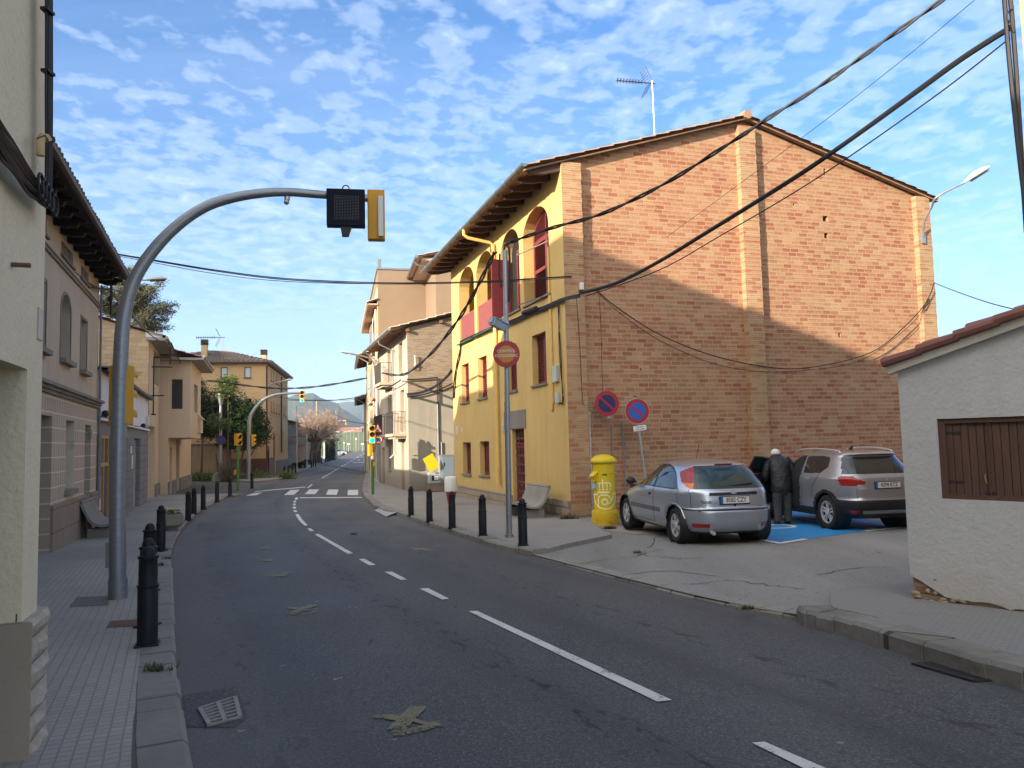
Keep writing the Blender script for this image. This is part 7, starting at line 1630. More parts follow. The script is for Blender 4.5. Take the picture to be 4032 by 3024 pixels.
# ---- silver three-door hatchback
FS = dict(z=levels([(.20, .56, 10), (.56, .64, 8), (.64, .90, 10), (.90, 1.0, 10), (1.0, 1.30, 24), (1.30, 1.40, 14), (1.40, 1.432, 8)]),
    xr=[(.2, .14), (.28, .05), (.40, .0), (.56, -.01), (.60, .0), (.63, .05), (.75, .06), (.90, .09), (.96, .13), (1.05, .20), (1.2, .35), (1.30, .47), (1.35, .56), (1.38, .72), (1.41, 1.05), (1.432, 1.55)],
    xf=[(.2, 4.0), (.3, 4.1), (.45, 4.15), (.6, 4.11), (.7, 4.0), (.8, 3.75), (.88, 3.35), (.95, 3.05), (1.05, 2.83), (1.2, 2.5), (1.3, 2.24), (1.38, 1.98), (1.42, 1.78), (1.432, 1.62)],
    w=[(.2, .77), (.3, .82), (.5, .85), (.62, .856), (.72, .853), (.86, .838), (.93, .815), (1.0, .78), (1.1, .733), (1.25, .66), (1.33, .605), (1.38, .53), (1.41, .42), (1.432, .06)],
    nf=3.6, nr=4.6, axles=(.74, 3.36), rw=.305, track=.80, spokes=6, spw=.03)
W1 = [(2.93, .951), (2.30, 1.265), (2.02, 1.325), (1.80, 1.335), (1.70, .951)]; W2 = [(1.62, .951), (1.72, 1.335), (1.40, 1.33), (1.12, 1.275), (.90, 1.18), (.70, 1.03), (.62, .951)]
WO = [(3.0, .935), (2.32, 1.295), (2.02, 1.352), (1.40, 1.352), (1.10, 1.30), (.90, 1.21), (.80, 1.13), (.60, .935)]
def cls_f(c, nr, w, xr):
    ay = abs(c.y); side = ':L' if c.y > 0 else ':R'; x, z = c.x, c.z
    for ax in FS['axles']:
        if (x-ax)**2+(z-FS['rw'])**2 < .352**2 and ay > w*.75: return None
    if z < .225: return 'underside'
    rear = x < .95
    if rear and z > .951 and z < 1.335:
        yy = ay/w
        if .79 < yy and x < lerpk([(.95, .31), (1.05, .58), (1.22, .80), (1.29, .66), (1.34, .5)], z): return ('lamp_o' if z < 1.05 else 'lamp_r')+side
        if yy <= .79 and nr.x < -.3 and x-xr < .3: return 'rear_glass'
    if ay > w*.72 and inpoly(x, z, W1): return 'glass'+side+'1'
    if ay > w*.72 and inpoly(x, z, W2): return 'glass'+side+'2'
    if ay > w*.72 and inpoly(x, z, WO): return 'pillar'+side
    if x > 1.7 and .965 < z < 1.385 and ay < w*.86 and nr.x > .25: return 'windscreen'
    if .585 < z < .625 and x < .52 and not (ay > w*.98 and x > .5): return 'strip'
    if .50 < z < .565 and 1.32 < x < 2.95 and ay > w*.9: return 'moulding'+side
    if .30 < z < .375 and x < .3 and .46 < ay < .70: return 'fog'+side
    return 'body'
FS['cls'] = cls_f; m_silver = carpaint('silver_paint', (.42, .47, .56))
FS['names'] = dict(body=('body', m_silver), underside=('underside', m_trim), lamp_o=('indicator', m_torg), lamp_r=('tail_light', m_tred), rear_glass=('rear_window', m_rglass), glass=('side_window', m_cglass), windscreen=('windscreen', m_cglass), pillar=('window_surround', m_trim), strip=('bumper_strip', m_trim), moulding=('side_moulding', plain('grey_moulding', (.10, .105, .115), .5)), fog=('fog_light', m_tred))
a, b, c = G(2661, 2137, .05), G(2478, 2071.5, .05), G(2963, 2113.5, .05)
hd = V((math.sin(R(-10.5)), math.cos(R(-10.5)), 0)); lat = V((hd.y, -hd.x, 0))
org = V((a.x, a.y, 0))+lat*.80-hd*.74; zc = zr(a.y)+.048
t, ob = car('parked_car', 'silver three door hatchback parked nose-in beside the yellow post box', (org.x, org.y, zc), math.atan2(hd.y, hd.x), FS)
mb = MB()
for sd in (1, -1): mb.tube(seam(FS, [(1.66, .95), (1.64, .60), (1.66, .30), (2.95, .28), (3.05, .5), (3.02, .9)], sd), .004, 4); mb.tube(seam(FS, [(.62, .955), (.58, .63), (.3, .615)], sd), .003, 4)
mb.tube([(rearx(FS, .70, z)-.002, .70, z) for z in (.63, .75, .86, .95)], .0035, 4); mb.tube([(rearx(FS, -.70, z)-.002, -.70, z) for z in (.63, .75, .86, .95)], .0035, 4); mb.build('panel_gap', m_blackp, t)
vs, fs = rpatch(FS, -.43, .43, .845, .895, .012); mb = MB(); mb.add(vs, fs); mb.build('tailgate_grip', m_trim, t)
plate(t, FS, .045, .765, '8582 CZY')
mb = MB(); mb.lathe([(.06, -.004), (.058, .004), (.001, .006)], 20, 0, (0, 0, 0), 'Z', 1, .5); o = mb.build('badge', m_alloy, t, True, 0, (.072, 0, .893)); o.rotation_euler = (R(90), 0, R(-90)); 
text_mb('Focus', .095, m_trim, 'lettering', t, .002, M=Matrix.Translation((.04, .52, .745)) @ Matrix.Rotation(R(7), 4, 'Z') @ RM(0, 0, 0), sx=.9)
mb = MB(); mb.lathe([(.02, 0), (.02, .004), (.001, .005)], 12); o = mb.build('lock', m_blackp, t, True, 0, (.05, 0, .675)); o.rotation_euler = (0, R(-90), 0)
mb = MB(); mb.bar((.155, -.05, .985), (.17, -.38, 1.015), .012, .02); mb.bar((.15, .30, .965), (.17, -.40, 1.035), .01, .016); mb.build('wiper', m_trim, t)
mb = MB(); mb.box(.42, .44, -.16, .16, 1.335, 1.365); mb.build('brake_light', plain('dark_red_lens', (.12, .01, .012), .3), t)
mb = MB(); mb.tube([(.10, .42, .235), (-.01, .42, .225)], .03, 12); mb.build('exhaust', m_alloy, t, True)
mb = MB(); mb.tube([(1.55, 0, 1.42), (1.40, 0, 1.70)], .005, 5); mb.build('aerial', m_trim, t)
for sd in (1, -1):
    mb = MB(); mb.ball((2.72, sd*.90, 1.0), .07, .10, .075, 12, 8); mb.bar((2.75, sd*.78, .97), (2.73, sd*.86, .98), .05, .04); mb.build('mirror', m_trim, t, True)
    mb = MB(); y = sidey(FS, 1.83, .80)*sd; mb.ball((1.83, y, .80), .07, .018, .03, 10, 6); mb.build('door_handle', m_trim, t, True)
    mb = MB(); mb.tube(seam(FS, [(1.10, .30), (1.10, .52), (1.0, .62), (.82, .69), (.62, .68), (.46, .60), (.39, .45)], sd, n=4), .012, 6); mb.build('arch_lip', m_silver, t, True)
vs, fs = rpatch(FS, -.80, .80, .632, .652, .004); mb = MB(); mb.add(vs, fs); mb.build('bumper_ledge', plain('ledge_highlight', (.5, .52, .56), .3, .7), t)  # highlight along the bumper top put into a brighter silver
# ---- grey-bronze compact crossover with its driver's door open
PS = dict(z=levels([(.24, .50, 8), (.50, .62, 6), (.62, .94, 14), (.94, 1.08, 12), (1.08, 1.46, 28), (1.46, 1.555, 16)]),
    xr=[(.24, .20), (.34, .06), (.48, .0), (.58, .0), (.64, .04), (.80, .03), (.95, .045), (1.02, .06), (1.08, .12), (1.2, .22), (1.35, .36), (1.43, .43), (1.46, .36), (1.485, .34), (1.50, .44), (1.53, .75), (1.555, 1.3)],
    xf=[(.24, 3.98), (.45, 4.14), (.6, 4.16), (.8, 4.1), (.92, 3.9), (1.0, 3.45), (1.06, 3.12), (1.2, 2.80), (1.4, 2.36), (1.48, 2.12), (1.53, 1.9), (1.555, 1.6)],
    w=[(.24, .80), (.34, .85), (.50, .87), (.72, .87), (.90, .865), (1.0, .85), (1.07, .815), (1.2, .755), (1.38, .665), (1.45, .62), (1.50, .54), (1.53, .42), (1.555, .06)],
    nf=3.6, nr=5.0, axles=(.79, 3.33), rw=.335, track=.83, spokes=5, spw=.016, twin=True)
Q1 = [(2.86, 1.09), (2.36, 1.35), (2.0, 1.415), (1.78, 1.425), (1.70, 1.08)]; Q2 = [(1.62, 1.08), (1.70, 1.425), (1.1, 1.43), (.86, 1.41), (.80, 1.22), (1.02, 1.09)]
def cls_p(c, nr, w, xr):
    ay = abs(c.y); side = ':L' if c.y > 0 else ':R'; x, z = c.x, c.z
    for ax in PS['axles']:
        d2 = (x-ax)**2+(z-PS['rw'])**2
        if d2 < .375**2 and ay > w*.72: return None
        if d2 < .445**2 and ay > w*.72 and z < .85: return 'cladding'
    if c.y > 0 and ay > w*.7 and inpoly(x, z, [(1.72, .36), (2.72, .36), (2.86, .9), (2.80, 1.09), (2.36, 1.36), (2.0, 1.43), (1.74, 1.44), (1.70, 1.0)]): return 'opening'
    if z < .40 and x > .3: return 'cladding'
    if x < .45 and z < .60:
        if .335 < z < .40 and .57 < ay < .69 and x < .2: return 'fog'+side
        if .345 < z < .405 and ay < .50 and x < .2: return 'skid'
        return 'cladding'
    if x-xr < .30 and x < .8:
        yy = ay/w
        if 1.09 < z < 1.425 and yy < .90 and nr.x < -.3: return 'rear_glass'
        if .86 < z < 1.06 and ay > .44 and ay > .44+(.16 if z < .89 else 0) and (z < 1.055-.10*max(0, (.62-ay)/.18)): return 'lamp'+side
    if .90 < z < 1.05 and x < .42-(.97-z)*.9*(1 if z < .97 else .3)*.5 and ay > w*.8: return 'lamp'+side
    if ay > w*.72 and inpoly(x, z, Q1): return 'glass'+side+'1'
    if ay > w*.72 and inpoly(x, z, Q2): return 'glass'+side+'2'
    if x > 1.8 and 1.08 < z < 1.48 and ay < w*.86 and nr.x > .25: return 'windscreen'
    return 'body'
PS['cls'] = cls_p; m_bronze = carpaint('bronze_grey_paint', (.42, .43, .465))
PS['names'] = dict(body=('body', m_bronze), opening=('door_opening', m_dark), cladding=('cladding', m_trim), lamp=('tail_light', m_tred), lamp_d=('tail_light_band', plain('dark_lens', (.03, .006, .006), .2)), fog=('fog_light', m_tred), skid=('skid_plate', plain('skid_grey', (.28, .29, .3), .4, .5)), rear_glass=('rear_window', m_cglass), glass=('side_window', m_cglass), windscreen=('windscreen', m_cglass))
a, b, c = G(3259, 2083, .05), G(3025, 2040, .05), G(3524, 2066, .05)
hd = V((math.sin(R(-9.2)), math.cos(R(-9.2)), 0)); lat = V((hd.y, -hd.x, 0)); org = V((a.x, a.y, 0))+lat*.83-hd*.79; zc = zr(a.y)+.05
t, ob = car('parked_car', 'bronze grey crossover with roof rails and its driver door open in the blue bay', (org.x, org.y, zc), math.atan2(hd.y, hd.x), PS)
PEU = t; PHD = hd; PLAT = lat
mb = MB()
for sd in (1, -1): mb.tube(seam(PS, [(1.64, 1.08), (1.62, .7), (1.64, .38)], sd), .004, 4); mb.tube(seam(PS, [(1.03, 1.08), (1.10, .95), (1.22, .80), (1.26, .6)], sd), .004, 4)
for sg in (1, -1): mb.tube([(rearx(PS, sg*.60, z)-.002, sg*.60, z) for z in (.62, .70, .80, .86)], .004, 4)
mb.build('panel_gap', m_blackp, t)
plate(t, PS, .02, .885, '4394 KTZ')
text_mb('2008', .07, m_alloy, 'lettering', t, .002, M=RM(.022, .52, .82), sx=1.1)
mb = MB(); mb.prism([(-.03, -.05), (-.01, -.01), (-.04, .0), (-.015, .02), (-.02, .055), (.01, .06), (.025, .03), (.01, .01), (.035, -.01), (.015, -.025), (.03, -.05), (.0, -.03)], lambda u, z, d: (.035+d, -u, .99+z), 0, .008); mb.build('badge', m_alloy, t)
mb = MB(); mb.bar((.235, .05, 1.145), (.25, -.30, 1.165), .012, .03); mb.ball((.22, .0, 1.14), .03, .05, .03); mb.build('wiper', m_trim, t)
mb = MB(); mb.prism([(1.12, 1.53), (1.28, 1.535), (1.08, 1.63)], lambda u, z, d: (u, d, z), -.012, .012); mb.build('roof_fin', m_trim, t)
for sd in (1, -1):
    P = [(x, sd*(.56+.03*math.sin((x-.55)/1.8*3.14)), z) for x, z in ((.62, 1.49), (.72, 1.535), (1.1, 1.565), (1.6, 1.575), (2.1, 1.545), (2.35, 1.47))]; mb = MB(); mb.tube(smooth_pl([V(p) for p in P]), .018, 8); mb.build('roof_rail', m_alloy, t, True)
    mb = MB(); y = sidey(PS, 1.22, .98)*sd; mb.bar((1.30, y+sd*.02, .97), (1.46, y+sd*.02, .98), .02, .03); mb.build('door_handle', m_alloy, t)
    if sd < 0: mb = MB(); mb.ball((2.72, sd*.93, 1.12), .07, .10, .08, 12, 8); mb.build('mirror', m_alloy, t, True)
# open door: a curved panel hinged at its front edge
ang = R(62); hx, hy = 2.80, sidey(PS, 2.8, .8)
def dfn(u, z, d):
    # u: distance back from the hinge, d: thickness inwards
    w0 = sidey(PS, 2.8-u, z)-d-hy; return (hx-u*math.cos(ang)+w0*math.sin(ang), hy+u*math.sin(ang)+w0*math.cos(ang), z)
mb = MB(); us = [0, .15, .3, .5, .7, .9, 1.06]; zz_ = [.37, .5, .65, .8, .95, 1.07]
for dd in (0, .09):
    vs = [dfn(u, z, dd) for z in zz_ for u in us]; mb.add(vs, [(j*7+i, j*7+i+1, j*7+i+8, j*7+i+7) for j in range(5) for i in range(6)])
for u in (0, 1.06): mb.add([dfn(u, z, d) for z in zz_ for d in (0, .09)], [(2*j, 2*j+1, 2*j+3, 2*j+2) for j in range(5)])
for z in (.37, 1.07): mb.add([dfn(u, z, d) for u in us for d in (0, .09)], [(2*j, 2*j+1, 2*j+3, 2*j+2) for j in range(6)])
dr = mb.build('door', m_bronze, t, True)
mb = MB(); out = [(.06, 1.07), (.50, 1.34), (.82, 1.415), (1.04, 1.43), (1.10, 1.07)]
for (u0, z0), (u1, z1) in zip(out, out[1:]):
    mb.tube([dfn(u0, z0, .02), dfn(u1, z1, .02)], .02, 6)
mb.build('window_frame', m_trim, dr); mb = MB(); mb.add([dfn(u, z, .02) for u, z in out], [tuple(range(len(out)))]); mb.build('window', m_cglass, dr)
mb = MB(); mb.add([dfn(u, z, .095) for u, z in ((.04, .4), (1.02, .4), (1.02, 1.05), (.04, 1.05))], [(0, 1, 2, 3)]); mb.build('door_lining', m_trim, dr)
mb = MB(); q = V(dfn(.02, 1.13, -.12)); mb.ball(q, .07, .11, .08, 12, 8); mb.build('mirror', m_alloy, dr, True)
# a pale car far off on the road
d0 = thing('parked_car', 'tiny pale car far away beside the hedge', 'car', (0, 0, 0)); p = atdist(1000+1545/4.74, 1550+975/4.74, 160)
d0.location = (p.x, p.y, -.55); d0.rotation_euler = (0, 0, R(20))
mb = MB(); mb.prism([(-2, .25), (2, .25), (2.05, .7), (1.2, .85), (.6, 1.35), (-1.3, 1.38), (-2, .9)], lambda u, z, d: (u, d, z), -.8, .8); mb.build('body', plain('pale_car', (.5, .55, .58), .3, .3), d0, False, .08)
mb = MB(); mb.prism([(.55, 1.27), (1.05, .9), (-1.7, .92), (-1.25, 1.3)], lambda u, z, d: (u, d, z), -.81, .81); mb.build('side_window', m_cglass, d0)
for x in (-1.3, 1.3): mb = MB(); mb.lathe([(.3, -.82), (.3, .82)], 14, 0, (x, 0, .3), 'Y'); mb.build('wheel', m_tyre, d0)

# ================================================================== THE MAN AT THE OPEN DOOR
p = G(3085, 2064, .05); pz = zr(p.y)+.05
PM = thing('person', 'stooping white haired man in black jacket and grey trousers at the open car door', 'person', (p.x, p.y, pz), math.atan2(hd.y, hd.x)-R(90)+R(-6))
m_skin = plain('skin', (.50, .31, .23), .6, 0, .1, 8); m_jack = M_('black_jacket', lambda t: finish(t, t.mix(t.noise(t.n('ShaderNodeTexCoord').outputs['Object'], 6, 4, .6), (.005, .007, .009), (.013, .015, .018)), .48, 0, t.noise(t.n('ShaderNodeTexCoord').outputs['Object'], 7, 4, .6, .6), .9, .05, .5))
m_trou = M_('grey_trousers', lambda t: finish(t, t.mix(t.noise(t.n('ShaderNodeTexCoord').outputs['Object'], 5, 4), (.032, .034, .034), (.058, .058, .057)), .9, 0, t.noise(t.mapping(t.n('ShaderNodeTexCoord').outputs['Object'], scale=(1, 1, 2.2)), 7, 3, .5, .8), .8, .05)); m_hair = plain('white_hair', (.62, .60, .57), .8, 0, .2, 40, .5); m_shoe = plain('dark_shoe', (.025, .024, .024), .5)
# body: one skinned figure
J = [((0, 0, .86), .12), ((0, .03, 1.05), .13), ((0, .09, 1.24), .14), ((0, .14, 1.36), .11), ((0, .20, 1.43), .055), ((0, .245, 1.47), .075), ((0, .28, 1.53), .088), ((0, .30, 1.575), .06),
     ((.19, .13, 1.33), .065), ((.27, .12, 1.08), .05), ((.23, .34, .98), .036), ((.22, .41, .97), .034),
     ((-.19, .13, 1.33), .065), ((-.27, .12, 1.08), .05), ((-.23, .34, .98), .036), ((-.22, .41, .97), .034),
     ((.10, 0, .80), .095), ((.105, .01, .46), .065), ((.10, -.02, .09), .048), ((.11, .09, .045), .038),
     ((-.10, 0, .80), .095), ((-.105, .01, .46), .065), ((-.10, -.02, .09), .048), ((-.11, .09, .045), .038), ((0, .365, 1.50), .018), ((.085, .26, 1.50), .02), ((-.085, .26, 1.50), .02)]
ED = [(0, 1), (1, 2), (2, 3), (3, 4), (4, 5), (5, 6), (6, 7), (3, 8), (8, 9), (9, 10), (10, 11), (3, 12), (12, 13), (13, 14), (14, 15), (0, 16), (16, 17), (17, 18), (18, 19), (0, 20), (20, 21), (21, 22), (22, 23), (6, 24), (6, 25), (6, 26)]
for sx, wr in ((1, 11), (-1, 15)):
    base = V(J[wr][0])
    for f, (dx, ln, dz) in enumerate(((-.030, .066, .004), (-.010, .078, .010), (.010, .074, .009), (.029, .058, .003))):
        i0 = len(J); J.append((tuple(base+V((dx*sx, .03, .0))), .011)); J.append((tuple(base+V((dx*sx*1.1, .03+ln*.55, -.006))), .0085)); J.append((tuple(base+V((dx*sx*1.1, .03+ln*.9, -.03))), .007)); ED += [(wr, i0), (i0, i0+1), (i0+1, i0+2)]
    i0 = len(J); J.append((tuple(base+V((-.035*sx, .0, -.01))), .011)); J.append((tuple(base+V((-.055*sx, .035, -.025))), .009)); ED += [(wr, i0), (i0, i0+1)]
me = bpy.data.meshes.new('body'); me.from_pydata([j[0] for j in J], ED, []); bo = bpy.data.objects.new('body', me); COL.objects.link(bo); bo.parent = PM; me.materials.append(m_skin)
sk = bo.modifiers.new('skin', 'SKIN')
if not me.skin_vertices: me.skin_vertices.new() if hasattr(me.skin_vertices, 'new') else None
try:
    for v_, j in zip(me.skin_vertices[0].data, J): v_.radius = (j[1], j[1])
    me.skin_vertices[0].data[0].use_root = True
except Exception: pass
ss = bo.modifiers.new('smooth', 'SUBSURF'); ss.levels = 1; ss.render_levels = 2
def loft(st, n=24, seed=0, wr=.0):
    mb = MB(); vs = []
    for z, cx, cy, rx, ry in st:
        for k in range(n): a = 2*math.pi*k/n; q = 1+wr*noise.noise(V((3*math.cos(a), 3*math.sin(a), z*9+seed))); vs.append((cx+rx*q*math.cos(a), cy+ry*q*math.sin(a), z))
    m = len(st); mb.add(vs, [(i*n+k, i*n+(k+1) % n, (i+1)*n+(k+1) % n, (i+1)*n+k) for i in range(m-1) for k in range(n)]+[tuple(range(n-1, -1, -1)), tuple((m-1)*n+k for k in range(n))]); return mb
st = [(.70, 0, .0, .235, .155), (.72, 0, .0, .24, .16), (.80, 0, .0, .235, .16), (.90, 0, .005, .228, .16), (1.0, 0, .02, .225, .16), (1.10, 0, .045, .23, .165), (1.20, 0, .07, .238, .165), (1.28, 0, .095, .24, .158), (1.35, 0, .12, .232, .14), (1.40, 0, .145, .20, .12), (1.44, 0, .17, .15, .10), (1.465, 0, .19, .105, .085), (1.475, 0, .20, .09, .08), (1.485, 0, .205, .085, .078)]
jk = loft(st, 32, 1, .06).build('jacket', m_jack, PM, True)
for sx in (1, -1):
    P = smooth_pl([V((sx*.17, .12, 1.36)), V((sx*.245, .12, 1.28)), V((sx*.30, .10, 1.12)), V((sx*.315, .12, 1.03)), V((sx*.29, .22, .98)), V((sx*.25, .34, .97))]); n = len(P); mb = MB(); mb.tube(P, [(.10-.035*i/n)*(1+.06*math.sin(i*1.9)) for i in range(n)], 12); mb.build('sleeve', m_jack, jk, True)
st = [(.06, 0, .0), (.12, .09, .09)]
tr = loft([(.66, 0, .0, .185, .135), (.75, 0, 0, .20, .14), (.88, 0, .01, .20, .14)], 24, 2, .03).build('trousers', m_trou, PM, True)
for sx in (1, -1):
    lg = [(.07, .105, -.01, .088, .095), (.10, .105, -.012, .09, .098), (.16, .105, -.01, .083, .09), (.3, .107, .0, .088, .092), (.46, .108, .005, .094, .098), (.6, .103, .0, .104, .112), (.72, .098, 0, .112, .125), (.80, .095, 0, .11, .125)]
    loft([(z, sx*cx, cy, rx, ry) for z, cx, cy, rx, ry in lg], 18, 3+sx, .10).build('trouser_leg', m_trou, tr, True)
    mb = MB(); mb.ball((sx*.115, .06, .05), .052, .145, .055, 14, 8); mb.box(sx*.115-.05, sx*.115+.05, -.08, .19, 0, .022); mb.build('shoe', m_shoe, PM, True)
mb = MB(); mb.ball((0, .25, 1.518), .10, .11, .095, 18, 12); mb.build('hair', m_hair, PM, True)
mb = loft([(1.47, 0, .195, .10, .088), (1.48, 0, .198, .099, .089), (1.495, 0, .20, .093, .086)], 24, 5, .04); mb.build('collar', m_jack, jk, True)
# ================================================================== PLANTS
def leafcrown(c, rad, n, ls, seed, gaps=.12, lob=.35, droop=0.0, cl=5):
    """leaf clusters through a lumpy crown volume, thinned by a noise field so the background shows between lumps"""
    rr = random.Random(seed); mb = MB(); vs = mb.v; fs = mb.f; k = 0; tries = 0
    while k < n and tries < n*8:
        tries += 1
        d = V((rr.gauss(0, 1), rr.gauss(0, 1), rr.gauss(0, 1))).normalized(); f = rr.random()**.42
        sc = 1+lob*noise.noise(d*1.7+V((seed, 0, 0)))+lob*.6*noise.noise(d*4.1+V((0, seed, 0)))
        q = V((d.x*rad[0], d.y*rad[1], d.z*rad[2]))*f*sc
        if noise.noise((q*1.6/ max(.3, min(rad)/1.5))+V((0, 0, seed))) < -gaps*2+(-.25 if f < .6 else 0): continue
        p = V(c)+q; k += 1
        for j in range(cl):
            o = V((rr.gauss(0, 1), rr.gauss(0, 1), rr.gauss(0, .8)))*ls*.8; a = V((rr.uniform(-1, 1), rr.uniform(-1, 1), rr.uniform(-.7, .5)-droop)).normalized(); s = a.orthogonal().normalized(); s = s*math.cos(j)+a.cross(s)*math.sin(j)
            l = ls*rr.uniform(.7, 1.3); w_ = l*.42; b = p+o; i = len(vs)
            vs += [tuple(b-a*l*.5), tuple(b+s*w_*.5), tuple(b+a*l*.5), tuple(b-s*w_*.5)]; fs.append((i, i+1, i+2, i+3)); mb.m.append(0)
    return mb
m_bark = plain('bark', (.10, .075, .055), .95, 0, .4, 12, .8); m_everg = foliage('evergreen_leaf', (.010, .028, .012), (.040, .075, .022), 1.2); m_lightg = foliage('pale_leaf', (.05, .085, .02), (.13, .17, .05), 1.5); m_cedar = foliage('cedar_needle', (.040, .055, .028), (.125, .12, .065), .8); m_box = foliage('clipped_leaf', (.006, .016, .007), (.02, .04, .014), 2)
def tree(name, label, base, trunk, crowns, mat, group=None, cat='tree'):
    t = thing(name, label, cat, (base.x, base.y, zr(base.y)), 0, group); mb = MB()
    for pts, r0, r1 in trunk: mb.tube([V(q) for q in pts], [r0+(r1-r0)*i/(len(pts)-1) for i in range(len(pts))], 7)
    mb.build('trunk', m_bark, t, True); m = MB()
    for a in crowns: c = leafcrown(*a); o = len(m.v); m.v += c.v; m.f += [tuple(i+o for i in f) for f in c.f]; m.m += c.m
    m.build('crown', mat, t); return t
b4 = lambda x, y, Y: atdist(700+x/2.37, 1250+y/2.37, Y)
def rel(x, y, Y, b): p = b4(x, y, Y); return (p.x-b.x, p.y-b.y, p.z-zr(b.y))
b = V((*b4(470, 1400, 53.6).xy, 0)); Y = 53.6
tree('evergreen_tree', 'broad dark evergreen tree filling the corner in front of the ochre house', b, [([(0, 0, 0), (.1, 0, 1.5), (0, .2, 3.2)], .16, .06), ([(.6, .1, 0), (.9, .1, 1.4), (1.2, 0, 2.6)], .09, .04), ([(1.6, .1, 0), (1.5, 0, 1.5), (2, 0, 2.4)], .08, .03), ([(-.6, 0, 0), (-.9, .1, 1.8)], .09, .04)],
     [(rel(500, 930, Y, b), (1.8, 1.1, 1.8), 1500, .17, 11, .05), (rel(640, 1000, Y, b), (1.4, 1.0, 1.6), 1000, .17, 12, .05), (rel(760, 1070, Y, b), (.85, .9, 1.0), 480, .16, 13, .03), (rel(320, 960, Y, b), (1.2, 1.0, 1.35), 800, .17, 14, .05), (rel(400, 800, Y, b), (1.3, 1.0, .95), 620, .17, 15), (rel(560, 1150, Y, b), (1.5, .9, .7), 500, .17, 16), (rel(730, 900, Y, b), (.7, .8, .7), 240, .16, 18), (rel(250, 1080, Y, b), (.7, .7, .6), 200, .16, 19)], m_everg)
b2_ = V((*b4(220, 1400, 53).xy, 0)); tree('evergreen_tree', 'paler evergreen shrub tree against the wall left of the dark evergreen', b2_, [([(0, 0, 0), (.05, 0, 2.0), (0, 0, 4.2)], .09, .03)], [(rel(215, 760, 53, b2_), (.65, .7, 1.35), 420, .15, 21, .1), (rel(190, 900, 53, b2_), (.55, .6, 1.0), 300, .15, 22, .1)], m_everg)
b3 = V((*b4(465, 1400, 50.5).xy, 0)); tree('conifer', 'pale green feathery top of a conifer rising above the dark evergreen', b3, [([(0, 0, 0), (0, 0, 4), (.05, 0, 6.1)], .08, .02)], [(rel(470, 640, 50.5, b3), (.75, .5, .62), 260, .14, 31, .2), (rel(420, 690, 50.5, b3), (.5, .4, .6), 150, .14, 32, .2), (rel(515, 590, 50.5, b3), (.38, .4, .42), 110, .13, 33, .2), (rel(430, 600, 50.5, b3), (.25, .3, .4), 60, .13, 34, .2), (rel(420, 1000, 49.5, b3), (.65, .3, .35), 120, .15, 35, .2), (rel(330, 960, 49.8, b3), (.4, .3, .5), 100, .15, 36, .2)], m_lightg)
# tall cedar behind the low houses
kc = lambda x, y, Y: atdist(x/2.37, 700+y/2.37, Y)
Y = 47.0; bc = kc(1180, 1500, Y); bc = V((bc.x, bc.y, 0)); zt = kc(1220, 880, Y).z-zr(Y)
t = thing('cedar_tree', 'tall ragged cedar showing above the roof of the brick sided house', 'tree', (bc.x, bc.y, zr(Y)))
mb = MB(); mb.tube([(0, 0, 0), (.1, 0, zt*.5), (0, 0, zt*.8), (.2, 0, zt)], [.3, .22, .12, .03], 8); cm = MB(); rr = random.Random(77)
tips = [(1640, 1180), (1600, 1270), (1560, 1200), (1530, 1340), (1480, 990), (1440, 1060), (1400, 1130), (1420, 1240), (1330, 1180), (1340, 1300), (1260, 1260), (1160, 930), (1200, 880), (1240, 1000), (1150, 1000), (1290, 1050), (1100, 1060), (1120, 980), (950, 1060), (920, 1130), (980, 1180), (1060, 1210), (1000, 1090), (900, 1200), (1200, 1160), (1500, 1260), (1460, 1180), (1370, 1030), (1550, 1390), (1480, 1380), (1420, 1360), (960, 1240), (1050, 1260), (1180, 1060), (1320, 1110)]
for i, (x, y) in enumerate(tips):
    e = kc(x, y, Y+rr.uniform(-1.5, 1.5)); e = V((e.x-bc.x, e.y-bc.y, e.z-zr(Y))); s = V((0, 0, max(1.0, e.z-.25*abs(e.x)-.8))); mid = s.lerp(e, .5)+V((0, 0, .2))
    mb.tube([s, mid, e], [.05, .035, .012], 4)
    for f in (.45, .6, .75, .88, 1.0):
        q = s.lerp(mid, f*2) if f < .5 else mid.lerp(e, f*2-1); c = leafcrown(q+V((rr.uniform(-.15, .15), 0, rr.uniform(-.05, .2))), (rr.uniform(.30, .5), .35, rr.uniform(.2, .34)), 34 if x < 1620 else 16, .12, i*7+int(f*10), .25, .5); o = len(cm.v); cm.v += c.v; cm.f += [tuple(k+o for k in g) for g in c.f]; cm.m += c.m
mb.build('trunk', m_bark, t, True); cm.build('crown', m_cedar, t)
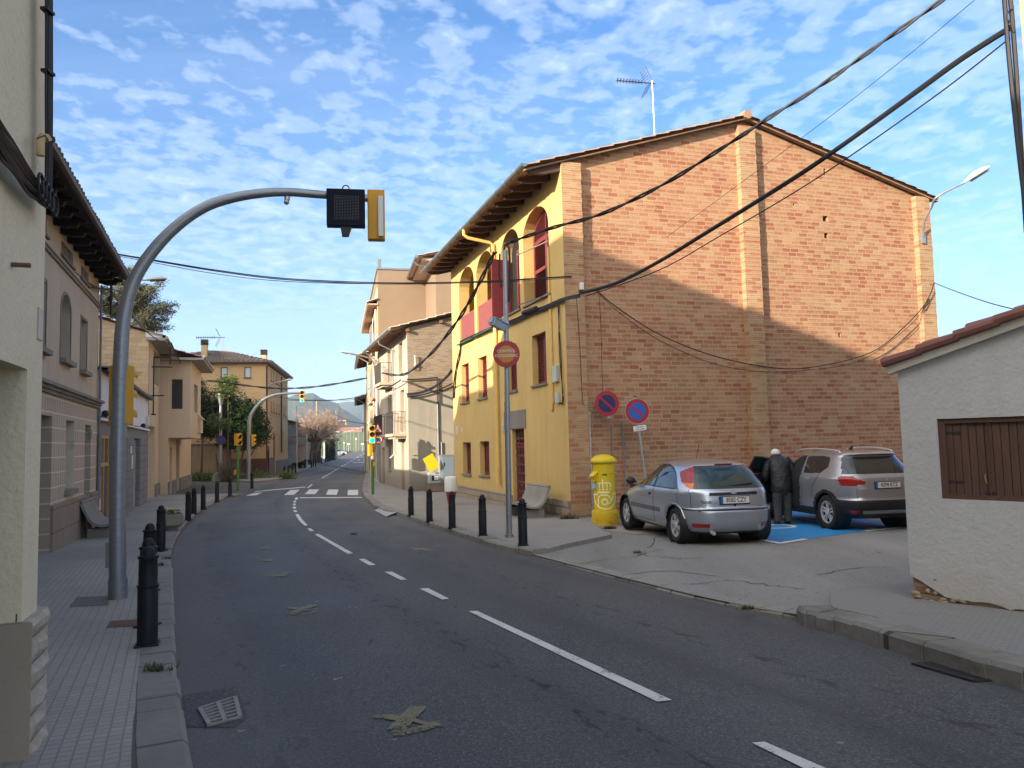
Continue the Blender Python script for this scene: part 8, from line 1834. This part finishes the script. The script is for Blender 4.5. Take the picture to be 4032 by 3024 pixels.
# bare pollarded trees along the far pavement
m_twig = plain('twig', (.30, .215, .16), .9, 0, .25, 3)
def bare(label, base, h, sp, seed, tr):
    rr = random.Random(seed); t = thing('bare_tree', label, 'tree', (base.x, base.y, zr(base.y)+.1), 0, 'bare trees on the far pavement'); mb = MB(); tw = MB()
    mb.tube([(0, 0, 0), (.1, 0, tr*.5), (.3, 0, tr)], [.28, .22, .2], 7)
    for i in range(9):
        a = i*.7+rr.random(); e = V((.3+math.cos(a)*sp*.42, math.sin(a)*sp*.42, tr+(h-tr)*rr.uniform(.15, .55))); mb.tube([(.3, 0, tr-.1), V((.3, 0, tr)).lerp(e, .5)+V((0, 0, -.1)), e], [.13, .10, .07], 5)
        for j in range(34):
            d = V((rr.gauss(0, 1), rr.gauss(0, 1), rr.gauss(.35, .8))).normalized(); l = rr.uniform(.5, 1.0)*sp*.52; s = e.lerp(V((.3, 0, tr)), rr.uniform(0, .4)); p = s+d*l*.5+V((rr.uniform(-.2, .2),)*3); q = s+d*l+V((0, 0, .1)); tw.tube([s, p, q], [.035, .025, .012], 3, 0, False)
            for k in range(3): o = p.lerp(q, rr.random()); tw.tube([o, o+(d+V((rr.gauss(0, .7), rr.gauss(0, .7), rr.gauss(0, .7)))).normalized()*l*.35], [.02, .008], 3, 0, False)
    mb.build('trunk', m_bark, t, True); tw.build('twigs', m_twig, t)
kf = lambda x, y: (1000+x/4.74, 1550+y/4.74)
for (x, y), lab, h, sp, sd, tr in (((1060, 1255), 'nearest bare pollarded tree with pinkish twigs beyond the direction sign', 7.0, 4.4, 5, 2.6), ((1130, 1245), 'slimmer bare tree close behind the nearest one', 6.6, 3.4, 9, 2.6), ((1205, 1240), 'thick trunked bare tree farthest along the pavement', 7.4, 4.8, 6, 3.0)):
    p = G(*kf(x, y), .1); p = atdist(*kf(x, 1240), 88+(x-1060)*.05); bare(lab, p, h, sp, sd, tr)
# hedge and clipped shrubs
p0, p1 = atdist(*kf(1335, 1062), 118), atdist(*kf(1500, 1062), 118); zt = atdist(*kf(1400, 855), 118).z
t = thing('hedge', 'tall clipped dark hedge block beside the far road', 'hedge', (p0.x, p0.y, -.7)); rr = random.Random(4); mb = MB(); w_, h_ = p1.x-p0.x, zt+.7
mb.box(.15, w_-.15, .15, 2.8, 0, h_-.15)
for k in range(5200):
    f = rr.randrange(3); q = V((rr.uniform(0, w_), rr.uniform(0, .25), rr.uniform(0, h_))) if f < 2 else V((rr.uniform(0, w_), rr.uniform(0, 3), h_-rr.uniform(0, .2))); a = V((rr.gauss(0, 1), rr.gauss(0, 1), rr.gauss(0, 1))).normalized()*.12; s = a.orthogonal()*.5; mb.add([q-a, q+s, q+a, q-s], [(0, 1, 2, 3)])
mb.build('leaves', m_everg, t)
for k, ((x, y), rx, ht, lab) in enumerate((((565, 1360), 85, 250, 'topiary shrub with a small top knob by the ochre house wall'), ((355, 1400), 58, 100, 'low round clipped shrub in a pale trough by the ochre house'), ((860, 1400), 75, 125, 'round clipped shrub behind the far round sign'), ((960, 1330), 60, 95, 'low dark shrub beside the direction sign'), ((745, 1400), 30, 100, 'small dark shrub between the far bollards and the stone wall'))):
    p = G(*kf(x, y), .12); sc = p.y/3030/4.74; t = thing('clipped_shrub', lab, 'shrub', (p.x, p.y+.4, zr(p.y)+.12), 0, 'clipped shrubs'); h = ht*sc
    mb = leafcrown((0, 0, h*.45), (rx*sc, rx*sc, h*.5), 520, .11, 50+k, .0, .15)
    if k == 0: c = leafcrown((-.25, 0, h*.92), (rx*sc*.45, rx*sc*.45, h*.16), 120, .10, 60, 0, .1); o = len(mb.v); mb.v += c.v; mb.f += [tuple(i+o for i in f) for f in c.f]; mb.m += c.m
    mb.build('leaves', m_box, t); mb = MB(); mb.box(-rx*sc*.8, rx*sc*.8, -.25, .25, -.05, .32); mb.build('trough', m_conc2, t)
# tangled bed under the evergreen, dry bush, weeds
p = V((*b4(330, 1430, 52).xy, 0)); t = thing('ground_ivy', 'low tangle of ivy and dead leaves under the evergreen', 'ivy', (p.x, p.y, zr(p.y)+.1)); t['kind'] = 'stuff'
mb = MB(); rr = random.Random(12)
for k in range(60): mb_ = leafcrown((rr.uniform(-3.4, 5.2), rr.uniform(-.7, .9), rr.uniform(.05, .25)), (.5, .4, .22), 30, .12, 200+k, .2); o = len(mb.v); mb.v += mb_.v; mb.f += [tuple(i+o for i in f) for f in mb_.f]; mb.m += mb_.m
mb.build('leaves', m_lightg, t)
p = V((*b4(470, 1400, 50.0).xy, 0)); t = thing('dry_bush', 'dry tangled bush at the foot of the old lamp post', 'bush', (p.x, p.y, zr(p.y)+.1)); mb = MB()
for k in range(260): a = rr.uniform(0, 6.28); e = V((math.cos(a)*rr.uniform(.2, 1.3), math.sin(a)*rr.uniform(.2, .8), rr.uniform(.2, 1.5))); s = V((rr.uniform(-.4, .4), rr.uniform(-.3, .3), 0)); mb.tube([s, s.lerp(e, .5)+V((0, 0, .25)), e], [.014, .01, .006], 3, 0, False)
mb.build('stems', plain('dry_stem', (.16, .13, .09), .95), t)
def tuft(p, n, h, seed, mat, label, cat='weed', grp='weeds in the paving'):
    rr = random.Random(seed); mb = MB()
    for k in range(n): a = rr.uniform(0, 6.28); q = V((rr.gauss(0, .07)*h*8, rr.gauss(0, .03)*h*8, 0)); e = q+V((math.cos(a)*h*.7, math.sin(a)*h*.7, h*rr.uniform(.4, 1))); s = V((-math.sin(a), math.cos(a), 0))*.006*(1+h*6); mb.add([q-s, q+s, e], [(0, 1, 2)])
    tag(mb.build('weed_tuft', mat, None, False, 0, tuple(p)), label, cat, grp)
m_weed = plain('weed_green', (.07, .10, .03), .9, 0, .4, 20); m_dryw = plain('dry_weed', (.12, .085, .05), .95, 0, .4, 20)
q = C0-A_*.15-Gx*.12; tuft(V((q.x, q.y, zr(q.y)+.1)), 110, .20, 1, m_dryw, 'dry brown weed clump at the corner of the yellow house')
q = G(2384, 2078, .05); tuft(V((q.x+.05, q.y-.35, zr(q.y)+.05)), 300, .10, 2, m_dryw, 'flattened dry grass around the foot of the post box')
for k, (x, y, lab) in enumerate(((995/1.62, 2000+1030/1.62, 'small weed in the kerb joint below the nearest bollard'), (1075/1.62, 2000+325/1.62, 'weed on the kerb beyond the group of three bollards'), (1240/1.62, 2000+35/1.62, 'weed at the foot of the bollards past the planter'), (1030/1.62, 2000+368/1.62, 'weed in a kerb gap behind the nearest bollards'))):
    q = G(x, y, .12); tuft(V((q.x, q.y, zr(q.y)+.115)), 50, .07, 10+k, m_weed, lab)
for k, (x, y, lab) in enumerate(((1395, 2105, 'weed tuft on the right kerb left of the sign pole'), (2510, 2178, 'weed tuft in the worn car park surface'), (2940, 2400, 'weed in the joint of the car park edge stones'))):
    q = G(x, y, .06); tuft(V((q.x, q.y, zr(q.y)+.06)), 60, .06, 20+k, m_weed, lab)
# ================================================================== THE AIR
mb = MB(); mb.box(-4700, 4700, -75, 5400, -2.2, 215)
hm = bpy.data.materials.new('haze_air'); hm.use_nodes = True; t = NT(hm.node_tree)
pv = t.n('ShaderNodeVolumePrincipled', {'Color': (.66, .82, 1, 1), 'Density': .00021, 'Anisotropy': .1}); t.n('ShaderNodeOutputMaterial', {'Volume': pv.outputs[0]})
hz_o = mb.build('haze', hm); tag(hz_o, kind='stuff'); hz_o['label'] = 'pale blue air fading the distant hills'; hz_o['category'] = 'haze'
